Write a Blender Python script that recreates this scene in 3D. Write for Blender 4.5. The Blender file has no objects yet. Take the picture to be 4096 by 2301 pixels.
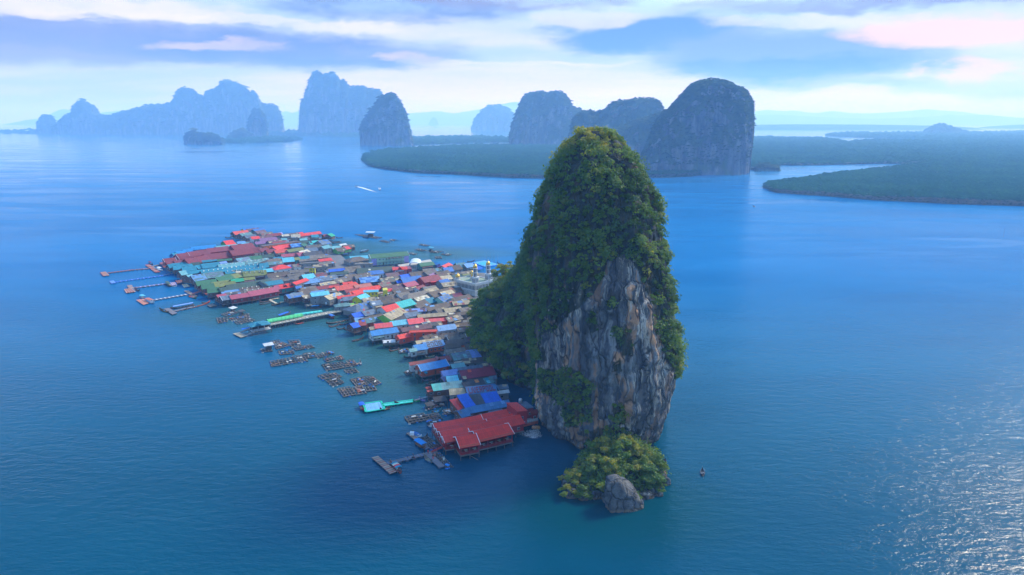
import bpy, bmesh, math, random
import numpy as np
from mathutils import Vector, Matrix

sc = bpy.context.scene
COL = sc.collection
R = math.radians

# ------------------------------------------------------------------ camera
CAM_H = 120.0
F_PX, CX, CY, HORIZON = 2730.0, 2048.0, 1150.5, 481.0      # focal length and centre for a 4096 px wide frame
PITCH = math.atan((CY - HORIZON) / F_PX)
SP, CP = math.sin(PITCH), math.cos(PITCH)
cam_d = bpy.data.cameras.new('camera')
cam_d.sensor_width = 36.0
cam_d.lens = 36.0 * F_PX / 4096.0
cam_d.clip_start = 1.0
cam_d.clip_end = 80000.0
cam = bpy.data.objects.new('camera', cam_d)
cam.location = (0, 0, CAM_H)
cam.rotation_euler = (math.pi / 2 - PITCH, 0, 0)
COL.objects.link(cam)
sc.camera = cam

# ------------------------------------------------------------------ sun, sky, exposure
SUN_AZ, SUN_EL = R(55), R(42)                              # azimuth clockwise from the view direction (+Y)
sun_d = bpy.data.lights.new('sun', 'SUN')
sun_d.energy = 2.4
sun_d.angle = R(13.0)
sun_d.color = (1.0, 0.90, 0.70)
sun = bpy.data.objects.new('sun', sun_d)
sdir = Vector((math.sin(SUN_AZ) * math.cos(SUN_EL), math.cos(SUN_AZ) * math.cos(SUN_EL), math.sin(SUN_EL)))
sun.rotation_euler = (-sdir).to_track_quat('-Z', 'Y').to_euler()
sun.location = (300, 300, 380)
COL.objects.link(sun)

sc.view_settings.view_transform = 'Standard'
sc.view_settings.look = 'None'
sc.view_settings.gamma = 1.0
sc.view_settings.exposure = 1.08
sc.view_settings.use_curve_mapping = False

sc.render.engine = 'CYCLES'
cy = sc.cycles
cy.use_denoising = True
try:
    cy.denoiser = 'OPENIMAGEDENOISE'
    cy.denoising_input_passes = 'RGB_ALBEDO_NORMAL'
except Exception:
    pass
cy.max_bounces = 6
cy.diffuse_bounces = 2
cy.glossy_bounces = 3
cy.transmission_bounces = 2
cy.transparent_max_bounces = 8
cy.volume_bounces = 1
cy.sample_clamp_indirect = 6.0
cy.use_adaptive_sampling = True
cy.adaptive_threshold = 0.015


class NT:
    """Short hand for building node trees."""
    def __init__(self, tree):
        self.t = tree
        self.n = tree.nodes
        self.l = tree.links

    def node(self, typ, **kw):
        nd = self.n.new(typ)
        for k, v in kw.items():
            setattr(nd, k, v)
        return nd

    def put(self, sock, val):
        if isinstance(val, bpy.types.NodeSocket):
            self.l.new(val, sock)
        elif isinstance(val, (tuple, list)) and len(val) == 3 and sock.type == 'RGBA':
            sock.default_value = (*val, 1)
        else:
            sock.default_value = val

    def math(self, op, a, b=0.0, c=0.0, clamp=False):
        nd = self.node('ShaderNodeMath', operation=op, use_clamp=clamp)
        for s, v in zip(nd.inputs, (a, b, c)):
            self.put(s, v)
        return nd.outputs[0]

    def vmath(self, op, a, b=(0, 0, 0)):
        nd = self.node('ShaderNodeVectorMath', operation=op)
        self.put(nd.inputs[0], a)
        self.put(nd.inputs[1], b)
        return nd.outputs[0]

    def mix(self, fac, a, b, blend='MIX'):
        nd = self.node('ShaderNodeMix', data_type='RGBA', blend_type=blend)
        self.put(nd.inputs[0], fac)
        self.put(nd.inputs[6], a)
        self.put(nd.inputs[7], b)
        return nd.outputs[2]

    def ramp(self, v, lo, hi, a=0.0, b=1.0, smooth=True):
        nd = self.node('ShaderNodeMapRange', interpolation_type='SMOOTHSTEP' if smooth else 'LINEAR')
        self.put(nd.inputs[0], v)
        for i, x in zip((1, 2, 3, 4), (lo, hi, a, b)):
            self.put(nd.inputs[i], x)
        return nd.outputs[0]

    def noise(self, vec, scale, detail=4.0, rough=0.55, dist=0.0, color=False):
        nd = self.node('ShaderNodeTexNoise')
        self.put(nd.inputs['Vector'], vec)
        nd.inputs['Scale'].default_value = scale
        nd.inputs['Detail'].default_value = detail
        nd.inputs['Roughness'].default_value = rough
        nd.inputs['Distortion'].default_value = dist
        return nd.outputs['Color' if color else 'Fac']

    def mapping(self, vec, scale=(1, 1, 1), rot=(0, 0, 0), loc=(0, 0, 0)):
        nd = self.node('ShaderNodeMapping')
        self.put(nd.inputs['Vector'], vec)
        nd.inputs['Scale'].default_value = scale
        nd.inputs['Rotation'].default_value = rot
        nd.inputs['Location'].default_value = loc
        return nd.outputs[0]

    def xyz(self, vec):
        nd = self.node('ShaderNodeSeparateXYZ')
        self.put(nd.inputs[0], vec)
        return nd.outputs

    def comb(self, x, y, z):
        nd = self.node('ShaderNodeCombineXYZ')
        for s, v in zip(nd.inputs, (x, y, z)):
            self.put(s, v)
        return nd.outputs[0]

    def coord(self, which='Object'):
        return self.node('ShaderNodeTexCoord').outputs[which]


def s2l(c):
    """sRGB 0-255 to linear."""
    return tuple(((v / 255.0) / 12.92) if v / 255.0 <= 0.04045 else ((v / 255.0 + 0.055) / 1.055) ** 2.4 for v in c)


def az_el(dx, dy):
    """Compass direction (radians) of a point of a 2576 px wide frame."""
    u = (dx * 1.59 - CX) / F_PX
    v = (dy * 1.59 - CY) / F_PX
    f = CP - v * SP
    d = SP + v * CP
    return math.atan2(u, f), math.atan2(-d, math.hypot(u, f))


def build_world():
    w = bpy.data.worlds.new('World')
    sc.world = w
    w.use_nodes = True
    t = NT(w.node_tree)
    t.n.clear()
    out = t.node('ShaderNodeOutputWorld')
    bg = t.node('ShaderNodeBackground')
    bg.inputs['Strength'].default_value = 0.1
    t.l.new(bg.outputs[0], out.inputs[0])
    sky = t.node('ShaderNodeTexSky', sky_type='NISHITA')
    sky.sun_disc = False
    sky.sun_elevation = SUN_EL
    sky.sun_rotation = SUN_AZ
    sky.altitude = 0
    sky.air_density = 1.3
    sky.dust_density = 0.6
    sky.ozone_density = 3.0
    g = t.coord('Generated')
    x, y, z = t.xyz(g)
    az = t.math('ARCTAN2', x, y)
    el = t.math('ARCSINE', z)
    # wispy distortion, stretched along the horizon
    ae = t.comb(az, t.math('MULTIPLY', el, 3.0), 0.0)
    n1 = t.noise(ae, 7.0, 7.0, 0.62)
    n2 = t.noise(t.vmath('ADD', ae, (7.3, 2.1, 4.0)), 6.0, 7.0, 0.62)
    azd = t.math('ADD', az, t.math('MULTIPLY', t.math('SUBTRACT', n1, 0.5), 0.24))
    eld = t.math('ADD', el, t.math('MULTIPLY', t.math('SUBTRACT', n2, 0.5), 0.062))

    def blob(dx, dy, rx, ry, soft=0.55):
        """An elongated cloud centred on a direction; radii in the same pixel units."""
        a0, e0 = az_el(dx, dy)
        a1, _ = az_el(dx + rx, dy)
        _, e1 = az_el(dx, dy - ry)
        p = t.math('DIVIDE', t.math('SUBTRACT', azd, a0), abs(a1 - a0))
        q = t.math('DIVIDE', t.math('SUBTRACT', eld, e0), abs(e1 - e0))
        r = t.math('SQRT', t.math('ADD', t.math('MULTIPLY', p, p), t.math('MULTIPLY', q, q)))
        return t.ramp(r, 1.18, soft, 0.0, 1.0)

    K = 4.75
    def C(r, g_, b, k=1.0):
        l = s2l((r, g_, b))
        return tuple(v * K * k for v in l)

    # broken stratus over the blue, the same cover all round
    pl = t.comb(t.math('DIVIDE', x, t.math('MAXIMUM', t.math('ADD', z, 0.10), 0.05)),
                t.math('DIVIDE', y, t.math('MAXIMUM', t.math('ADD', z, 0.10), 0.05)), 0.0)
    cov = t.noise(t.mapping(pl, scale=(0.55, 1.0, 1.0)), 0.8, 6.0, 0.6)
    low = t.ramp(el, 0.12, 0.25, 1.0, 0.0)
    skyc = t.mix(1.0, sky.outputs[0], (0.34, 0.70, 1.0), 'MULTIPLY')
    skyc = t.mix(1.0, skyc, (1.9, 1.9, 1.9), 'MULTIPLY')
    base = t.mix(t.math('MULTIPLY', t.ramp(cov, 0.50, 0.66), 0.55), skyc, C(232, 236, 240, 2.2))
    pale = t.mix(t.ramp(cov, 0.38, 0.62), C(188, 206, 238, 1.0), C(228, 226, 238, 1.0))
    base = t.mix(t.math('MULTIPLY', low, 0.94), base, pale)
    # the lower left sky is greyer, the horizon on the right pinkish white
    leftg = t.math('MULTIPLY', t.ramp(az, 0.0, -0.6), t.ramp(el, 0.05, 0.0))
    base = t.mix(t.math('MULTIPLY', leftg, 0.75), base, C(188, 186, 212))
    ctr = t.math('MULTIPLY', t.ramp(t.math('ABSOLUTE', az), 0.5, 0.1), t.ramp(el, 0.085, 0.03))
    base = t.mix(t.math('MULTIPLY', ctr, 0.75), base, C(255, 226, 222, 1.22))

    fine = t.noise(t.comb(azd, t.math('MULTIPLY', eld, 3.2), 1.7), 14.0, 5.0, 0.6)
    tex = t.ramp(fine, 0.25, 0.65, 0.45, 1.0)
    def lay(base, m, colr, amt, textured=True):
        f = t.math('MULTIPLY', m, amt)
        if textured:
            f = t.math('MULTIPLY', f, tex)
        return t.mix(f, base, colr)

    dark = C(108, 132, 188)
    viol = C(150, 156, 198)
    blue = C(102, 148, 208)
    wht = C(252, 244, 240, 1.08)
    pink = C(255, 214, 222, 1.15)
    # left: big violet band with a dark under edge
    base = lay(base, blob(330, 115, 800, 68), viol, 0.95, False)
    base = lay(base, blob(740, 130, 440, 54), dark, 0.95)
    base = lay(base, blob(180, 90, 330, 40), dark, 0.55)
    # top centre
    base = lay(base, blob(1000, 15, 380, 45), C(116, 142, 204), 0.95)
    base = lay(base, blob(1250, -10, 420, 30), viol, 0.9)
    # right: blue lens clouds
    base = lay(base, blob(1610, 84, 280, 50), blue, 1.0, False)
    base = lay(base, blob(1970, 142, 480, 72), C(126, 158, 214), 0.95, False)
    base = lay(base, blob(2010, 176, 420, 34), C(88, 136, 206), 0.95)
    base = lay(base, blob(2150, 6, 560, 26), C(150, 158, 206), 0.95)
    base = lay(base, blob(2100, 212, 260, 14), C(150, 172, 225), 0.6)
    base = lay(base, blob(2520, 262, 200, 42), C(160, 176, 218), 0.7, False)
    base = lay(base, blob(2160, 268, 520, 40), C(255, 222, 214, 1.2), 0.75, False)
    # bright tops and pink glow
    base = lay(base, blob(250, 18, 380, 34), wht, 0.8)
    base = lay(base, blob(560, 52, 260, 16), wht, 0.9)
    base = lay(base, blob(110, 38, 110, 16), wht, 0.8)
    base = lay(base, blob(900, 68, 160, 16), wht, 0.75)
    base = lay(base, blob(560, 115, 200, 16), C(235, 218, 238), 0.75)
    base = lay(base, blob(1010, 142, 90, 16), C(232, 216, 236), 0.8)
    base = lay(base, blob(2380, 75, 320, 48), pink, 0.9, False)
    base = lay(base, blob(2030, 56, 300, 18), wht, 0.5)
    base = lay(base, blob(2440, 175, 110, 45), pink, 0.75, False)
    base = lay(base, blob(1500, 40, 160, 26), C(226, 226, 246, 1.1), 0.8)
    base = lay(base, blob(1280, 160, 300, 10), wht, 0.6)
    t.l.new(base, bg.inputs['Color'])
    w.cycles.sampling_method = 'MANUAL'
    w.cycles.sample_map_resolution = 512


build_world()

# ------------------------------------------------------------------ geometry helpers

def P(sx, sy, z=0.0):
    """Point of the world at height z seen at pixel (sx, sy) of the 4096 px frame."""
    u = (sx - CX) / F_PX
    v = (sy - CY) / F_PX
    t = (CAM_H - z) / (SP + v * CP)
    return Vector((u * t, (CP - v * SP) * t, z))


def PD(dx, dy, z=0.0):
    return P(dx * 1.59, dy * 1.59, z)


def PYD(dx, dy, Y):
    """World point at depth Y seen at a pixel of the 2576 px frame."""
    u = (dx * 1.59 - CX) / F_PX
    v = (dy * 1.59 - CY) / F_PX
    t = Y / (CP - v * SP)
    return Vector((u * t, Y, CAM_H - (SP + v * CP) * t))


def proj(p):
    """World points (N,3) to pixels of the 2576 px frame."""
    p = np.asarray(p)
    dz = CAM_H - p[..., 2]
    dep = p[..., 1] * CP + dz * SP
    v = (dz * CP - p[..., 1] * SP) / dep
    return (CX + F_PX * p[..., 0] / dep) / 1.59, (CY + F_PX * v) / 1.59


def vnoise(p, seed=0):
    p = np.asarray(p, dtype=np.float64)
    i = np.floor(p).astype(np.int64)
    f = p - i
    f = f * f * (3 - 2 * f)

    def h(ix, iy, iz):
        n = (ix * 374761393 + iy * 668265263 + iz * 2147483647 * 13 + seed * 974711) & 0xffffffff
        n = ((n ^ (n >> 13)) * 1274126177) & 0xffffffff
        n = ((n ^ (n >> 16)) * 2246822519) & 0xffffffff
        return ((n ^ (n >> 15)) & 0xffff) / 65535.0
    x, y, z = i[:, 0], i[:, 1], i[:, 2]
    fx, fy, fz = f[:, 0], f[:, 1], f[:, 2]
    a = h(x, y, z) * (1 - fx) + h(x + 1, y, z) * fx
    b = h(x, y + 1, z) * (1 - fx) + h(x + 1, y + 1, z) * fx
    c = h(x, y, z + 1) * (1 - fx) + h(x + 1, y, z + 1) * fx
    d = h(x, y + 1, z + 1) * (1 - fx) + h(x + 1, y + 1, z + 1) * fx
    return ((a * (1 - fy) + b * fy) * (1 - fz) + (c * (1 - fy) + d * fy) * fz) * 2 - 1


def fbm(p, octs=4, seed=0, gain=0.5):
    p = np.asarray(p, dtype=np.float64)
    s = np.zeros(len(p))
    a, tot = 1.0, 0.0
    for k in range(octs):
        s += a * vnoise(p * (2.03 ** k) + k * 17.3, seed + k)
        tot += a
        a *= gain
    return s / tot


def inpoly(x, y, poly):
    x = np.asarray(x); y = np.asarray(y)
    c = np.zeros(x.shape, bool)
    n = len(poly)
    for i in range(n):
        x0, y0 = poly[i]
        x1, y1 = poly[(i + 1) % n]
        cond = ((y0 > y) != (y1 > y))
        with np.errstate(divide='ignore', invalid='ignore'):
            xi = (x1 - x0) * (y - y0) / ((y1 - y0) if y1 != y0 else 1e-9) + x0
        c ^= cond & (x < xi)
    return c


def np_mesh(name, verts, faces, smooth=False, attr=None):
    """Mesh from arrays; faces is (M,3) or (M,4). attr = (name, per-vertex or per-face float array)."""
    me = bpy.data.meshes.new(name)
    verts = np.asarray(verts, dtype=np.float32)
    faces = np.asarray(faces, dtype=np.int32)
    k = faces.shape[1]
    me.vertices.add(len(verts))
    me.vertices.foreach_set('co', verts.ravel())
    me.loops.add(faces.size)
    me.loops.foreach_set('vertex_index', faces.ravel())
    me.polygons.add(len(faces))
    me.polygons.foreach_set('loop_start', np.arange(0, faces.size, k, dtype=np.int32))
    me.polygons.foreach_set('loop_total', np.full(len(faces), k, dtype=np.int32))
    if smooth:
        me.polygons.foreach_set('use_smooth', np.ones(len(faces), dtype=bool))
    me.update()
    for nm, arr in (attr or {}).items():
        arr = np.asarray(arr, dtype=np.float32)
        a = me.attributes.new(nm, 'FLOAT', 'POINT' if len(arr) == len(verts) else 'FACE')
        a.data.foreach_set('value', arr)
    me.validate()
    return me


def link(name, me, mats=(), parent=None, loc=None):
    o = bpy.data.objects.new(name, me)
    if me is not None:
        for m in (mats if isinstance(mats, (list, tuple)) else [mats]):
            if m is not None and m.name not in [x.name for x in me.materials if x]:
                me.materials.append(m)
    COL.objects.link(o)
    if parent is not None:
        o.parent = parent
    if loc is not None:
        o.location = loc
    return o


def tag(o, label=None, cat=None, group=None, kind=None):
    if label: o['label'] = label
    if cat: o['category'] = cat
    if group: o['group'] = group
    if kind: o['kind'] = kind
    return o


def empty(name, loc, rz=0.0):
    o = bpy.data.objects.new(name, None)
    o.empty_display_size = 0.5
    o.location = loc
    o.rotation_euler = (0, 0, rz)
    COL.objects.link(o)
    return o


def copy_tree(o, parent=None):
    c = o.copy()
    COL.objects.link(c)
    if parent is not None:
        c.parent = parent
    for ch in list(o.children):
        copy_tree(ch, c)
    return c


class MB:
    """Collects simple shapes into one mesh."""
    def __init__(self):
        self.v, self.f, self.m = [], [], []

    def poly(self, vs, fs, mi=0):
        o = len(self.v)
        self.v += [tuple(p) for p in vs]
        self.f += [tuple(i + o for i in f) for f in fs]
        self.m += [mi] * len(fs)
        return self

    def box(self, c, s, rz=0.0, mi=0, M=None):
        x, y, z = s[0] / 2, s[1] / 2, s[2] / 2
        vs = [Vector((a * x, b * y, d * z)) for d in (-1, 1) for b in (-1, 1) for a in (-1, 1)]
        if M is None:
            M = Matrix.Translation(c) @ Matrix.Rotation(rz, 4, 'Z')
        vs = [M @ p for p in vs]
        return self.poly(vs, [(0, 2, 3, 1), (4, 5, 7, 6), (0, 1, 5, 4), (1, 3, 7, 5), (3, 2, 6, 7), (2, 0, 4, 6)], mi)

    def bar(self, a, b, w, h=None, mi=0):
        """Box beam from a to b."""
        a, b = Vector(a), Vector(b)
        h = h or w
        d = b - a
        q = d.to_track_quat('X', 'Z')
        M = Matrix.Translation((a + b) / 2) @ q.to_matrix().to_4x4()
        return self.box(None, (d.length, w, h), mi=mi, M=M)

    def tube(self, a, b, r0, r1=None, n=8, mi=0, caps=True):
        a, b = Vector(a), Vector(b)
        r1 = r0 if r1 is None else r1
        q = (b - a).to_track_quat('Z', 'Y').to_matrix()
        vs = []
        for p, r in ((a, r0), (b, r1)):
            for k in range(n):
                an = 2 * math.pi * k / n
                vs.append(p + q @ Vector((r * math.cos(an), r * math.sin(an), 0)))
        fs = [(k, (k + 1) % n, n + (k + 1) % n, n + k) for k in range(n)]
        if caps:
            fs += [tuple(reversed(range(n))), tuple(range(n, 2 * n))]
        return self.poly(vs, fs, mi)

    def prism(self, prof, x0, x1, mi=0):
        """Extrudes a (y, z) outline along x."""
        n = len(prof)
        vs = [(x0, y, z) for y, z in prof] + [(x1, y, z) for y, z in prof]
        fs = [(k, (k + 1) % n, n + (k + 1) % n, n + k) for k in range(n)]
        fs += [tuple(reversed(range(n))), tuple(range(n, 2 * n))]
        return self.poly(vs, fs, mi)

    def lathe(self, prof, n=16, c=(0, 0, 0), mi=0, ph=0.0):
        vs, fs = [], []
        for r, z in prof:
            for k in range(n):
                an = 2 * math.pi * k / n + ph
                vs.append((c[0] + r * math.cos(an), c[1] + r * math.sin(an), c[2] + z))
        for j in range(len(prof) - 1):
            for k in range(n):
                fs.append((j * n + k, j * n + (k + 1) % n, (j + 1) * n + (k + 1) % n, (j + 1) * n + k))
        fs += [tuple(reversed(range(n))), tuple((len(prof) - 1) * n + k for k in range(n))]
        return self.poly(vs, fs, mi)

    def mesh(self, name, smooth=False):
        me = bpy.data.meshes.new(name)
        me.from_pydata([tuple(p) for p in self.v], [], self.f)
        if any(self.m):
            me.polygons.foreach_set('material_index', self.m)
        bm = bmesh.new()
        bm.from_mesh(me)
        bmesh.ops.recalc_face_normals(bm, faces=bm.faces)
        bm.to_mesh(me)
        bm.free()
        if smooth:
            me.polygons.foreach_set('use_smooth', [True] * len(me.polygons))
        me.update()
        return me

    def build(self, name, mats, parent=None, smooth=False, loc=None):
        return link(name, self.mesh(name, smooth), mats, parent, loc)


# ------------------------------------------------------------------ materials
MATS = {}


def new_mat(name):
    m = bpy.data.materials.new(name)
    m.use_nodes = True
    t = NT(m.node_tree)
    b = t.n['Principled BSDF']
    return m, t, b


def m_plain(name, col, rough=0.7, var=0.18, scale=0.6, metal=0.0):
    """Painted or weathered surface with blotches and a per-object drift."""
    if name in MATS:
        return MATS[name]
    m, t, b = new_mat(name)
    g = t.coord('Object')
    n = t.noise(g, scale, 5.0, 0.6)
    n2 = t.noise(g, scale * 7.0, 3.0, 0.6)
    k = t.math('ADD', t.math('MULTIPLY', n, 0.7), t.math('MULTIPLY', n2, 0.3))
    k = t.ramp(k, 0.3, 0.7, 1.0 - var, 1.0 + var, False)
    rnd = t.node('ShaderNodeObjectInfo').outputs['Random']
    k = t.math('MULTIPLY', k, t.ramp(rnd, 0, 1, 0.88, 1.12, False))
    c = t.mix(1.0, col, t.comb(k, k, k), 'MULTIPLY')
    t.l.new(c, b.inputs['Base Color'])
    b.inputs['Roughness'].default_value = rough
    b.inputs['Metallic'].default_value = metal
    MATS[name] = m
    return m
# ================================================================== SETTING

def build_water():
    m, t, b = new_mat('sea_water')
    g = t.coord('Object')
    x, y, z = t.xyz(g)
    big = t.noise(t.mapping(g, scale=(1.0, 2.2, 1.0), rot=(0, 0, R(-12))), 0.0045, 4.0, 0.55)
    # turbid shallows round the village, and the rock's reflection painted at its foot
    def shoal_or_reflection(p, rx, ry, rot=0.0):
        c, s = math.cos(rot), math.sin(rot)
        dx = t.math('SUBTRACT', x, p.x)
        dy = t.math('SUBTRACT', y, p.y)
        u = t.math('ADD', t.math('MULTIPLY', dx, c / rx), t.math('MULTIPLY', dy, s / rx))
        v = t.math('ADD', t.math('MULTIPLY', dx, -s / ry), t.math('MULTIPLY', dy, c / ry))
        r = t.math('SQRT', t.math('ADD', t.math('MULTIPLY', u, u), t.math('MULTIPLY', v, v)))
        r = t.math('ADD', r, t.math('MULTIPLY', t.math('SUBTRACT', big, 0.5), 0.9))
        return t.ramp(r, 1.15, 0.35, 0.0, 1.0)
    green = shoal_or_reflection(P(1330, 1230), 120, 75, R(10))
    for q, rx, ry in ((P(1640, 1480), 50, 60), (P(1560, 1020), 130, 45), (P(1240, 990), 130, 60), (P(1500, 1400), 55, 40)):
        green = t.math('MAXIMUM', green, shoal_or_reflection(q, rx, ry))
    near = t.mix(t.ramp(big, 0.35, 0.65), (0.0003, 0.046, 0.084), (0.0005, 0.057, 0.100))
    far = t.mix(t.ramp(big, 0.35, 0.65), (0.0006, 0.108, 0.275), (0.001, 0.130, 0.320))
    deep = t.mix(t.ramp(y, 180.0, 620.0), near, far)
    teal = shoal_or_reflection(P(2480, 2020), 42, 30)  # dark reflection of the rock, painted into the water colour
    deep = t.mix(t.math('MULTIPLY', teal, 0.6), deep, (0.0005, 0.044, 0.052))
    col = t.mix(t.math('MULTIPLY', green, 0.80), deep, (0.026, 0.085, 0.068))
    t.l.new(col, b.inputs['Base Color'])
    t.put(b.inputs['IOR'], t.math('MAXIMUM', t.ramp(y, 235.0, 520.0, 1.18, 1.05), t.ramp(y, 600.0, 3200.0, 1.04, 1.333)))
    wind = t.ramp(t.noise(t.mapping(g, scale=(0.5, 1.6, 1.0), rot=(0, 0, R(-10))), 0.010, 5.0, 0.6), 0.35, 0.65, 0.55, 1.0)
    slick = t.noise(t.mapping(g, scale=(0.35, 1.5, 1.0), rot=(0, 0, R(14))), 0.006, 6.0, 0.62, 1.4)
    wind = t.math('MULTIPLY', wind, t.math('SUBTRACT', 1.0, t.math('MULTIPLY', t.ramp(slick, 0.54, 0.62), t.ramp(y, 350.0, 700.0, 0.15, 0.75))))
    rough = t.math('MULTIPLY', wind, t.math('SUBTRACT', t.ramp(y, 250.0, 1200.0, 0.11, 0.26), t.ramp(y, 1500.0, 4200.0, 0.0, 0.12)))
    t.put(b.inputs['Roughness'], rough)
    w1 = t.noise(t.mapping(g, scale=(0.65, 1.5, 1.0), rot=(0, 0, R(20))), 0.24, 4.0, 0.62)
    w2 = t.noise(t.mapping(g, scale=(0.8, 1.4, 1.0), rot=(0, 0, R(-14))), 0.85, 3.0, 0.6)
    hgt = t.math('ADD', t.math('MULTIPLY', w1, 1.15), t.math('MULTIPLY', w2, 0.34))
    bp = t.node('ShaderNodeBump')
    bp.inputs['Distance'].default_value = 1.0
    t.put(bp.inputs['Strength'], t.math('MULTIPLY', wind, 0.50))
    t.put(bp.inputs['Height'], hgt)
    t.l.new(bp.outputs[0], b.inputs['Normal'])
    S = 21000.0
    o = link('sea', np_mesh('sea', [(-S, -600, 0), (S, -600, 0), (S, 27000, 0), (-S, 27000, 0)], [(0, 1, 2, 3)]), m)
    tag(o, kind='structure')


build_water()


def m_forest(name, c0, c1, c2):
    """Leaf canopy; 'tint' picks the kind of tree, one value per crown."""
    m, t, b = new_mat(name)
    a = t.node('ShaderNodeAttribute', attribute_name='tint').outputs['Fac']
    g = t.coord('Object')
    n = t.noise(g, 0.9, 3.0, 0.6)
    c = t.mix(t.ramp(a, 0.0, 0.5, 0, 1, False), c0, c1)
    c = t.mix(t.ramp(a, 0.5, 1.0, 0, 1, False), c, c2)
    k = t.ramp(n, 0.3, 0.7, 0.75, 1.25, False)
    c = t.mix(1.0, c, t.comb(k, k, k), 'MULTIPLY')
    t.l.new(c, b.inputs['Base Color'])
    b.inputs['Roughness'].default_value = 0.65
    b.inputs['Specular IOR Level'].default_value = 0.0
    return m


def m_leaf(name, cols, trans=0.35):
    """Leaves: reflect and let light through."""
    m, t, b = new_mat(name)
    a = t.node('ShaderNodeAttribute', attribute_name='tint').outputs['Fac']
    cr = t.node('ShaderNodeValToRGB')
    el = cr.color_ramp.elements
    el[0].position, el[0].color = 0.0, (*cols[0], 1)
    el[1].position, el[1].color = 1.0, (*cols[-1], 1)
    for i, c in enumerate(cols[1:-1]):
        e = el.new((i + 1) / (len(cols) - 1))
        e.color = (*c, 1)
    t.put(cr.inputs[0], a)
    t.l.new(cr.outputs[0], b.inputs['Base Color'])
    b.inputs['Roughness'].default_value = 0.55
    b.inputs['Specular IOR Level'].default_value = 0.3
    tr = t.node('ShaderNodeBsdfTranslucent')
    tc = t.mix(1.0, cr.outputs[0], (1.5, 1.35, 0.5), 'MULTIPLY')
    t.put(tr.inputs['Color'], tc)
    mx = t.node('ShaderNodeMixShader')
    mx.inputs[0].default_value = trans
    t.l.new(b.outputs[0], mx.inputs[1])
    t.l.new(tr.outputs[0], mx.inputs[2])
    t.l.new(mx.outputs[0], t.n['Material Output'].inputs['Surface'])
    return m


FOREST = m_forest('mangrove_leaves', (0.006, 0.034, 0.018), (0.011, 0.050, 0.024), (0.022, 0.070, 0.028))
HILLWOOD = m_forest('hill_leaves', (0.018, 0.040, 0.020), (0.030, 0.058, 0.024), (0.060, 0.080, 0.026))
JUNGLE = m_leaf('jungle_leaves', [(0.046, 0.100, 0.028), (0.088, 0.170, 0.038), (0.135, 0.225, 0.042), (0.205, 0.235, 0.044), (0.36, 0.33, 0.045)], 0.48)
BRIGHT = m_leaf('young_leaves', [(0.060, 0.135, 0.022), (0.10, 0.185, 0.024), (0.17, 0.23, 0.028)], 0.38)
BARK = m_plain('bark', (0.10, 0.075, 0.055), 0.9, 0.3, 1.5)


# ---- blob crowns used for far woods
def crown_variants(n, seed):
    bm = bmesh.new()
    bmesh.ops.create_icosphere(bm, subdivisions=1, radius=1.05)
    bmesh.ops.delete(bm, geom=[v for v in bm.verts if v.co.z < -0.35], context='VERTS')
    bm.verts.ensure_lookup_table()
    v = np.array([x.co[:] for x in bm.verts])
    for i, x in enumerate(bm.verts):
        x.index = i
    f = np.array([[q.index for q in p.verts] for p in bm.faces])
    bm.free()
    out = []
    for k in range(n):
        d = 1 + 0.55 * fbm(v * 1.7 + k * 9.1, 3, seed + k)
        out.append(v * d[:, None])
    return out, f


CROWNS, CROWN_F = crown_variants(8, 5)


def crown_mesh(name, pts, rad, seed=0, squash=0.8, tint=None):
    rng = np.random.default_rng(seed)
    n = len(pts)
    nv = len(CROWNS[0])
    V = np.empty((n, nv, 3))
    var = rng.integers(0, len(CROWNS), n)
    ang = rng.random(n) * 6.283
    T = np.array(CROWNS)[var]
    c, s = np.cos(ang)[:, None], np.sin(ang)[:, None]
    V[:, :, 0] = T[:, :, 0] * c - T[:, :, 1] * s
    V[:, :, 1] = T[:, :, 0] * s + T[:, :, 1] * c
    V[:, :, 2] = T[:, :, 2] * squash
    V *= np.asarray(rad)[:, None, None]
    V += np.asarray(pts)[:, None, :]
    Fs = CROWN_F[None] + (np.arange(n) * nv)[:, None, None]
    tn = rng.random(n) if tint is None else tint
    return np_mesh(name, V.reshape(-1, 3), Fs.reshape(-1, 3), attr={'tint': np.repeat(tn, nv)})


# ---- mangrove flats: a bank of mud and a canopy that reads as one mass
MUD = m_plain('mud', (0.035, 0.05, 0.03), 0.9, 0.3, 0.05)


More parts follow.
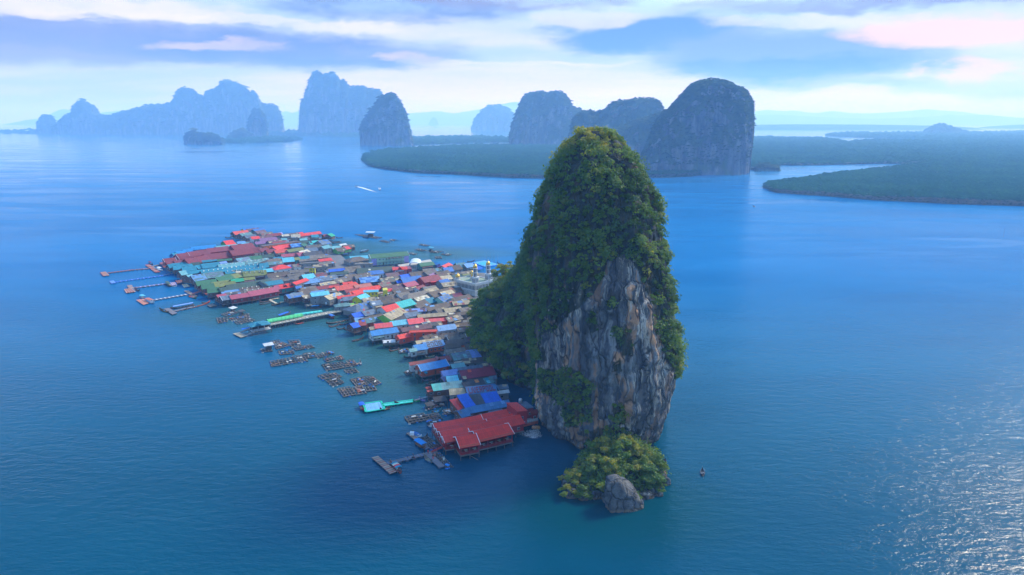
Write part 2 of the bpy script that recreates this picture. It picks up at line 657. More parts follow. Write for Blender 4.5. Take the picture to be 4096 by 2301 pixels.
def mangrove(poly, seed, spacing, hmin=6.0, hmax=11.0):
    pts = [PD(x, y) for x, y in poly]
    me = bpy.data.meshes.new('mud_bank')
    bm = bmesh.new()
    vs = [bm.verts.new((p.x, p.y, 0.35)) for p in pts]
    vb = [bm.verts.new((p.x, p.y, -0.9)) for p in pts]
    n = len(pts)
    for i in range(n):
        bm.faces.new((vs[i], vs[(i + 1) % n], vb[(i + 1) % n], vb[i]))
    bmesh.ops.triangle_fill(bm, edges=[e for e in bm.edges if all(v in vs for v in e.verts)], use_beauty=True)
    bm.to_mesh(me)
    bm.free()
    tag(link('mud_bank', me, MUD), kind='structure')
    rng = np.random.default_rng(seed)
    xs = np.array([p.x for p in pts]); ys = np.array([p.y for p in pts])
    # sample so that spacing grows with distance
    P0, Rr = [], []
    y = ys.min()
    while y < ys.max():
        sp = spacing * max(1.0, y / 1000.0)
        row = np.arange(xs.min(), xs.max(), sp)
        row = row + rng.normal(0, sp * 0.3, len(row))
        yy = y + rng.normal(0, sp * 0.3, len(row))
        P0.append(np.c_[row, yy]); Rr.append(np.full(len(row), sp))
        y += sp * 0.85
    q = np.concatenate(P0); sp = np.concatenate(Rr)
    ok = inpoly(q[:, 0], q[:, 1], list(zip(xs, ys)))
    dx, _ = proj(np.c_[q, np.full(len(q), 5.0)])
    ok &= (dx > -60) & (dx < 2640)
    q, sp = q[ok], sp[ok]
    # fringe along the shore, lower and denser
    fr, fs = [], []
    for i in range(n):
        a, b = pts[i], pts[(i + 1) % n]
        L = (b - a).length
        s0 = spacing * 0.62 * max(1.0, min(a.y, b.y) / 1000.0)
        k = max(1, int(L / s0))
        for j in range(k):
            p = a.lerp(b, (j + rng.random() * 0.6) / k)
            dxp, _ = proj(np.array([[p.x, p.y, 0]]))
            if -60 < dxp[0] < 2640:
                fr.append((p.x + rng.normal(0, s0 * 0.3), p.y + rng.normal(0, s0 * 0.5))); fs.append(s0)
    h = hmin + (hmax - hmin) * (0.5 + 0.5 * fbm(np.c_[q * 0.006, np.zeros(len(q))], 3, seed)) + rng.normal(0, 0.8, len(q))
    pos = np.c_[q, h - sp * 0.55]
    if fr:
        fr = np.array(fr); fs = np.array(fs)
        hf = np.clip(rng.normal(hmin * 0.65, 1.2, len(fr)), 2, None)
        pos = np.concatenate([pos, np.c_[fr, hf - fs * 0.5], np.c_[fr + rng.normal(0, 1, fr.shape), np.full(len(fr), 0.8)]])
        sp = np.concatenate([sp, fs * 1.0, fs * 0.8])
    rad = sp * rng.uniform(0.45, 0.95, len(sp))
    tint = np.clip(0.5 + 0.5 * fbm(np.c_[pos[:, :2] * 0.01, np.zeros(len(pos))], 3, seed + 9) + rng.normal(0, 0.22, len(pos)), 0, 1)
    o = link('mangrove_wood', crown_mesh('mangrove_wood', pos, rad, seed, 0.95, tint), FOREST)
    tag(o, kind='stuff')
    return o


mangrove([(912, 404), (918, 394), (935, 387), (960, 382), (1010, 377), (1100, 371), (1200, 367.5), (1290, 366.5), (1470, 372),
          (1600, 395), (1700, 412), (1745, 424), (1762, 440), (1740, 444), (1690, 447), (1640, 448.5), (1500, 450), (1380, 450), (1280, 447.5), (1150, 440), (1050, 436),
          (965, 426), (930, 417)], 11, 5.0)
mangrove([(1920, 472), (1935, 466), (1990, 460), (2050, 450), (2110, 442), (2170, 434), (2240, 426), (2300, 418), (2360, 414), (2700, 408),
          (2700, 524), (2576, 519), (2400, 514), (2200, 504), (2080, 494), (2000, 489), (1950, 485)], 12, 4.4)
mangrove([(1880, 352), (1920, 348), (2050, 349), (2100, 353), (2125, 358.5), (2137, 361.5), (2150, 358), (2180, 354), (2280, 355.5), (2360, 358.5), (2430, 357), (2576, 351),
          (2700, 350), (2700, 408), (2400, 413.5), (2300, 412), (2200, 412.5), (2050, 416), (1960, 416), (1930, 420), (1900, 428), (1850, 425)], 13, 6.0)
mangrove([(2082, 341.5), (2095, 338.5), (2130, 336.5), (2250, 337), (2330, 336), (2450, 335), (2700, 331), (2700, 350), (2576, 350), (2430, 356), (2380, 355),
          (2300, 351), (2200, 347.5), (2110, 344.5)], 14, 8.0, 6, 12)
mangrove([(1000, 353), (1045, 348), (1120, 346.5), (1200, 346.5), (1285, 350), (1290, 357.5), (1200, 359.5), (1120, 362), (1040, 365)], 15, 9.0)
mangrove([(555, 355), (600, 349.5), (660, 348), (735, 348), (750, 350.5), (752, 353), (720, 357), (660, 360), (600, 361), (568, 360)], 16, 9.0)
mangrove([(690, 336), (740, 334), (850, 336), (908, 340), (908, 345), (800, 343.5), (720, 342), (680, 340)], 17, 14.0, 5, 9)
mangrove([(-30, 333.5), (60, 333), (96, 333.5), (140, 334), (300, 335), (400, 336.5), (400, 337.5), (140, 336.5), (60, 335.5), (-30, 336)], 18, 14.0, 4, 7)


# ---- limestone islands in the distance
def m_karst():
    m, t, b = new_mat('wooded_limestone')
    g = t.coord('Object')
    geo = t.node('ShaderNodeNewGeometry')
    nz = t.xyz(geo.outputs['Normal'])[2]
    n = t.noise(g, 0.03, 5.0, 0.6)
    st = t.noise(t.mapping(g, scale=(1, 1, 0.12)), 0.06, 5.0, 0.65)
    rock = t.mix(t.ramp(st, 0.35, 0.7), (0.06, 0.065, 0.075), (0.20, 0.19, 0.18))
    wood = t.mix(t.ramp(n, 0.35, 0.65), (0.032, 0.062, 0.036), (0.066, 0.092, 0.040))
    f = t.ramp(t.math('ADD', nz, t.math('MULTIPLY', t.math('SUBTRACT', n, 0.5), 1.1)), 0.10, 0.34)
    t.l.new(t.mix(f, rock, wood), b.inputs['Base Color'])
    b.inputs['Roughness'].default_value = 0.9
    b.inputs['Specular IOR Level'].default_value = 0.0
    bp = t.node('ShaderNodeBump')
    bp.inputs['Distance'].default_value = 5.0
    bp.inputs['Strength'].default_value = 0.6
    t.put(bp.inputs['Height'], t.noise(g, 0.10, 5.0, 0.65))
    t.l.new(bp.outputs[0], b.inputs['Normal'])
    return m


KARST = m_karst()


def karst(prof, base_y, label, thick=0.35, seed=0, rough=1.0, wood=0, nu=160, nv=56, name='limestone_island', crag=1.0):
    D = PD(1288, base_y).y
    px = np.array([p[0] for p in prof], float)
    py = np.array([p[1] for p in prof], float)
    w = (px[-1] - px[0]) * 1.59 / F_PX * D
    T = w * thick
    Yc = D + T
    u = np.linspace(0, 1, nu)
    ux = px[0] + u * (px[-1] - px[0])
    uy = np.interp(ux, px, py)
    pts = np.array([PYD(a, b, Yc)[:] for a, b in zip(ux, uy)])
    H = np.maximum(pts[:, 2], 1.0)
    v = np.linspace(-1, 1, nv)
    vv = np.sign(v) * np.abs(v) ** 0.8
    end = np.clip(np.minimum(u, 1 - u) / 0.10, 0, 1) ** 0.5
    X = np.repeat(pts[:, 0][:, None], nv, 1)
    # the far rim keeps the outline: every slice reaches the profile height at v = 0
    Y = Yc + vv[None, :] * T * (0.35 + 0.65 * end[:, None])
    X = X + (Y - Yc) * (pts[:, 0].mean() / Yc)
    fall = np.clip(1 - np.abs(vv) ** 2.6, 0, 1) ** 0.62
    Z = H[:, None] * fall[None, :]
    q = np.c_[X.ravel(), Y.ravel(), Z.ravel()]
    s = max(H.max(), 40.0)
    d = fbm(q / (s * 0.42), 4, seed) * s * 0.10 * rough
    d2 = fbm(q / np.array([s * 0.12, s * 0.12, s * 0.5]), 3, seed + 31) * s * 0.050 * crag
    side = np.repeat((1 - np.abs(vv))[None, :], nu, 0).ravel()
    q[:, 1] += (d + d2) * 1.6
    low = np.clip(q[:, 2] / (0.25 * s), 0, 1)
    q[:, 2] += (d + d2) * 0.55 * low * np.clip(1.1 - side, 0.0, 1)
    q[:, 2] += (fbm(q / (s * 0.07), 3, seed + 77) * s * 0.030 + np.clip(fbm(q / (s * 0.16), 2, seed + 78), -1, 0.4) * s * 0.035) * low
    q = q.reshape(nu, nv, 3)
    q[0, :, 2] = -3; q[-1, :, 2] = -3; q[:, 0, 2] = -3; q[:, -1, 2] = -3
    idx = np.arange(nu * nv).reshape(nu, nv)
    F = np.stack([idx[:-1, :-1], idx[1:, :-1], idx[1:, 1:], idx[:-1, 1:]], -1).reshape(-1, 4)
    o = link(name, np_mesh(name, q.reshape(-1, 3), F, smooth=True), KARST)
    if label:
        tag(o, label, 'island', 'limestone islands in the bay')
    else:
        tag(o, kind='structure')
    if wood:
        rng = np.random.default_rng(seed + 3)
        a = q[1:-1, 1:-1]
        nx = np.cross(a[1:, :-1] - a[:-1, :-1], a[:-1, 1:] - a[:-1, :-1])
        area = np.linalg.norm(nx, axis=-1)
        nn = nx / np.maximum(area[..., None], 1e-6)
        pw = area * np.clip(nn[..., 2] * np.sign(nn[..., 2]).mean() + 0.25, 0.02, 1)
        pw = (pw / pw.sum()).ravel()
        pick = rng.choice(len(pw), wood, p=pw)
        i, j = np.unravel_index(pick, area.shape)
        r1, r2 = rng.random((2, wood, 1))
        c = a[i, j] + (a[i + 1, j] - a[i, j]) * r1 + (a[i, j + 1] - a[i, j]) * r2
        ok = c[:, 2] > 4
        c = c[ok]
        base = max(2.6, D / 560.0)
        rad = rng.lognormal(-0.1, 0.4, len(c)) * base
        wd = link('tree_cover', crown_mesh('tree_cover', c, rad, seed, 0.85), HILLWOOD, o)
        tag(wd, kind='stuff')
    return o


karst([(93, 336), (94, 322), (97, 308), (104, 297), (113, 292), (121, 291), (130, 295), (137, 304), (141, 316), (143, 336)], 336.5,
      'small rounded island at the far end of the long hazy ridge', 0.5, 1, wood=600)
karst([(132, 332), (150, 305), (162, 296), (178, 289), (186, 276), (190, 268), (198, 260), (207, 255), (213, 254.5), (221, 259), (235, 270), (242, 282), (250, 289), (262, 292),
       (300, 287), (325, 281), (345, 275), (380, 268), (415, 264), (428, 262), (434, 252), (441, 242), (450, 231), (460, 223), (467, 222), (478, 227), (492, 233), (507, 242), (514, 246),
       (517, 236), (522, 231), (545, 225), (553, 216), (558, 208), (570, 203.5), (582, 204), (600, 209), (613, 217), (621, 224), (628, 234), (634, 230), (642, 233), (646, 243), (652, 258), (658, 268), (668, 265),
       (684, 266), (695, 273), (704, 284), (710, 302), (714, 336)], 338.5,
      'long hazy island ridge with pointed and blocky summits', 0.09, 2, wood=5000, nu=420, rough=0.5)
karst([(622, 349), (624, 325), (627, 300), (633, 284), (641, 278), (651, 277.5), (660, 283), (667, 297), (671, 320), (674, 349)], 349,
      'slim rock spire standing before the long hazy ridge', 0.5, 3, wood=700)
karst([(565, 356), (580, 340), (595, 330), (610, 327), (625, 335), (640, 350)], 352, 'low wooded hump beside the slim rock spire', 0.5, 4, wood=500)
karst([(462, 362), (463, 348), (468, 338), (478, 333), (489, 331), (500, 336), (515, 338), (530, 336), (545, 341), (556, 350), (567, 363)], 363.5,
      'low wooded rock islet at the tip of a mangrove spit', 0.28, 5, wood=900)
karst([(751, 341), (754, 310), (757, 272), (759, 255), (768, 246), (772, 230), (778, 212), (783, 196), (789, 185), (798, 181), (806, 182), (813, 186.5), (825, 184.5), (843, 186), (849, 192), (853, 203), (862, 205), (870, 208),
       (875, 217), (880, 222), (900, 218), (913, 216), (922, 222), (928, 228), (945, 227), (957, 231), (967, 245), (975, 270), (985, 300), (998, 338)], 342,
      'tall blocky hazy island stepping down on one side', 0.25, 6, wood=3000, nu=260, rough=0.8)
karst([(904, 365), (904, 345), (905, 325), (913, 308), (922, 293), (935, 277), (944, 263), (954, 250), (962, 245), (970, 242), (976, 238), (985, 236), (995, 237.5), (1003, 247), (1012, 265), (1020, 288), (1028, 315), (1035, 340), (1041, 365)], 366,
      'steep pointed island in front of the tall blocky one', 0.36, 7, wood=3200, nu=240, nv=90)
karst([(1077, 314), (1079, 310), (1083, 302), (1088, 297), (1092, 295), (1097, 298), (1101, 305), (1104, 314)], 314.5,
      'tiny pointed islet alone on the pale far water', 0.5, 8, nu=60, nv=30)
karst([(1185, 329), (1189, 322), (1192, 308), (1202, 291), (1213, 279), (1228, 270), (1244, 266), (1262, 268), (1280, 279), (1292, 289), (1302, 297), (1306, 330)], 330,
      'low domed hazy island on the pale far water', 0.4, 9, wood=1200)
karst([(1281, 367), (1282, 345), (1286, 325), (1292, 305), (1299, 285), (1305, 270), (1310, 256), (1318, 246), (1328, 238), (1342, 232.5), (1355, 231), (1368, 233), (1376, 239), (1388, 235), (1402, 232), (1415, 233), (1424, 240),
       (1432, 252), (1438, 268), (1450, 275), (1462, 280), (1480, 368)], 368,
      'double humped wooded island behind the mangrove flat', 0.34, 10, wood=3600, nu=280, nv=90)
karst([(1425, 388), (1440, 300), (1462, 283), (1478, 280), (1492, 281), (1508, 284), (1520, 276), (1530, 266), (1545, 258), (1570, 253), (1600, 250), (1625, 250), (1650, 252), (1663, 261), (1672, 277), (1690, 300), (1715, 398)], 396,
      'low wooded saddle between the double hump and the great dome', 0.3, 11, wood=3600, nu=260, nv=90)
karst([(1600, 436), (1615, 385), (1640, 332), (1658, 300), (1674, 280), (1686, 268), (1697, 255), (1712, 239), (1730, 224), (1750, 213), (1772, 207), (1790, 204), (1801, 201), (1815, 204), (1835, 209), (1855, 218), (1872, 231),
       (1884, 246), (1892, 263), (1897, 282), (1900, 305), (1905, 330), (1911, 350), (1912, 372), (1909, 395), (1902, 415), (1895, 438)], 440,
      'great dome shaped wooded limestone island behind the village rock', 0.36, 12, wood=9000, nu=420, nv=170, rough=0.8)
karst([(1455, 411), (1480, 384), (1510, 352), (1548, 328), (1590, 308), (1632, 292), (1665, 284), (1695, 284), (1710, 300), (1718, 412)], 413,
      'wooded shoulder sloping from the great dome behind the rock top', 0.3, 15, wood=2600, nu=220, nv=80)
karst([(1897, 428), (1905, 415), (1925, 411), (1945, 417), (1960, 422), (1966, 430)], 431, 'dark rocky point at the foot of the great dome', 0.4, 13, wood=400, nu=60, nv=30)
karst([(2318, 338), (2322, 331), (2332, 326), (2342, 323), (2352, 317), (2364, 315), (2378, 316.5), (2390, 320), (2400, 326), (2410, 325), (2424, 331), (2440, 338)], 340,
      'small wooded knoll rising from the far mangrove flat', 0.3, 14, wood=900)

# ---- faint ranges beyond the bay
for sd, by, pr in (
    (21, 314.5, [(5, 314), (40, 308), (70, 302), (100, 299), (128, 287), (150, 277), (162, 274.5), (176, 279), (190, 289), (220, 300), (250, 285), (290, 280), (320, 278), (350, 273), (380, 268), (420, 280), (470, 314)]),
    (22, 312.5, [(690, 310), (703, 290), (710, 282), (722, 280), (733, 284), (745, 282), (752, 279), (765, 300), (780, 310)]),
    (23, 312.0, [(960, 312), (1000, 287), (1060, 284), (1100, 280), (1140, 286), (1190, 279), (1240, 268), (1285, 258), (1310, 258), (1330, 268), (1400, 262), (1450, 278), (1500, 288), (1560, 283), (1640, 290), (1700, 309)]),
    (24, 312.0, [(1840, 312), (1900, 281), (1935, 277), (1965, 280), (2000, 279), (2030, 284), (2055, 285), (2095, 280), (2130, 284), (2170, 286), (2230, 284), (2290, 279), (2330, 275), (2360, 278), (2420, 282), (2480, 291), (2620, 300), (2700, 309)]),
    (25, 313.5, [(1840, 311), (1900, 290), (1960, 289), (2040, 293), (2120, 297), (2200, 299), (2280, 297), (2330, 294), (2365, 292), (2385, 288), (2410, 291), (2480, 289), (2540, 296), (2640, 300), (2760, 311)]),
    (26, 326.5, [(1700, 326), (1760, 318), (1850, 315), (2000, 313), (2200, 314), (2330, 316), (2410, 319), (2450, 322), (2480, 326)]),
    (27, 323.0, [(2455, 322.5), (2480, 319), (2540, 315), (2620, 312), (2760, 311), (2800, 323)]),
):
    karst(pr, by, None, 0.12 if sd < 26 else 0.10, sd, 0.5, nu=150, nv=26, name='mountains')


# ------------------------------------------------------------------ the great rock
_L = [(60, 1480), (328, 1490), (331, 1470), (338, 1456), (350, 1440), (362, 1430), (385, 1411), (410, 1391), (440, 1378), (480, 1361), (520, 1350), (560, 1336), (610, 1322), (680, 1318), (760, 1322), (830, 1330), (900, 1338),
      (960, 1344), (1020, 1350), (1060, 1368), (1095, 1386), (1130, 1400), (1200, 1410)]
_RX, _LX = 0, 0
_Rr = [(60, 1505), (328, 1500), (331, 1522), (338, 1543), (350, 1560), (365, 1576), (405, 1605), (455, 1636), (490, 1655), (530, 1665), (575, 1670), (640, 1683), (700, 1690), (760, 1697), (820, 1705), (870, 1711), (915, 1712),
       (940, 1710), (975, 1698), (1005, 1688), (1040, 1678), (1075, 1666), (1110, 1656), (1150, 1652), (1200, 1650)]
_YC = 266.0
_LOBE = [(560, 1420), (600, 1345), (618, 1312), (650, 1300), (690, 1286), (725, 1262), (750, 1220), (775, 1196), (800, 1184), (830, 1180), (860, 1186), (885, 1196), (915, 1215)]
_LY = 341.0

# rock left bare of trees: pixels of the photograph's frame, used to seed plants on the surface
BARE = [(1535, 662), (1570, 640), (1604, 672), (1628, 735), (1644, 800), (1660, 850), (1676, 910), (1700, 945), (1720, 1012), (1700, 1052), (1690, 1110), (1680, 1160), (1560, 1160), (1500, 1165), (1440, 1170), (1380, 1120),
        (1340, 1040), (1335, 975), (1338, 915), (1350, 872), (1380, 838), (1420, 804), (1462, 775), (1500, 740), (1525, 700)]
TUFTS = [[(1545, 825), (1580, 822), (1592, 850), (1590, 890), (1565, 893), (1552, 870)],
         [(1362, 930), (1440, 930), (1490, 960), (1490, 1030), (1480, 1062), (1440, 1050), (1400, 1010), (1365, 985)],
         [(1520, 758), (1548, 756), (1552, 775), (1528, 782)],
         [(1478, 790), (1498, 775), (1503, 830), (1484, 836)],
         [(1545, 1020), (1572, 1022), (1578, 1070), (1550, 1072)],
         [(1470, 1085), (1530, 1075), (1585, 1080), (1590, 1130), (1520, 1135), (1470, 1125)],
         [(1420, 1030), (1455, 1035), (1452, 1075), (1425, 1070)],
         [(1535, 905), (1560, 900), (1565, 935), (1545, 940)],
         [(1340, 880), (1368, 870), (1372, 905), (1345, 915)]]


def m_rock():
    m, t, b = new_mat('limestone')
    g = t.coord('Object')
    moss = t.node('ShaderNodeAttribute', attribute_name='moss').outputs['Fac']
    warp = t.noise(g, 0.12, 3.0, 0.5, color=True)
    gw = t.vmath('ADD', g, t.vmath('MULTIPLY', t.vmath('SUBTRACT', warp, (0.5, 0.5, 0.5)), (5, 5, 2)))
    st = t.noise(t.mapping(gw, scale=(1, 1, 0.07)), 0.42, 6.0, 0.65)
    st2 = t.noise(t.mapping(gw, scale=(1, 1, 0.05), loc=(31, 7, 3)), 0.20, 5.0, 0.6)
    st3 = t.noise(t.mapping(gw, scale=(1, 1, 0.06), loc=(5, 71, 3)), 0.75, 4.0, 0.6)
    patch = t.noise(g, 0.045, 4.0, 0.55)
    patch2 = t.noise(t.vmath('ADD', g, (40, 12, 9)), 0.05, 4.0, 0.55)
    gr = t.noise(g, 1.1, 5.0, 0.65)
    c = t.mix(t.ramp(st, 0.36, 0.70), (0.100, 0.098, 0.096), (0.40, 0.38, 0.355))
    c = t.mix(t.math('MULTIPLY', t.ramp(gr, 0.35, 0.7), 0.4), c, (0.15, 0.15, 0.15))
    pale = t.math('MULTIPLY', t.ramp(st3, 0.50, 0.57), t.ramp(patch2, 0.45, 0.53))
    c = t.mix(t.math('MULTIPLY', pale, 0.85), c, (0.74, 0.60, 0.46))
    ora = t.math('MULTIPLY', t.ramp(st2, 0.49, 0.55), t.ramp(patch, 0.42, 0.50))
    c = t.mix(t.math('MULTIPLY', ora, 0.85), c, (0.60, 0.30, 0.15))
    red = t.math('MULTIPLY', t.ramp(st2, 0.62, 0.70), t.ramp(patch, 0.52, 0.64))
    c = t.mix(t.math('MULTIPLY', red, 0.8), c, (0.42, 0.12, 0.06))
    blk = t.math('MULTIPLY', t.ramp(st2, 0.47, 0.38), 0.85)
    c = t.mix(blk, c, (0.058, 0.060, 0.065))
    crk = t.node('ShaderNodeTexVoronoi', feature='DISTANCE_TO_EDGE')
    t.put(crk.inputs['Vector'], t.mapping(gw, scale=(1, 1, 0.22)))
    crk.inputs['Scale'].default_value = 0.22
    c = t.mix(t.math('MULTIPLY', t.ramp(crk.outputs['Distance'], 0.05, 0.0), 0.8), c, (0.018, 0.018, 0.02))
    slab_ = t.noise(t.mapping(g, scale=(1, 1, 0.5), loc=(3, 90, 14)), 0.05, 3.0, 0.5)
    c = t.mix(t.math('MULTIPLY', t.ramp(slab_, 0.52, 0.62), 0.50), c, (0.085, 0.088, 0.094))
    zz_ = t.xyz(t.node('ShaderNodeNewGeometry').outputs['Position'])[2]
    c = t.mix(t.math('MULTIPLY', t.ramp(t.math('ADD', zz_, t.math('MULTIPLY', gr, 1.2)), 2.0, 1.3), 0.8), c, (0.040, 0.036, 0.030))
    soil = t.mix(gr, (0.020, 0.030, 0.018), (0.045, 0.05, 0.03))
    c = t.mix(t.math('MULTIPLY', moss, 0.92), c, soil)
    t.l.new(c, b.inputs['Base Color'])
    b.inputs['Roughness'].default_value = 0.88
    b.inputs['Specular IOR Level'].default_value = 0.25
    bp = t.node('ShaderNodeBump')
    bp.inputs['Distance'].default_value = 1.8
    bp.inputs['Strength'].default_value = 1.0
    t.put(bp.inputs['Height'], t.math('ADD', t.math('MULTIPLY', st, 0.9), t.math('ADD', t.math('MULTIPLY', gr, 0.6), t.math('MULTIPLY', t.ramp(crk.outputs['Distance'], 0.0, 0.12), 0.6))))
    t.l.new(bp.outputs[0], b.inputs['Normal'])
    return m


ROCK = m_rock()


def m_boulder():
    m, t, b = new_mat('grey_boulder')
    g = t.coord('Object')
    n = t.noise(g, 0.35, 6.0, 0.65)
    f = t.noise(g, 2.2, 4.0, 0.65)
    crk = t.node('ShaderNodeTexVoronoi', feature='DISTANCE_TO_EDGE')
    t.put(crk.inputs['Vector'], t.vmath('ADD', t.mapping(g, scale=(1, 1, 0.6)), t.vmath('MULTIPLY', t.noise(g, 0.5, 3.0, 0.5, color=True), (2, 2, 2))))
    crk.inputs['Scale'].default_value = 0.28
    c = t.mix(t.ramp(n, 0.35, 0.7), (0.050, 0.051, 0.054), (0.145, 0.14, 0.132))
    c = t.mix(t.math('MULTIPLY', t.ramp(f, 0.45, 0.7), 0.4), c, (0.10, 0.10, 0.10))
    c = t.mix(t.math('MULTIPLY', t.ramp(crk.outputs['Distance'], 0.04, 0.0), 0.75), c, (0.02, 0.02, 0.02))
    z = t.xyz(t.node('ShaderNodeNewGeometry').outputs['Position'])[2]
    c = t.mix(t.math('MULTIPLY', t.ramp(t.math('ADD', z, t.math('MULTIPLY', f, 0.8)), 1.5, 1.0), 0.75), c, (0.20, 0.15, 0.10))
    t.l.new(c, b.inputs['Base Color'])
    b.inputs['Roughness'].default_value = 0.9
    bp = t.node('ShaderNodeBump')
    bp.inputs['Distance'].default_value = 0.7
    t.put(bp.inputs['Height'], t.math('ADD', n, t.math('ADD', t.math('MULTIPLY', f, 0.5), t.ramp(crk.outputs['Distance'], 0.0, 0.10))))
    t.l.new(bp.outputs[0], b.inputs['Normal'])
    return m


BOULDER = m_boulder()


def ring_body(nz, nt, z0, z1, fL, fR, fF, fB, seed, power=2.5, amp=1.0, targ=None, _corr=None, _it=0):
    """Closed body of stacked outlines, fluted and cragged."""
    zs = z0 + (z1 - z0) * (np.linspace(0, 1, nz) ** 0.96)
    th = np.linspace(0, 2 * np.pi, nt, endpoint=False)
    L, Rr, Fy, By = (np.array([f(z) for z in zs]) for f in (fL, fR, fF, fB))
    if _corr is not None:
        L = L + _corr[0]; Rr = Rr + _corr[1]
    cx, a = (L + Rr) / 2, np.maximum((Rr - L) / 2, 0.3)
    cyy, bb = (Fy + By) / 2, (By - Fy) / 2
    ct, stt = np.cos(th), np.sin(th)
    pw = np.where(ct < 0, 2.0, power)
    rr = (np.abs(ct) ** pw + np.abs(stt) ** pw) ** (-1 / pw)
    X = cx[:, None] + a[:, None] * (rr * ct)[None]
    Y = cyy[:, None] + bb[:, None] * (rr * stt)[None]
    Z = np.repeat(zs[:, None], nt, 1)
    q = np.c_[X.ravel(), Y.ravel(), Z.ravel()]
    dirx = np.repeat(ct[None], nz, 0).ravel(); diry = np.repeat(stt[None], nz, 0).ravel()
    wide = np.repeat(np.clip(np.minimum(a, bb) / 8.0, 0, 1)[:, None], nt, 1).ravel()
    sidek = 1 - 0.72 * np.abs(dirx) ** 3            # keep the traced flanks closer to their outline
    d = fbm(q * np.array([0.05, 0.05, 0.03]), 4, seed) * 5.2
    d += fbm(q * np.array([0.20, 0.20, 0.05]), 4, seed + 5) * 2.3
    rid = 1 - np.abs(fbm(q * np.array([0.34, 0.34, 0.06]), 3, seed + 9)) * 2
    d += rid * 1.3
    d -= np.clip(0.55 - np.abs(fbm(q * np.array([0.11, 0.11, 0.035]), 3, seed + 61)) * 4, 0, 1) * 2.0
    d += fbm(q * 0.8, 3, seed + 13) * 0.45
    d += np.clip(fbm(q * np.array([0.07, 0.07, 0.16]), 3, seed + 21), 0, 1) * 2.6   # ledges
    d = (d - 0.9) * amp * wide * sidek
    q[:, 0] += dirx * d
    q[:, 1] += diry * d
    q[:, 2] += fbm(q * 0.22, 3, seed + 41) * 1.0 * wide
    if targ is not None and _it < 6:
        # fit the body so that its seen flanks follow the measured outline
        dx, dy = proj(q.reshape(nz, nt, 3))
        out = []
        for k, (arg, fn) in enumerate(((dx.argmin(1), targ[0]), (dx.argmax(1), targ[1]))):
            j = np.arange(nz)
            row = np.clip(dy[j, arg], 326, 1165)
            if fn is None:
                out.append(np.zeros(nz)); continue
            err = fn(row) - dx[j, arg]
            mpp = np.hypot(q.reshape(nz, nt, 3)[j, arg, 1], CAM_H - zs) / 1717.0
            e = err * mpp
            ker = np.ones(9) / 9.0
            out.append(np.convolve(np.pad(e, 4, mode='edge'), ker, 'valid') * 0.8)
        old = _corr if _corr is not None else (0, 0)
        return ring_body(nz, nt, z0, z1, fL, fR, fF, fB, seed, power, amp, targ, (old[0] + out[0], old[1] + out[1]), _it + 1)
    idx = np.arange(nz * nt).reshape(nz, nt)
    nxt = np.roll(idx, -1, 1)
    F = np.stack([idx[:-1], nxt[:-1], nxt[1:], idx[1:]], -1).reshape(-1, 4)
    return q, F, nz, nt


def interp_tab(tab):
    ys = np.array([p[0] for p in tab], float); xs = np.array([p[1] for p in tab], float)
    return lambda y: np.interp(y, ys, xs)


def row_of(z, Y):
    return proj(np.array([[0.0, Y, z]]))[1][0]


def x_at(dx, row, Y):
    return PYD(dx, row, Y).x


lT, rT, lL = interp_tab(_L), interp_tab(_Rr), interp_tab(_LOBE)


def t_left(z):
    r = row_of(max(z, -3), _YC); return x_at(lT(r) + _LX * min(1.0, (r - 325) / 60.0), r, _YC)


def t_right(z):
    r = row_of(max(z, -3), _YC); return x_at(rT(r) - _RX * min(1.0, (r - 325) / 60.0), r, _YC)


ZTOP = PYD(1494, 330, _YC).z


def half_depth(z):
    k = max(0.0, min(1.0, z / ZTOP))
    return 1.0 + 31.0 * (1 - k ** 3.2) ** 0.55 * (1 - 0.12 * max(0, 1 - z / 8.0))


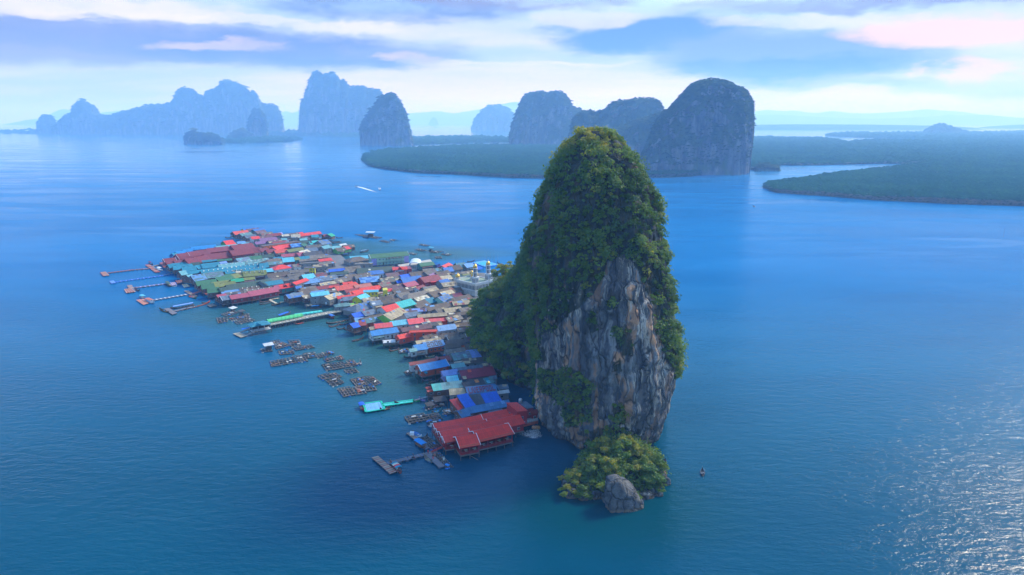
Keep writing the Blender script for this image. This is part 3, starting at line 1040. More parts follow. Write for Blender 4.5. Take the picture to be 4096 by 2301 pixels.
def build_rock():
    q1, f1, nz, nt = ring_body(250, 460, -3.0, ZTOP, t_left, t_right,
                               lambda z: _YC - half_depth(z) * 1.27,
                               lambda z: _YC + half_depth(z) * 1.25, 101, targ=(lambda r: lT(r) + 7 * (r < 960), lambda r: rT(r) - np.where(r < 955, 9, 1)))
    top = np.array([[q1[(nz - 1) * nt:, 0].mean(), q1[(nz - 1) * nt:, 1].mean(), q1[(nz - 1) * nt:, 2].max()]])
    zl = PYD(1420, 562, _LY).z

    def l_left(z):
        r = row_of(max(z, -3), _LY); return x_at(lL(r), r, _LY)
    xr = x_at(1560, 900, _LY)
    def l_hd(z):
        k = max(0.0, min(1.0, z / zl)); return 2.0 + 52.0 * (1 - k ** 2.2) ** 0.6
    q2, f2, nz2, nt2 = ring_body(130, 300, -3.0, zl, l_left, lambda z: xr, lambda z: _LY - l_hd(z) * 0.95, lambda z: _LY + l_hd(z) * 1.2, 201, 2.2, 0.8, targ=(lambda r: lL(np.clip(r, 562, 915)) + 9, None))
    # vegetated foot islet
    c = PD(1543, 1196, 0)
    nu, nv = 110, 80
    uu, vv = np.meshgrid(np.linspace(-1, 1, nu), np.linspace(-1, 1, nv), indexing='ij')
    ax, ay = 18.5, 18.0
    r = np.sqrt(uu ** 2 + vv ** 2)
    X = c.x + uu * ax; Y = c.y + 1.0 + vv * ay
    nn = fbm(np.c_[X.ravel() * 0.12, Y.ravel() * 0.12, np.zeros(X.size)], 4, 301).reshape(X.shape)
    Z = 5.5 * np.clip(1 - (r * (1 + 0.25 * nn)) ** 3.0, -0.6, 1) + 3.0 * np.clip((vv + 0.3), 0, 1) * (r < 1.2) + nn * 1.2
    Z = Z - 16.0 * np.clip(-(uu + 0.12) * 1.2, 0, 1) * np.clip(vv + 0.1, 0, 1)
    q3 = np.c_[X.ravel(), Y.ravel(), Z.ravel()]
    idx = np.arange(nu * nv).reshape(nu, nv)
    f3 = np.stack([idx[:-1, :-1], idx[1:, :-1], idx[1:, 1:], idx[:-1, 1:]], -1).reshape(-1, 4)
    V = np.concatenate([q1, q2, q3])
    F = np.concatenate([f1, f2 + len(q1), f3 + len(q1) + len(q2)])
    # per-vertex normals
    e1 = V[F[:, 1]] - V[F[:, 0]]; e2 = V[F[:, 3]] - V[F[:, 0]]
    fn = np.cross(e1, e2)
    N = np.zeros_like(V)
    for k in range(4):
        np.add.at(N, F[:, k], fn)
    N /= np.maximum(np.linalg.norm(N, axis=1, keepdims=True), 1e-9)
    N[len(q1) + len(q2):] *= np.sign(N[len(q1) + len(q2):, 2:3] + 1e-9)
    dx, dy = proj(V)
    front = (V[:, 1] < _YC + 2)
    wob = fbm(V * 0.12, 3, 77) * 22
    bare = inpoly(dx + wob, dy + wob * 0.8, BARE) & front
    for tf in TUFTS:
        bare &= ~inpoly(dx + wob * 0.5, dy + wob * 0.5, tf)
    und = (N[:, 2] < -0.35)
    lowb = V[:, 2] < 1.6
    n1, n2 = len(q1), len(q1) + len(q2)
    bare[n1:] = False
    veg = ~(bare | und | lowb)
    lobe_low = np.zeros(len(V), bool)
    lobe_low[n1:n2] = (V[n1:n2, 2] < 5)
    veg &= ~lobe_low
    dens = np.clip(0.55 + fbm(V * 0.10, 3, 55) * 0.9, 0, 1)
    moss = np.where(veg, np.clip(0.45 + dens * 1.2, 0, 1), np.where(bare, np.clip(fbm(V * 0.2, 3, 66) * 1.4 - 0.55, 0, 0.5), 0.15))
    rock = link('limestone_rock', np_mesh('limestone_rock', V, F, smooth=True, attr={'moss': moss}), ROCK)
    tag(rock, 'towering limestone rock with bare grey and orange cliff beside the stilt village', 'rock')
    # ---- stalactites under the overhang on the right and the left foot
    rng = np.random.default_rng(4)
    for (px, py, ln) in ((1690, 985, 5), (1685, 1000, 6), (1680, 1012, 5), (1668, 1062, 3), (1664, 1075, 4), (1350, 1018, 5), (1356, 1040, 5), (1366, 1055, 4)):
        p = PYD(px - (7 if px > 1500 else -7), py, _YC - (2 if px > 1500 else 10))
        s = MB()
        prof = [(0.05, -ln), (0.5, -ln * 0.7), (0.8, -ln * 0.35), (1.2, 0), (0.7, 1.6)]
        s.lathe([(r * rng.uniform(0.8, 1.2), z) for r, z in prof], 8, p)
        s.build('stalactite', ROCK, rock, True)
    # ---- jungle on the rock: leaf clumps on the surface
    A = np.linalg.norm(fn, axis=1)
    vegf = veg[F].mean(1)
    fnn = fn / np.maximum(A[:, None], 1e-9)
    cen = V[F].mean(1)
    nrm = fnn.copy()
    nrm[np.arange(len(F)) >= len(f1) + len(f2)] *= np.sign(nrm[np.arange(len(F)) >= len(f1) + len(f2)][:, 2:3] + 1e-9)
    view = np.array([0, 0, CAM_H]) - cen
    view /= np.linalg.norm(view, axis=1, keepdims=True)
    facing = (nrm * view).sum(1)
    wgt = A * np.where(vegf > 0.6, 1.0, np.where(vegf > 0.2, 0.35, 0.0)) * np.where(facing > -0.35, 1.0, 0.18)
    isl = np.arange(len(F)) >= len(f1) + len(f2)
    wgt = np.where(isl, A * np.where(cen[:, 2] > 1.6, 1.6, 0.0), wgt)
    dfc = np.clip(0.62 + fbm(cen * np.array([0.16, 0.16, 0.10]), 3, 55) * 1.25, 0.04, 1.0)
    wgt *= dfc
    wgt = np.nan_to_num(wgt)
    NC = 8200
    pick = rng.choice(len(F), NC, p=wgt / wgt.sum())
    pc = cen[pick]; nc = nrm[pick]
    rad = np.clip(rng.lognormal(0.05, 0.5, NC) * (0.95 + 0.55 * fbm(pc * 0.13, 2, 17)), 0.45, 3.6)
    return rock, pc, nc, rad


def leaf_clumps(pos, nrm, rad, nleaf, seed, size=0.42, tint=None):
    """Clumps of small leaf faces round domes at the given points."""
    rng = np.random.default_rng(seed)
    n = len(pos)
    k = nleaf
    up = np.array([0, 0, 1.0])
    ax = nrm * 0.55 + up * 0.75
    ax /= np.linalg.norm(ax, axis=1, keepdims=True)
    d = rng.normal(0, 1, (n, k, 3))
    d /= np.linalg.norm(d, axis=2, keepdims=True)
    dot = (d * ax[:, None]).sum(2)
    d = np.where((dot < -0.15)[..., None], d - 2 * dot[..., None] * ax[:, None], d)
    lump = 1 + 0.35 * np.sin(d[..., 0] * 5 + rng.random((n, 1)) * 6) * np.sin(d[..., 1] * 5 + rng.random((n, 1)) * 6)
    rr = rad[:, None] * rng.uniform(0.72, 1.08, (n, k)) * lump
    c = pos[:, None] + d * rr[..., None] * np.array([1.0, 1.0, 0.8])
    c += ax[:, None] * rad[:, None, None] * 0.35
    # leaf plane: roughly tangent, tilted at random
    nn = d + rng.normal(0, 0.6, (n, k, 3)) + up * 0.25
    nn /= np.linalg.norm(nn, axis=2, keepdims=True)
    a = np.cross(nn, rng.normal(0, 1, (n, k, 3)))
    a /= np.maximum(np.linalg.norm(a, axis=2, keepdims=True), 1e-6)
    b = np.cross(nn, a)
    s = (size * np.clip(rad, 0.7, 2.2)[:, None] ** 0.5 * rng.uniform(0.6, 1.35, (n, k)))[..., None]
    q = np.stack([c - a * s - b * s * 0.55, c + a * s - b * s * 0.55, c + a * s * 0.8 + b * s * 0.6, c - a * s * 0.8 + b * s * 0.6], 2)
    V = q.reshape(-1, 3)
    F = np.arange(len(V)).reshape(-1, 4)
    tn = rng.beta(2.0, 3.2, n) if tint is None else tint
    tl = np.clip(np.repeat(tn[:, None], k, 1) + rng.normal(0, 0.07, (n, k)), 0, 1)
    return V, F, tl.ravel()


GREAT_ROCK, _pc, _nc, _rad = build_rock()
_tn = np.clip(0.30 + 0.55 * fbm(_pc * 0.07, 3, 91) + np.random.default_rng(8).normal(0, 0.17, len(_pc)) + np.clip(_pc[:, 2] - 92, 0, 25) * 0.012, 0, 1)  # yellower towards the summit: sunlit rim put into the leaf colour
_v, _f, _t = leaf_clumps(_pc + _nc * 0.3, _nc, _rad, 68, 21, 0.235, _tn)
_o = link('jungle_foliage', np_mesh('jungle_foliage', _v, _f, attr={'tint': _t}), JUNGLE, GREAT_ROCK)
tag(_o, kind='stuff')


# ------------------------------------------------------------------ the air
def build_haze():
    m = bpy.data.materials.new('haze')
    m.use_nodes = True
    t = NT(m.node_tree)
    t.n.clear()
    out = t.node('ShaderNodeOutputMaterial')
    pv = t.node('ShaderNodeVolumePrincipled')
    pv.inputs['Color'].default_value = HAZE_COLOR
    pv.inputs['Absorption Color'].default_value = (1, 1, 1, 1)
    pv.inputs['Density'].default_value = HAZE_DENSITY
    pv.inputs['Anisotropy'].default_value = 0.15
    t.l.new(pv.outputs[0], out.inputs['Volume'])
    mb = MB().box((0, 13500, HAZE_TOP / 2 - 0.5), (44000, 28600, HAZE_TOP + 1.0))
    o = mb.build('haze', m)
    tag(o, kind='stuff')
    o.display_type = 'WIRE'


HAZE_COLOR = (0.27, 0.54, 1.0, 1)
HAZE_DENSITY = 1.8e-4
HAZE_TOP = 540.0
build_haze()
# ================================================================== THE STILT VILLAGE
PAL = {
    'red': (230, 52, 26), 'vermil': (214, 76, 44), 'brick': (146, 48, 42), 'maroon': (132, 42, 34), 'crimson': (134, 26, 46), 'pink': (176, 74, 88), 'rose': (230, 70, 74),
    'salmon': (196, 112, 90), 'blue': (52, 112, 186), 'azure': (24, 128, 196), 'royal': (14, 92, 204), 'periwinkle': (122, 150, 214), 'steel': (66, 118, 164), 'paleblue': (104, 152, 200),
    'teal': (30, 128, 150), 'paleteal': (112, 170, 172), 'turquoise': (56, 186, 178), 'cyan': (96, 188, 208), 'green': (58, 110, 66), 'darkgreen': (60, 80, 58), 'olive': (122, 126, 46),
    'lime': (122, 190, 56), 'emerald': (30, 162, 110), 'grey': (118, 108, 96), 'brown': (102, 86, 72), 'charcoal': (76, 74, 76), 'slate': (104, 120, 138), 'beige': (180, 162, 128),
    'cream': (204, 194, 170), 'white': (208, 208, 206), 'mauve': (112, 80, 82), 'purple': (140, 92, 130), 'greyteal': (92, 128, 128), 'orange': (206, 120, 52), 'yellow': (214, 200, 30),
    'lilac': (158, 148, 205), 'pinkwall': (190, 100, 96), 'wood': (108, 74, 56), 'redwall': (160, 36, 36), 'orangewall': (190, 88, 56), 'greenwall': (96, 160, 70), 'mint': (168, 200, 180), 'tealwall': (60, 130, 125), 'bluewall': (70, 110, 160),
    'concrete': (136, 134, 130), 'darkwood': (66, 52, 46), 'plank': (126, 108, 94), 'redplank': (150, 72, 58), 'palepl': (176, 140, 118), 'slatewood': (112, 112, 128), 'dark': (30, 30, 34),
}
LIN = {k: tuple(v * 0.86 for v in s2l(c)) for k, c in PAL.items()}
GREYS = {'grey', 'brown', 'beige', 'charcoal', 'slate', 'mauve', 'greyteal', 'cream'}


def m_roof(cn):
    """Corrugated sheets: ribs down the slope, sheet joints, fading and stains."""
    key = 'roof_' + cn
    if key in MATS:
        return MATS[key]
    m, t, b = new_mat(key)
    g = t.coord('Object')
    x, y, z = t.xyz(g)
    old = cn in GREYS
    n = t.noise(g, 0.35, 5.0, 0.6)
    st = t.noise(t.mapping(g, scale=(1.0, 0.15, 0.15)), 1.3, 4.0, 0.65)
    fx = t.math('FRACT', t.math('DIVIDE', x, 0.9))
    fy = t.math('FRACT', t.math('DIVIDE', t.math('ABSOLUTE', y), 1.7))
    ln = t.math('MAXIMUM', t.ramp(t.math('ABSOLUTE', t.math('SUBTRACT', fx, 0.5)), 0.40, 0.5), t.ramp(t.math('ABSOLUTE', t.math('SUBTRACT', fy, 0.5)), 0.42, 0.5))
    cell = t.comb(t.math('FLOOR', t.math('DIVIDE', x, 0.9)), t.math('FLOOR', t.math('DIVIDE', y, 1.7)), 0.0)
    wn = t.node('ShaderNodeTexWhiteNoise', noise_dimensions='3D')
    rnd = t.node('ShaderNodeObjectInfo').outputs['Random']
    t.put(wn.inputs['Vector'], t.vmath('ADD', cell, t.comb(rnd, rnd, rnd)))
    k = t.ramp(n, 0.3, 0.7, 0.76 if old else 0.86, 1.22 if old else 1.10, False)
    k = t.math('MULTIPLY', k, t.ramp(st, 0.3, 0.7, 0.80 if old else 0.90, 1.16 if old else 1.08, False))
    k = t.math('MULTIPLY', k, t.ramp(wn.outputs['Value'], 0, 1, 0.88 if old else 0.93, 1.12 if old else 1.06, False))
    k = t.math('MULTIPLY', k, t.math('SUBTRACT', 1.0, t.math('MULTIPLY', ln, 0.22)))
    k = t.math('MULTIPLY', k, t.ramp(rnd, 0, 1, 0.78 if old else 0.9, 1.2 if old else 1.08, False))
    c = t.mix(1.0, LIN[cn], t.comb(k, k, k), 'MULTIPLY')
    stain = t.math('MULTIPLY', t.ramp(t.noise(t.mapping(g, scale=(1.0, 0.35, 0.35), loc=(9, 3, 1)), 0.55, 5.0, 0.65), 0.55, 0.75), 0.55 if old else 0.28)
    c = t.mix(stain, c, (0.075, 0.065, 0.058))
    t.l.new(c, b.inputs['Base Color'])
    b.inputs['Roughness'].default_value = 0.75 if old else 0.5
    w = t.node('ShaderNodeTexWave', wave_type='BANDS', bands_direction='X')
    t.put(w.inputs['Vector'], g)
    w.inputs['Scale'].default_value = 1.6
    bp = t.node('ShaderNodeBump')
    bp.inputs['Distance'].default_value = 0.05
    bp.inputs['Strength'].default_value = 0.6
    t.put(bp.inputs['Height'], w.outputs['Fac'])
    t.l.new(bp.outputs[0], b.inputs['Normal'])
    MATS[key] = m
    return m


def m_wall(cn):
    return m_plain('wall_' + cn, LIN[cn], 0.8, 0.22, 0.5)


GLASS = m_plain('window_glass', (0.02, 0.025, 0.03), 0.12, 0.1)
FRAME = m_plain('window_frame', (0.45, 0.45, 0.44), 0.6, 0.1)
POST = m_plain('stilt_wood', (0.11, 0.095, 0.085), 0.9, 0.3, 1.0)
CONC = m_plain('concrete', LIN['concrete'], 0.9, 0.25, 0.35)
WHITE = m_plain('white_paint', (0.72, 0.72, 0.72), 0.6, 0.1)
GOLD = m_plain('gold_leaf', (0.62, 0.36, 0.06), 0.32, 0.12, 0.6, 0.75)
BLACK = m_plain('black_net', (0.012, 0.013, 0.015), 0.9, 0.3, 2.0)

_wm = MB()
_wm.box((0, 0, 0), (1.1, 0.08, 1.1), mi=0).box((0, -0.05, 0), (0.94, 0.04, 0.94), mi=1).box((0, -0.075, 0), (0.06, 0.03, 0.94), mi=0)
WIN_ME = _wm.mesh('window')
WIN_ME.materials.append(FRAME); WIN_ME.materials.append(GLASS)
_dm = MB().box((0, 0, 0), (1.0, 0.08, 2.0))
DOOR_ME = _dm.mesh('door')
DOOR_ME.materials.append(m_plain('door_wood', (0.12, 0.06, 0.035), 0.7))
_sm = MB().tube((0, 0, -1.2), (0, 0, 1.0), 0.14, 0.14, 6)
STILT_ME = _sm.mesh('stilt')
STILT_ME.materials.append(POST)

FLOOR = 2.1
HOUSES = []                                   # records for labels
COMPLEX = {}


def solve(s0, s1, drop, wh, pitch, zf, shed=False):
    lo, hi = 0.6, 30.0
    tp = math.tan(pitch)
    for _ in range(30):
        hw = (lo + hi) / 2
        zr = zf + wh + hw * tp
        A, B = P(*s0, zr), P(*s1, zr)
        d = (B - A); d.z = 0
        L = d.length
        d.normalize()
        nrm = Vector((d.y, -d.x, 0))
        E = (A + B) / 2 + nrm * hw
        E.z = zf + wh
        M_ = (A + B) / 2
        y0 = proj(np.array([M_[:]]))[1][0] * 1.59
        y1 = proj(np.array([E[:]]))[1][0] * 1.59
        if y1 - y0 > drop:
            hi = hw
        else:
            lo = hw
    return A, B, d, L, hw, zr


def roof_gable(L, hw, rise, eave, ov=0.45, th=0.10):
    """Two slabs meeting in a ridge along x."""
    t_ = rise / hw
    y1 = hw + 0.02
    mb = MB()
    x0, x1 = -L / 2 - ov, L / 2 + ov
    mb.prism([(0, eave + rise), (-y1, eave - 0.02), (-y1, eave - 0.02 - th), (0, eave + rise - th), (y1, eave - 0.02 - th), (y1, eave - 0.02)], x0, x1)
    return mb


def roof_hip(L, hw, rise, eave, th=0.1):
    mb = MB()
    r = L / 2
    e = L / 2 + hw
    z0, z1 = eave, eave + rise
    vs = [(-e, -hw, z0), (e, -hw, z0), (e, hw, z0), (-e, hw, z0), (-r, 0, z1), (r, 0, z1)]
    vs += [(x * 0.985, y * 0.985, z - th) for x, y, z in vs[:4]]
    mb.poly(vs, [(0, 1, 5, 4), (2, 3, 4, 5), (1, 2, 5), (3, 0, 4), (0, 6, 7, 1), (1, 7, 8, 2), (2, 8, 9, 3), (3, 9, 6, 0), (6, 9, 8, 7)])
    return mb


def house(s0, s1, drop, roof='grey', wall='concrete', wh=2.7, flags=(), label=None, rng=random):
    fl = dict((f.split('=', 1) + [''])[:2] if '=' in f else (f, True) for f in flags)
    hip, shed, flat = 'hip' in fl, 'shed' in fl, 'flat' in fl
    pitch = R(25 if not (shed or flat) else (14 if shed else 2.5))
    if 'steep' in fl: pitch = R(36)
    zf = FLOOR + (0.8 if 'high' in fl else 0.0) + float(fl.get('z', 0))
    A, B, d, L, hw, zr = solve(s0, s1, drop, wh, pitch, zf)
    rise = hw * math.tan(pitch)
    ang = math.atan2(d.y, d.x)
    c = (A + B) / 2
    key = fl.get('k')
    if shed or flat:
        # a single slope falling towards the sea: ridge line is its upper edge
        c = c + Vector((d.y, -d.x, 0)) * hw / 2
    base = Vector((c.x, c.y, zf))
    if key:
        if key not in COMPLEX:
            COMPLEX[key] = empty(fl.get('n', 'stilt_restaurant'), base)
            bpy.context.view_layer.update()
        root = COMPLEX[key]
        off = Matrix.Translation(base - root.location) @ Matrix.Rotation(ang, 4, 'Z')
    else:
        root = empty('stilt_house', base, ang)
        off = Matrix.Identity(4)
    hl = L / 2

    def part(mb_or_me, name, mats, local=Matrix.Identity(4), parent=root):
        me = mb_or_me.mesh(name) if isinstance(mb_or_me, MB) else mb_or_me
        o = link(name, me, mats, parent)
        o.matrix_local = (off @ local) if parent is root else local
        return o

    eave = wh
    if shed or flat:
        half = hw / 2
        mb = MB().prism([(half, eave + rise), (-half, eave), (-half, eave - 0.12), (half, eave + rise - 0.12)], -hl - 0.3, hl + 0.3)
        rf = part(mb, 'roof', m_roof(roof))
        wy = half - 0.25
        wl = MB().prism([(-wy, 0), (wy, 0), (wy, eave + rise - 0.2), (-wy, eave - 0.14)], -hl + 0.1, hl - 0.1)
        slope = lambda u, v: ((u, half - v * hw, eave + rise - v * rise), math.atan2(rise, hw))
    elif hip:
        rf = part(roof_hip(L, hw, rise, eave), 'roof', m_roof(roof))
        wy = hw - 0.5
        wl = MB().box((0, 0, eave / 2), (L + 2 * hw - 1.0, 2 * wy, eave - 0.04))
        slope = lambda u, v: ((u, -v * hw, eave + rise - v * rise), math.atan2(rise, hw))
        hl = L / 2 + hw - 0.4
    else:
        rf = part(roof_gable(L, hw, rise, eave), 'roof', m_roof(roof))
        rc = MB().prism([(-0.22, eave + rise - 0.06), (0.22, eave + rise - 0.06), (0, eave + rise + 0.06)], -hl - 0.45, hl + 0.45)
        if L > 5 and not key:
            part(rc, 'ridge_cap', m_roof(roof if roof not in ('red',) else 'vermil'), parent=rf)
        wy = hw - 0.45
        tt = rise / hw
        wl = MB().prism([(-wy, 0), (wy, 0), (wy, eave + (hw - wy) * tt - 0.16), (0, eave + rise - 0.16), (-wy, eave + (hw - wy) * tt - 0.16)], -hl + 0.05, hl - 0.05)
        slope = lambda u, v: ((u, -v * hw, eave + rise - v * rise), math.atan2(rise, hw))
        if 'gable' in fl:                       # pale barge boards on the gable ends
            for s in (-1, 1):
                for e in (-1, 1):
                    bb = MB().bar((s * (hl + 0.5), 0, eave + rise + 0.05), (s * (hl + 0.5), e * (hw + 0.1), eave - 0.05), 0.12, 0.28)
                    part(bb, 'barge_board', WHITE)
    if 'open' in fl:                            # open hall: posts, rail and floor instead of walls
        fb = MB().box((0, 0, -0.12), (2 * hl, 2 * wy, 0.24))
        part(fb, 'floor', m_wall(wall))
        nn = max(2, int(2 * hl / 3.4))
        for s in (-1, 1):
            for k in range(nn + 1):
                part(MB().box((0, 0, eave / 2), (0.22, 0.22, eave)), 'post', m_wall(wall), Matrix.Translation((-hl + 0.2 + (2 * hl - 0.4) * k / nn, s * (wy - 0.15), 0)))
            rb = MB()
            for zz in (0.45, 0.75, 1.05):
                rb.bar((-hl, s * wy, zz), (hl, s * wy, zz), 0.06)
            for k in range(int(2 * hl / 0.5)):
                rb.bar((-hl + 0.25 + k * 0.5, s * wy, 0), (-hl + 0.25 + k * 0.5, s * wy, 1.05), 0.05)
            part(rb, 'railing', m_wall(wall))
        part(MB().box((0, wy * 0.3, eave * 0.5), (2 * hl - 1, 0.15, eave - 0.3)), 'partition', m_wall('darkwood'))
        for k in range(int(hl * 1.2)):
            tb = MB().box((0, 0, 0.72), (1.2, 0.8, 0.06)).box((0, 0, 0.35), (0.1, 0.1, 0.7)).box((0, 0.65, 0.4), (1.1, 0.35, 0.05)).box((0, -0.65, 0.4), (1.1, 0.35, 0.05))
            part(tb, 'dining_table', m_wall('cream' if k % 2 else 'wood'), Matrix.Translation((-hl + 1 + k * 1.65, -wy * 0.55, 0)))
    else:
        wo = part(wl, 'wall', m_wall(wall))
        nw = int(fl.get('w', 0)) or max(1, int(2 * hl / 3.6))
        storeys = [1.35] if wh < 4.3 else [1.35, wh - 1.45]
        dk = rng.randrange(nw)
        for si, zz in enumerate(storeys):
            for k in range(nw):
                x = -hl + (k + 0.5) * 2 * hl / nw
                if si == 0 and k == dk and nw > 1:
                    part(DOOR_ME, 'door', [], Matrix.Translation((x, -wy - 0.04, 1.0)))
                else:
                    part(WIN_ME, 'window', [], Matrix.Translation((x, -wy - 0.05, zz)))
            if wy > 1.3 and not hip:
                for e in ((-0.5, 0.5) if wy > 2.4 else (0,)):
                    part(WIN_ME, 'window', [], Matrix.Translation((-hl - 0.0, e * wy, zz)) @ Matrix.Rotation(-math.pi / 2, 4, 'Z'))
    # floor slab and stilts
    if not flat or 'deck' in fl:
        part(MB().box((0, 0, -0.22), (2 * hl + 0.5, 2 * wy + 0.9, 0.36)), 'floor_slab', POST)
    if 'stilt' in fl:
        n = max(2, int(2 * hl / 2.8))
        for k in range(n + 1):
            for yy in ((-wy, wy) if not key else (-wy, wy)):
                zs = (zf + 1.2) / 2.2
                part(STILT_ME, 'stilt', [], Matrix.Translation((-hl + 2 * hl * k / n, yy, -0.15 - zs)) @ Matrix.Diagonal((1, 1, zs, 1)))
    # patched sheets on the slope towards the sea
    if 'p' in fl:
        spec = fl['p'].split('+')
        dens = float(spec[0]); cols = spec[1:]
        nx, ny = max(3, int(L / 1.7)), max(2, int(hw / math.cos(pitch) / 1.5))
        u0 = float(fl.get('u0', 0)); u1 = float(fl.get('u1', 1))
        sw, sh = L / nx, 1.0 / ny
        for i in range(nx):
            for j in range(ny):
                if not (u0 <= (i + 0.5) / nx <= u1) or rng.random() > dens:
                    continue
                (u, yv, zv), sl = slope(-L / 2 + (i + 0.5) * sw, (j + 0.5) * sh)
                hh = hw * sh / math.cos(pitch)
                mb = MB().box((0, 0, 0), (sw * 0.98, hh * 0.98, 0.04))
                part(mb, 'roof_sheet', m_roof(rng.choice(cols)), Matrix.Translation((u, yv, zv + 0.035 / math.cos(sl))) @ Matrix.Rotation(sl, 4, 'X'), rf)
    if 'p' not in fl and roof in GREYS and not hip and L > 4:
        nx, ny = max(3, int(L / 1.7)), max(2, int(hw / math.cos(pitch) / 1.5))
        for _k in range(rng.choice((0, 1, 2, 3, 4))):
            (u, yv, zv), sl = slope(-L / 2 + (rng.randrange(nx) + 0.5) * L / nx, (rng.randrange(ny) + 0.5) / ny)
            mb = MB().box((0, 0, 0), (L / nx * rng.choice((0.6, 1.0, 1.9)), hw / ny / math.cos(pitch) * 0.96, 0.04))
            part(mb, 'roof_sheet', m_roof(rng.choice(('beige', 'beige', 'cream', 'slate', 'paleblue', 'mauve', 'charcoal', 'brick'))), Matrix.Translation((u * 0.9, yv, zv + 0.045)) @ Matrix.Rotation(sl, 4, 'X'), rf)
    if not key and not flat and rng.random() < 0.45 and L > 4.5:
        # lean-to along the side facing the water
        la = L * rng.uniform(0.35, 0.9); x0 = rng.uniform(-L / 2, L / 2 - la)
        dp = rng.uniform(1.2, 2.2)
        mb = MB().prism([(-wy + 0.1, eave - 0.35), (-wy - dp, eave - 0.95), (-wy - dp, eave - 1.03), (-wy + 0.1, eave - 0.43)], x0, x0 + la)
        part(mb, 'lean_to_roof', m_roof(rng.choice(('grey', 'brown', 'slate', 'beige', 'mauve', 'greyteal', 'charcoal'))))
        for xx in (x0 + 0.15, x0 + la - 0.15):
            part(MB().box((0, 0, 0), (0.12, 0.12, eave - 0.95)), 'post', POST, Matrix.Translation((xx, -wy - dp + 0.15, (eave - 0.95) / 2)))
    if not key and rng.random() < 0.22:
        tk = rng.choice(((0.55, 0.62, 0.66), (0.05, 0.16, 0.38), (0.10, 0.30, 0.22), (0.42, 0.40, 0.36)))
        mb = MB().lathe([(0.55, 0), (0.58, 0.2), (0.58, 1.1), (0.4, 1.35), (0.12, 1.4)], 10)
        part(mb, 'water_tank', m_plain('tank_%d' % int(tk[0] * 100), tk, 0.45, 0.1), Matrix.Translation((rng.choice((-1, 1)) * (hl + 0.7), rng.uniform(-0.5, 0.5) * wy, 0.4)))
    if 'vent' in fl:
        nv = max(3, int(L / 3.2))
        for k in range(nv):
            (u, yv, zv), sl = slope(-L / 2 + (k + 0.5) * L / nv, 0.35)
            mb = MB().tube((0, 0, -0.2), (0, 0, 0.35), 0.16, 0.16, 8).lathe([(0.18, 0.3), (0.36, 0.45), (0.40, 0.6), (0.25, 0.8), (0.02, 0.85)], 8)
            part(mb, 'roof_vent', m_plain('zinc', (0.6, 0.6, 0.6), 0.35, 0.1, 1.0, 0.6), Matrix.Translation((u, yv, zv)), rf)
    if 'dorm' in fl:
        for k in range(int(fl['dorm'])):
            n_ = int(fl['dorm'])
            (u, yv, zv), sl = slope(-L / 2 + (k + 0.7) * L / (n_ + 0.4), 0.62)
            w_ = min(1.8, L / n_ * 0.42)
            dm = MB()
            dm.poly([(-w_, -0.9, -0.3), (w_, -0.9, -0.3), (0, -0.9, w_ * 0.8), (-w_, 2.2, -0.3), (w_, 2.2, -0.3), (0, 2.6, w_ * 0.8)], [(0, 2, 5, 3), (1, 4, 5, 2)])
            dm.poly([(-w_ * 0.75, -0.7, -0.3), (w_ * 0.75, -0.7, -0.3), (0, -0.7, w_ * 0.62)], [(0, 1, 2)], 1)
            me = dm.mesh('dormer')
            me.materials.append(m_roof(roof)); me.materials.append(m_wall('maroon'))
            part(me, 'dormer', [], Matrix.Translation((u, yv, zv + 0.1)), rf)
    mid = ((s0[0] + s1[0]) / 2, (s0[1] + s1[1]) / 2 + drop / 2)
    rec = dict(o=root, px=mid, roof=roof, wall=wall, area=L * hw, label=label, key=key, L=L, hw=hw, rf=rf, slope=slope, part=part, eave=eave, rise=rise, base=base, ang=ang, d=d, wy=wy, hl=hl, fl=fl)
    HOUSES.append(rec)
    return rec


REG = {'1': (350, 860, 3.445), '2': (900, 880, 3.445), '3': (1400, 900, 2.953), '4': (1300, 1200, 2.953), '5': (1400, 1500, 2.584), '6': (1600, 1330, 5.1675), '7': (1400, 900, 5.152), '8': (1700, 1560, 4.256)}


def px(reg, x, y):
    ox, oy, s = REG[reg]
    return (ox + x / s, oy + y / s)


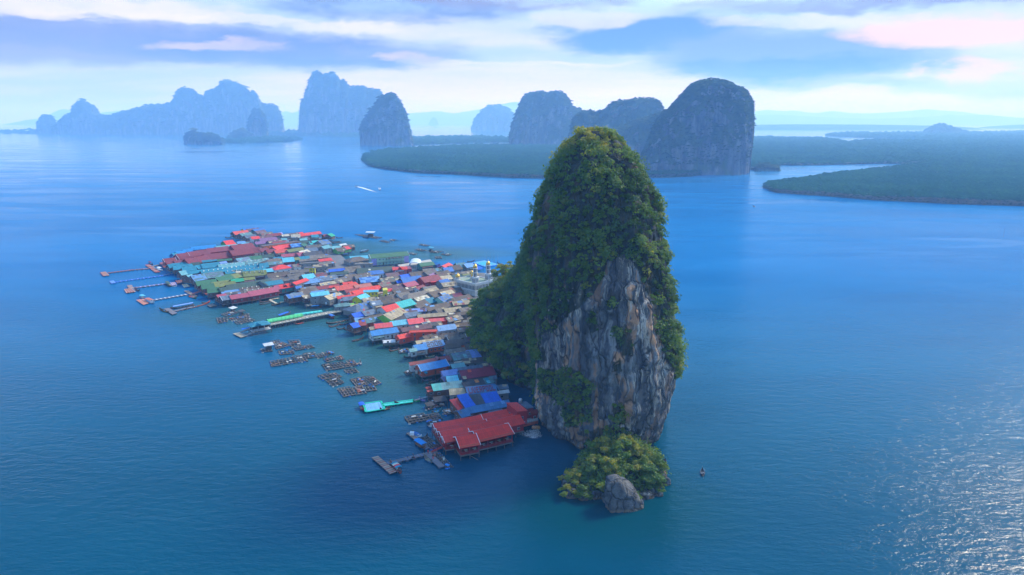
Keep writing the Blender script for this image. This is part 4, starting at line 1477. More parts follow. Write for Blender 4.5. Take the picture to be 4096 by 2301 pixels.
DATA = """
1 1425 440 1760 408 32 azure bluewall 2.7 k=bluehall
1 1370 466 1560 448 26 azure bluewall 2.7 k=bluehall
1 1560 448 1770 424 26 azure bluewall 2.7 k=bluehall
1 1310 480 1430 466 34 azure bluewall 2.7 k=bluehall
1 1215 507 1330 491 28 azure bluewall 2.7 k=bluehall
1 1168 528 1225 520 66 teal bluewall 2.7 k=bluehall
1 1765 432 2060 400 44 paleteal bluewall 2.7 k=bluehall
1 1640 464 1930 428 58 maroon redwall 3.0 k=maroon,stilt
1 1500 490 1650 472 62 maroon redwall 3.0 k=maroon
1 1360 515 1510 494 62 maroon redwall 3.0 k=maroon
1 1220 539 1370 519 72 maroon redwall 3.0 k=maroon,gable
1 1047 604 1200 586 48 maroon redwall 3.0 k=maroon,gable,stilt
1 1975 437 2067 427 46 maroon redwall 3.0 k=maroon
1 1610 545 1960 507 78 maroon redwall 3.0 k=maroon
1 1470 577 1640 550 78 maroon redwall 3.0 k=maroon
1 1270 573 1480 560 40 maroon redwall 3.0 k=maroon
1 1340 606 1510 580 74 maroon redwall 3.0 k=maroon
1 1188 632 1340 610 46 maroon redwall 3.0 k=maroon
1 1085 652 1200 637 36 maroon redwall 3.0 k=maroon,stilt
2 62 422 350 386 74 maroon redwall 4.6 k=maroon,w=10
2 80 352 360 314 70 maroon redwall 3.0 k=maroon
2 350 384 470 374 74 maroon cream 3.0 k=maroon
2 460 402 570 380 44 maroon cream 3.0 k=maroon
1 1105 682 1165 674 52 teal wood 2.7 k=tealhall,stilt
1 1150 670 1280 657 28 teal wood 2.7 k=tealhall
1 1285 657 1385 642 28 teal wood 2.7 k=tealhall
1 1225 687 1375 670 36 teal wood 2.7 k=tealhall
1 1380 677 1425 670 28 teal wood 2.7 k=tealhall
1 1175 702 1290 690 58 teal wood 2.7 k=tealhall,stilt
1 1350 710 1465 697 28 teal wood 2.7 k=tealhall
1 1480 697 1560 682 48 teal wood 2.7 k=tealhall
1 1565 674 1800 647 66 teal wood 2.7 k=tealhall
1 1430 660 1545 648 34 darkgreen wood 2.7
1 1545 632 1690 615 28 teal wood 2.7
1 1690 622 1780 610 20 teal wood 2.7
1 1790 612 1985 598 28 green wood 2.7
1 1300 722 1480 702 56 teal wood 2.7 k=tealhall,stilt
1 1360 778 1840 717 42 teal wood 2.7 k=tealhall
1 1260 775 1345 762 58 paleteal wood 2.7 k=tealhall,stilt
1 1365 832 1430 817 62 paleteal wood 2.7 stilt
1 1425 836 1590 810 78 paleblue wood 2.7 stilt,p=.35+greyteal+slate
1 1590 803 1850 772 78 greyteal wood 2.7 p=.35+paleteal+slate
1 1800 682 2067 655 52 paleteal wood 2.7 vent
1 1560 770 2067 702 50 teal wood 2.7 k=tealhall,vent
1 1820 648 1905 636 26 periwinkle wood 2.7
1 1490 916 1760 881 66 green wood 2.8 k=greenhall,stilt
1 1565 956 1730 937 70 green wood 2.8 k=greenhall,stilt
1 1650 1006 1810 990 74 green wood 2.8 k=greenhall,stilt
1 1760 862 1980 817 56 green wood 2.8 k=greenhall
1 1810 1006 1930 986 62 darkgreen wood 2.8 k=greenhall,stilt
1 1705 932 1850 907 42 olive wood 2.7 k=greenhall
1 1730 964 1880 940 40 olive wood 2.7 k=greenhall
1 1850 932 1990 912 40 olive wood 2.7 k=greenhall
1 1980 822 2067 802 52 olive wood 2.7 k=greenhall
1 1790 917 1980 890 20 olive wood 2.7 k=greenhall
1 1975 892 2067 872 38 emerald wood 2.7
1 1850 1062 2067 1035 24 paleblue wood 2.6
1 1900 1074 2067 1052 30 grey wood 2.6
1 1780 1102 1895 1082 52 pink wood 2.7 stilt
1 1835 1122 1960 1102 58 slate darkwood 2.8 stilt,gable
2 240 122 425 96 26 blue yellow 2.7
2 300 127 455 107 30 mauve concrete 2.7
2 385 130 530 110 32 blue tealwall 2.7
2 105 163 300 139 44 vermil wood 2.7 stilt
2 200 187 345 166 44 greyteal wood 2.7 stilt
2 415 153 540 136 44 mauve concrete 2.7
2 485 182 640 162 34 grey concrete 2.7
2 265 213 410 196 42 slate wood 2.7
2 355 232 460 221 36 red white 3.4
2 575 198 760 176 34 brick concrete 2.7
2 735 175 775 170 24 lilac concrete 2.7
2 470 222 640 207 40 mauve concrete 2.7
2 780 205 870 196 24 cream concrete 2.7
2 830 192 1010 176 30 brown concrete 2.7
2 980 176 1065 167 20 red concrete 2.7
2 1020 192 1300 156 34 red concrete 2.7
2 915 202 1030 196 48 cream concrete 2.7
2 1185 206 1275 198 34 teal concrete 2.7
2 780 252 850 250 28 paleteal concrete 2.7
2 1030 259 1120 251 26 paleteal concrete 2.7
2 1060 237 1130 231 22 slate concrete 2.7
2 1350 201 1400 195 30 brick wood 2.7 stilt
2 1412 196 1462 182 34 emerald wood 2.7 stilt
2 410 303 600 282 36 purple concrete 2.7
2 470 258 700 232 58 purple concrete 3.0
2 590 288 770 266 44 mauve concrete 2.7
2 0 352 150 335 36 paleteal wood 2.7
2 165 300 270 290 30 paleblue wood 2.7
2 230 322 325 312 30 cyan wood 2.7
2 -20 290 100 275 62 red greenwall 3.2
2 650 308 835 282 26 brick orange 2.7
2 650 372 755 345 46 red wood 2.7
2 740 347 900 330 42 red wood 2.7
2 895 332 1040 316 48 blue concrete 2.7 p=.25+paleblue
2 1045 332 1100 320 34 green concrete 2.7
2 900 305 1170 284 34 darkgreen concrete 2.7
2 1160 292 1275 281 46 turquoise mint 2.8 p=.5+charcoal+greyteal
2 1280 288 1400 266 56 slate concrete 2.7 p=.2+blue
2 1115 352 1330 336 40 grey concrete 2.7
2 1330 362 1430 346 38 paleteal concrete 4.4
2 1460 367 1580 352 40 paleteal concrete 2.7
2 1575 336 1660 322 36 white concrete 2.7
2 1625 348 1770 335 40 brown wood 2.7 stilt,high
2 1520 392 1640 374 42 brown greenwall 2.7 stilt
2 1625 372 1705 359 36 red greenwall 2.7 stilt
2 560 412 680 397 44 maroon concrete 2.7
2 680 418 850 398 42 vermil concrete 2.7
2 850 412 1060 376 34 olive concrete 2.7
2 1015 432 1130 406 34 cream concrete 2.7
2 1110 392 1260 377 48 slate concrete 2.7
2 1080 452 1320 422 54 charcoal concrete 2.7
2 775 474 985 456 40 pink concrete 2.7
2 985 456 1075 442 46 pink concrete 2.7
2 1130 492 1410 470 46 grey concrete 2.7 p=.08+blue+beige
2 270 507 495 487 46 green concrete 2.7
2 515 482 670 471 42 darkgreen concrete 2.7
2 150 532 320 507 52 slate concrete 2.7 p=.3+paleteal
2 260 568 590 522 48 greyteal concrete 2.7 vent,p=.2+paleteal
2 590 548 715 522 44 brown concrete 2.7 hip
2 0 602 260 577 48 paleteal concrete 2.7 vent
2 0 655 470 600 44 teal wood 2.7 vent
2 470 600 585 590 64 teal wood 2.7
2 570 582 785 562 44 greyteal concrete 3.4
2 670 517 785 506 42 teal concrete 2.7
2 790 524 940 512 62 cyan brick 3.6
2 945 522 1010 512 34 olive tealwall 4.0
2 1015 507 1190 491 42 teal concrete 2.7
2 0 703 540 642 42 teal wood 2.7 vent
2 20 702 235 682 40 greyteal wood 2.7
2 250 712 560 687 72 olive wood 2.7 vent,p=.15+darkgreen
2 80 747 250 726 46 olive wood 2.7 p=.2+brown
2 0 747 90 740 64 green wood 2.7
2 80 822 240 801 42 emerald wood 2.7
2 240 800 400 782 36 olive wood 2.7
2 -20 865 130 845 36 olive wood 2.7
2 735 622 795 614 58 red white 3.4 hip
2 525 678 690 660 36 cyan wood 2.7 shed
2 575 690 625 685 30 cyan wood 2.7 hip
2 1020 548 1260 522 28 grey concrete 2.7
2 1030 590 1290 574 14 grey concrete 5.2 flat
2 1285 542 1455 521 34 red concrete 2.7
2 1420 568 1485 556 32 red concrete 2.7
2 1215 622 1405 605 34 beige concrete 3.6
2 1100 646 1245 640 24 brown yellow 5.0 flat,w=4
2 860 622 930 615 34 slate concrete 2.7 p=.6+lilac+charcoal
2 930 614 1020 602 40 grey white 3.2
2 1290 588 1490 562 34 grey concrete 2.7
2 1430 684 1640 663 34 royal brick 2.9
2 1370 692 1440 680 36 grey concrete 2.7
2 1450 724 1690 706 34 darkgreen concrete 3.0
2 1650 652 1850 628 48 grey concrete 2.7 p=.12+beige+brown
2 1640 690 1810 668 44 grey concrete 2.7 p=.10+beige+cream
2 900 692 1150 676 40 grey concrete 3.0
2 575 745 860 705 60 brown concrete 3.4
2 860 752 1080 722 54 grey concrete 2.7
2 600 805 1000 772 54 grey concrete 2.7
2 1060 757 1210 736 62 cyan concrete 2.7
2 1215 742 1390 722 50 mauve concrete 2.7 p=.3+brick
2 1240 788 1525 752 66 slate lilac 3.2 p=.3+beige+paleblue
2 1045 832 1265 802 56 paleblue wood 3.0
2 930 860 1110 802 32 red concrete 4.6
2 550 855 775 822 54 teal wood 2.7
2 15 897 240 862 78 darkgreen wood 2.8 k=greenhall
2 225 867 490 827 68 darkgreen wood 2.8 k=greenhall
2 485 842 600 802 66 darkgreen concrete 2.7
2 200 942 460 907 40 brown concrete 2.7 vent
2 260 967 640 922 44 grey concrete 2.7 vent
2 0 977 200 952 30 paleblue concrete 2.6
2 10 1002 260 977 36 grey concrete 2.6
2 62 1040 335 997 56 pink maroon 2.9 k=longpink,stilt
2 315 988 690 922 66 pink maroon 2.9 k=longpink,stilt
2 670 908 745 892 54 pink maroon 2.9 k=longpink
2 745 894 945 862 54 red tealwall 3.0 dorm=2,stilt
2 1010 972 1160 932 66 brown wood 2.7
2 1150 947 1240 925 44 grey concrete 2.7
2 1235 922 1405 902 44 brick concrete 2.7
2 1040 935 1240 905 38 grey concrete 2.7
2 1300 872 1600 822 36 beige concrete 2.7
2 1400 905 1560 880 34 brick concrete 2.7
2 1620 862 1750 846 34 red concrete 2.7
2 1440 912 1520 906 26 red concrete 2.7
2 1510 917 1795 867 60 vermil concrete 2.9
2 1770 902 1995 867 40 salmon concrete 2.7
2 1390 962 1520 946 40 grey concrete 2.7
2 970 917 1040 906 32 blue concrete 2.7
2 905 1012 1010 986 38 greyteal concrete 2.7
2 840 1030 1050 992 56 slate wood 3.0 stilt,p=.3+blue
2 1180 1004 1415 976 54 cyan concrete 5.4 stilt
2 1190 985 1400 955 26 paleblue concrete 2.7
2 1070 1042 1200 1022 46 grey wood 2.7
2 1370 1050 1560 988 54 beige concrete 3.4 p=.35+grey+paleblue
2 1545 1050 1800 1022 40 red white 2.9
2 1650 964 1840 932 60 brick concrete 3.0
2 1715 988 1850 957 52 red white 3.4 steep
2 1500 820 1700 770 50 grey concrete 2.7
2 1650 775 1790 745 50 brown white 3.0
2 1790 770 1990 740 46 grey white 3.2
2 1600 1090 1760 1082 24 white pinkwall 2.7 flat
2 1620 1065 1800 1045 52 slate concrete 2.7
2 1570 1150 1670 1140 48 greyteal concrete 2.8 hip
2 1700 1152 1770 1146 26 lime concrete 2.6
2 1725 1178 1850 1150 44 beige concrete 2.7
2 1890 1092 2067 1062 52 beige concrete 2.7 p=.35+cream+grey
2 1825 1232 1910 1225 26 red concrete 2.7
3 0 372 240 356 36 cyan tealwall 3.6
3 35 382 115 372 54 brown concrete 2.8 hip
3 60 448 270 440 18 grey concrete 3.4 flat
3 815 452 975 433 40 green tealwall 3.6
3 1085 482 1165 446 46 red brick 2.8
3 1165 485 1290 468 54 brown concrete 2.7
3 1250 452 1350 442 52 greyteal tealwall 2.8 p=.25+teal
3 1345 462 1440 447 44 paleblue concrete 2.7
3 1100 505 1200 496 52 blue concrete 2.7
3 80 515 520 482 62 darkgreen concrete 3.0 p=.04+cream
3 505 498 668 490 36 red pinkwall 4.8 dorm=1
3 650 492 700 488 30 brick brick 4.2 flat
3 215 548 380 530 42 blue white 3.0 p=.2+slate
3 420 575 560 556 44 mauve concrete 2.7 p=.3+cream+brown
3 70 582 220 562 40 brown concrete 2.7
3 -60 590 60 576 40 grey white 2.7
3 880 552 1000 527 54 grey concrete 2.7
3 700 563 880 541 56 brown concrete 2.7
3 1000 512 1100 502 36 greyteal concrete 2.7
3 1010 562 1150 532 50 brown concrete 2.7
3 860 520 990 508 40 grey concrete 2.7
3 930 590 1000 560 40 purple concrete 2.7
3 110 624 330 602 64 paleblue wood 2.9 p=.3+blue
3 590 592 720 572 40 royal concrete 2.7
3 600 624 830 597 62 blue wood 2.9
3 550 660 640 650 28 royal concrete 2.4
3 350 632 560 602 56 grey concrete 2.7 p=.25+greyteal+beige
3 830 620 1030 586 62 brick redwall 3.6
3 940 652 1040 645 26 red redwall 3.4 flat
3 1040 610 1180 592 46 beige white 2.9
3 1180 602 1290 572 28 darkgreen white 3.4 flat
3 1050 654 1150 636 56 blue concrete 2.7
3 1270 560 1440 535 44 grey concrete 2.7
3 1200 575 1340 550 40 brown concrete 2.7
3 1330 582 1430 571 36 olive concrete 2.7
3 1080 685 1285 660 50 beige concrete 2.7 p=.3+cream+brown
3 390 730 630 687 62 mauve concrete 2.7
3 630 690 760 660 48 pink pinkwall 3.6
3 500 764 710 730 44 brown concrete 2.7
3 410 758 490 750 32 red white 3.6
3 330 690 440 660 46 grey concrete 2.7
3 -10 688 60 672 54 red concrete 2.7
3 50 714 235 686 36 salmon white 2.8
3 110 748 340 711 52 red concrete 3.0
3 0 758 110 736 46 brick concrete 2.7
3 20 784 110 761 48 red white 3.4
3 280 792 390 786 22 beige cream 3.4 flat
3 350 812 440 800 14 white cream 2.6 flat
3 560 806 690 785 54 grey white 3.4
3 440 834 550 802 44 brown concrete 2.7
3 880 764 1010 731 48 beige brick 3.0
3 775 735 860 706 34 brick white 2.7
3 930 796 1190 732 60 brown concrete 2.7
3 690 815 880 770 60 grey concrete 2.7 hip
3 860 735 1000 712 50 grey concrete 2.7
3 1060 794 1190 762 48 beige pinkwall 2.8
3 1180 750 1300 735 40 brown concrete 2.7
3 760 864 900 825 36 cream concrete 2.7 p=.35+slate+beige
3 885 874 975 856 54 teal concrete 2.7
3 1035 854 1150 815 60 slate mint 3.2 p=.2+blue
3 1205 812 1300 797 40 crimson white 2.7
3 1070 890 1190 865 28 turquoise mint 2.8
3 1200 866 1400 818 66 brown cream 3.2
3 1210 905 1405 887 48 beige concrete 3.2
3 740 925 880 882 60 brown concrete 2.7
3 885 966 1220 893 52 brown white 2.7
3 1010 994 1140 966 52 grey concrete 2.7 p=.12+beige
3 1110 988 1300 962 52 beige concrete 2.7
3 1290 985 1420 962 52 grey concrete 2.7
3 1400 985 1500 962 40 grey concrete 2.7
3 240 906 350 886 52 slate cream 4.4 p=.3+white
3 380 895 570 862 40 brown concrete 3.4
3 75 940 240 892 70 slate concrete 2.8 hip,p=.2+blue
3 150 868 280 850 60 beige concrete 2.7 p=.3+cream+grey
3 280 856 480 838 46 brown concrete 2.7
3 395 1060 590 972 62 beige lime 4.2
3 640 1044 790 1018 52 slate redwall 3.0
3 510 1100 650 1062 40 charcoal concrete 2.7 p=.3+grey
3 660 994 890 980 40 periwinkle bluewall 3.0 p=.3+mauve
3 800 1058 1130 1032 42 beige orangewall 3.2
3 1140 1044 1370 1022 36 brown concrete 2.7
3 1130 1094 1290 1058 52 grey concrete 2.7
3 890 1112 1190 1092 38 rose vermil 3.0 p=.2+beige+cream
3 20 1048 140 1020 50 royal wood 2.8 stilt
3 140 1020 270 992 56 slate concrete 2.8 p=.2+mauve
3 130 1104 370 1046 40 brown concrete 2.7
3 150 1114 410 1068 52 greyteal orangewall 2.9 p=.1+paleblue
3 60 1098 150 1090 34 paleblue concrete 2.5
3 0 1164 70 1147 56 royal wood 2.8 stilt
3 60 1134 170 1122 64 brick wood 2.9 stilt,p=.5+paleteal+royal+brick
3 230 1205 300 1195 36 beige wood 2.6
3 545 1205 600 1200 60 mauve concrete 2.7
3 600 1214 940 1166 52 mauve concrete 2.7
3 935 1154 1070 1136 44 grey concrete 2.7
3 850 1154 930 1132 40 cream concrete 2.7 p=.4+slate
3 710 1247 1020 1233 26 red vermil 4.8 z=.6
3 560 1300 740 1262 48 red vermil 3.0
3 1025 1194 1230 1167 62 paleblue white 3.2 w=4
3 1220 1164 1430 1146 44 brown concrete 2.7
3 1270 1218 1450 1202 50 grey concrete 2.7
3 1080 1284 1270 1262 40 brown concrete 2.7
3 1440 1256 1590 1268 44 blue white 3.2
3 860 1314 1000 1276 50 brown concrete 2.7
3 960 1325 1100 1300 44 grey concrete 2.7
3 1150 1314 1350 1288 54 grey concrete 2.7 gable
3 780 1368 1060 1330 40 beige concrete 2.7
3 1350 1330 1470 1310 54 brown concrete 2.7
3 390 1362 590 1346 34 white concrete 1.0 flat,deck,stilt
4 1000 577 1070 567 38 paleteal white 2.8 stilt
4 1050 532 1185 514 68 azure white 2.8 stilt
4 1420 530 1640 496 46 brown concrete 2.7
4 1420 590 1640 558 44 grey concrete 2.7
4 1450 620 1640 600 40 grey concrete 2.7
4 1645 524 1790 500 70 brown orangewall 2.9
4 1430 480 1660 455 44 brown concrete 2.7
4 1495 630 1690 602 86 greyteal concrete 2.9 p=.3+paleteal+slate
4 1670 594 1885 567 92 periwinkle concrete 2.9 shed
4 1630 695 1890 672 60 brown concrete 2.7
4 1000 737 1190 710 38 brick white 3.4 stilt,p=.18+cream
4 1185 705 1455 657 52 brick concrete 2.8 dorm=1
4 1450 748 1620 716 34 cream concrete 2.6
4 1490 762 1630 738 52 paleteal concrete 2.7
4 1545 805 1870 758 50 slate concrete 2.7 p=.12+grey+blue
4 1865 750 2000 730 60 beige concrete 2.7
4 1385 838 1550 814 62 periwinkle lilac 2.9 stilt
4 1435 900 1555 886 66 cyan concrete 2.9
4 1950 900 2010 892 40 slate concrete 2.9
4 1620 975 1850 928 70 charcoal concrete 2.8 p=.08+orange+beige
4 1845 930 1960 908 66 greyteal concrete 2.8 p=.35+cyan+teal
4 1475 1050 1670 1037 74 beige concrete 2.8
5 1485 108 1620 96 44 slate concrete 3.0
5 1490 172 1630 152 32 white concrete 2.8 stilt
5 1350 190 1500 182 40 steel concrete 2.8
"""


def parse_houses(txt, seed):
    rng = random.Random(seed)
    for line in txt.strip().splitlines():
        lab = None
        if '|' in line:
            line, lab = [x.strip() for x in line.split('|')]
        f = line.split()
        r = f[0]
        a, b = px(r, float(f[1]), float(f[2])), px(r, float(f[3]), float(f[4]))
        drop = float(f[5]) / REG[r][2]
        flags = f[9].split(',') if len(f) > 9 else []
        house(a, b, drop, f[6], f[7], float(f[8]), flags, lab, rng)


parse_houses(DATA, 3)
# ------------------------------------------------------------------ buildings that stand out
_rng = random.Random(17)


def H(reg, x0, y0, x1, y1, drop, roof, wall, wh, flags='', label=None):
    return house(px(reg, x0, y0), px(reg, x1, y1), drop / REG[reg][2], roof, wall, wh, [f for f in flags.split(',') if f], label, _rng)


def quad_building(reg, pts, z, roof, wall, label=None, parent=None, zb=0.9, name='stilt_house', rec=True, thick=0.14):
    """Roof through four pixel corners at given heights, walls below it."""
    zz = z if isinstance(z, (list, tuple)) else [z] * 4
    W = [P(*px(reg, *p), h) for p, h in zip(pts, zz)]
    c = sum(W, Vector()) / 4
    root = parent or empty(name, (c.x, c.y, zb))
    o0 = root.location
    top = [w - o0 for w in W]
    cc = sum(top, Vector()) / 4
    mb = MB()
    mb.poly(top + [t_ - Vector((0, 0, thick)) for t_ in top], [(0, 1, 2, 3), (7, 6, 5, 4), (0, 4, 5, 1), (1, 5, 6, 2), (2, 6, 7, 3), (3, 7, 4, 0)])
    rf = mb.build('roof', m_roof(roof), root)
    if wall:
        ins = [cc + (t_ - cc) * 0.92 for t_ in top]
        wb = MB()
        up = [Vector((p.x, p.y, p.z - thick - 0.02)) for p in ins]
        dn = [Vector((p.x, p.y, zb - o0.z)) for p in ins]
        wb.poly(up + dn, [(0, 1, 2, 3), (7, 6, 5, 4), (0, 4, 5, 1), (1, 5, 6, 2), (2, 6, 7, 3), (3, 7, 4, 0)])
        wb.build('wall', m_wall(wall), root)
        for i in range(4):
            a, b = dn[i], dn[(i + 1) % 4]
            nrm = Vector((b.y - a.y, a.x - b.x, 0)).normalized()
            if nrm.dot(cc - a) > 0:
                nrm = -nrm
            if nrm.y > 0.2:
                continue
            n = max(1, int((b - a).length / 3.2))
            for k in range(n):
                p = a.lerp(b, (k + 0.5) / n)
                hgt = min(up[i].z, up[(i + 1) % 4].z) - (zb - o0.z)
                if hgt < 1.9:
                    continue
                o = link('window', WIN_ME, [], root)
                o.matrix_local = Matrix.Translation(p + nrm * 0.06 + Vector((0, 0, hgt * 0.55))) @ Matrix.Rotation(math.atan2(nrm.y, nrm.x) + math.pi / 2, 4, 'Z')
    if rec and not parent:
        m = [sum(px(reg, *p)[k] for p in pts) / 4 for k in (0, 1)]
        HOUSES.append(dict(o=root, px=m, roof=roof, wall=wall, area=((W[1] - W[0]).length * (W[3] - W[0]).length) / 2, label=label, key=None, fl={}))
    return root, top, rf


# ---- the restaurant of red roofs beside the rock
K = 'k=redrest,stilt,gable,n=seafront_restaurant'
_rr = []
_rr.append(H('8', 150, 568, 935, 428, 112, 'red', 'redwall', 3.2, K))
_rr.append(H('8', 935, 420, 1450, 312, 100, 'red', 'redwall', 3.2, 'k=redrest'))
_rr.append(H('8', 205, 655, 1020, 505, 96, 'red', 'redwall', 3.1, K))
_rr.append(H('8', 1020, 484, 1522, 390, 90, 'red', 'redwall', 3.1, 'k=redrest'))
_rr.append(H('8', 262, 708, 1065, 543, 135, 'red', 'redwall', 3.1, K))
_rr.append(H('8', 1065, 532, 1600, 418, 160, 'red', 'redwall', 3.1, 'k=redrest,stilt'))
_rr.append(H('8', 755, 652, 1320, 540, 90, 'red', 'redwall', 3.2, 'k=redrest,gable'))
_rr.append(H('8', 318, 795, 790, 712, 104, 'red', 'redwall', 3.0, K + ',open'))
_rr.append(H('8', 835, 702, 1400, 572, 182, 'red', 'redwall', 3.2, K + ',open'))
_rr.append(H('8', 540, 800, 850, 745, 192, 'red', 'redwall', 3.0, K + ',open'))
for r_ in _rr[-3:]:
    (u_, y_, z_), sl_ = r_['slope'](0, 0.91)
    mb = MB().box((0, 0, 0), (r_['L'] + 0.9, r_['hw'] * 0.2, 0.05))
    r_['part'](mb, 'eave_sheet', m_roof('vermil'), Matrix.Translation((0, y_, z_ + 0.05)) @ Matrix.Rotation(sl_, 4, 'X'), r_['rf'])
REST = COMPLEX['redrest']
tag(REST, 'seafront restaurant of stepped red gabled roofs on stilts beside the rock', 'restaurant')


def rail_run(root, name, pts, zf, mat, h=1.0, w=0.06, sp=1.2):
    """A railing through world points given relative to the root."""
    mb = MB()
    for a, b in zip(pts[:-1], pts[1:]):
        L = (b - a).length
        for zz in (h * 0.5, h):
            mb.bar(a + Vector((0, 0, zz)), b + Vector((0, 0, zz)), w)
        n = max(1, int(L / sp))
        for k in range(n + 1):
            p = a.lerp(b, k / n)
            mb.bar(p, p + Vector((0, 0, h)), w)
    return mb.build(name, mat, root)


RW = m_wall('redwall')
def on8(x, y, z): return P(*px('8', x, y), z) - REST.location
_w = [on8(140, 700, 1.9), on8(345, 945, 1.9)]
_wk = MB(); _wk.bar(_w[0], _w[1], 1.4, 0.18); _wk.build('walkway', m_wall('redplank'), REST)
rail_run(REST, 'railing', [p + Vector((-0.6, -0.2, 0)) for p in _w], 0, RW)
for pts in ([(378, 955), (545, 935), (640, 1050), (930, 1000)],):
    rail_run(REST, 'railing', [on8(x, y, 1.95) for x, y in pts], 0, RW, 1.0, 0.08, 1.6)
# upper storey: shed roof of bright red, grey terrace roof, small red roof by the cliff
quad_building('8', [(1380, 217), (1565, 210), (1750, 352), (1575, 366)], [9.6, 9.4, 8.4, 8.6], 'red', 'redwall', zb=2.2, name='red_house',
              label='bright red box house with single sloping roof between restaurant and cliff')
quad_building('8', [(1600, 212), (1718, 192), (1855, 296), (1735, 322)], 7.4, 'slate', 'brick', zb=2.2, name='brick_house',
              label='flat grey roofed brick house with water tank close to cliff')
_bh = HOUSES[-1]['o']
_tk = P(*px('8', 1625, 215), 7.5) - _bh.location
MB().lathe([(0.75, 0), (0.75, 1.4), (0.55, 1.7), (0.1, 1.8)], 14, _tk).build('water_tank', m_plain('steel_tank', (0.5, 0.5, 0.5), 0.35, 0.1, 1, 0.5), _bh, True)
H('8', 1795, 345, 1890, 330, 70, 'brick', 'redwall', 3.0, 'stilt', 'little brick roofed hut squeezed against the cliff foot')
# terrace with rail and the round posts under it
_tr = empty('terrace', P(*px('8', 1740, 520), 2.3))
def onT(x, y, z): return P(*px('8', x, y), z) - _tr.location
_t = MB(); _t.poly([onT(x, y, 3.0) for x, y in ((1630, 470), (1900, 400), (1925, 520), (1640, 590))] + [onT(x, y, 2.7) for x, y in ((1630, 470), (1900, 400), (1925, 520), (1640, 590))],
        [(0, 1, 2, 3), (7, 6, 5, 4), (0, 4, 5, 1), (1, 5, 6, 2), (2, 6, 7, 3), (3, 7, 4, 0)])
_t.build('floor', CONC, _tr)
_fw = MB(); a_, b_ = onT(1640, 590, 2.7), onT(1925, 520, 2.7)
_fw.bar((a_ + b_) / 2 + (a_ - b_) / 2 - Vector((0, 0, 0.6)), (a_ + b_) / 2 - (a_ - b_) / 2 - Vector((0, 0, 0.6)), 0.25, 1.2); _fw.build('wall', m_wall('orangewall'), _tr)
rail_run(_tr, 'railing', [onT(1635, 500, 3.0), onT(1640, 585, 3.0), onT(1730, 560, 3.0), onT(1920, 515, 3.0)], 0, WHITE, 0.9, 0.05, 0.8)
for x_ in (1848, 1892, 1930):
    MB().tube(onT(x_, 640, -0.8), onT(x_, 640, 2.7), 0.75, 0.75, 14).build('pillar', m_plain('rusty_concrete', (0.32, 0.15, 0.06), 0.9, 0.45, 0.8), _tr, True)
tag(_tr, 'white railed terrace on round rust stained pillars at the cliff foot', 'terrace')

# ---- blue, dark and red roofs behind the restaurant
H('8', 545, 88, 705, 56, 212, 'royal', 'wood', 3.0, 'shed,stilt,high', 'steep strip of royal blue roof beside the red lean-to')
H('8', 706, 96, 950, 60, 168, 'charcoal', 'wood', 3.0, 'shed,p=.05+slate', 'charcoal patched roof between two royal blue roofs')
H('8', 950, 60, 1205, 22, 168, 'royal', 'wood', 3.0, 'shed', 'royal blue roof in front of the roof with red letters')
quad_building('8', [(415, 170), (552, 137), (662, 302), (562, 348)], [6.3, 6.3, 4.8, 4.8], 'red', 'wood', zb=1.6, label='bright red lean-to roof on tall posts over the water')
H('8', 820, 272, 1408, 165, 110, 'steel', 'wood', 3.0, 'p=.25+paleblue+steel', 'long steel blue roof directly behind the red restaurant')
H('8', 690, 304, 815, 280, 104, 'steel', 'wood', 3.0, '', 'short steel blue roof step beside the royal blue strip')
H('8', 565, 354, 690, 320, 118, 'steel', 'wood', 2.8, 'stilt,p=.15+slate', 'steel blue roof end on stilts nearest the fish cages')

# ---- roof with red block letters
LETTERS = {'L': ['1000', '1000', '1000', '1000', '1111'], 'I': ['1', '1', '1', '1', '1'], 'V': ['1001', '1001', '1001', '0110', '0110'], 'E': ['1111', '1000', '1110', '1000', '1111'],
           'R': ['1111', '1001', '1111', '1010', '1001'], 'P': ['1111', '1001', '1111', '1000', '1000'], 'O': ['1111', '1001', '1001', '1001', '1111'],
           '2': ['1111', '0001', '1111', '1000', '1111'], '0': ['1111', '1001', '1001', '1001', '1111'], '4': ['1001', '1001', '1111', '0001', '0001'], '6': ['1111', '1000', '1111', '1001', '1111']}


def roof_text(h, text, col, u0, u1, v0, v1, gap=1):
    cols = sum(len(LETTERS[c][0]) for c in text) + gap * (len(text) - 1)
    L, hw, rise = h['L'], h['hw'], h['rise']
    cw = L * (u1 - u0) / cols
    ch = (v1 - v0) / 5
    sl = math.atan2(rise, hw)
    hh = ch * math.hypot(hw, rise)
    x = -L / 2 + L * u0
    for c in text:
        mb = MB()
        g = LETTERS[c]
        for j, row in enumerate(g):
            for i, b in enumerate(row):
                if b == '1':
                    mb.box(((i - (len(row) - 1) / 2) * cw, (2 - j) * hh, 0), (cw * 0.97, hh * 0.97, 0.04))
        u = x + len(g[0]) * cw / 2
        (px_, py_, pz_), _s = h['slope'](u, (v0 + v1) / 2)
        h['part'](mb, 'letter', m_roof(col), Matrix.Translation((u, py_, pz_ + 0.06)) @ Matrix.Rotation(sl, 4, 'X'), h['rf'])
        x += (len(g[0]) + gap) * cw


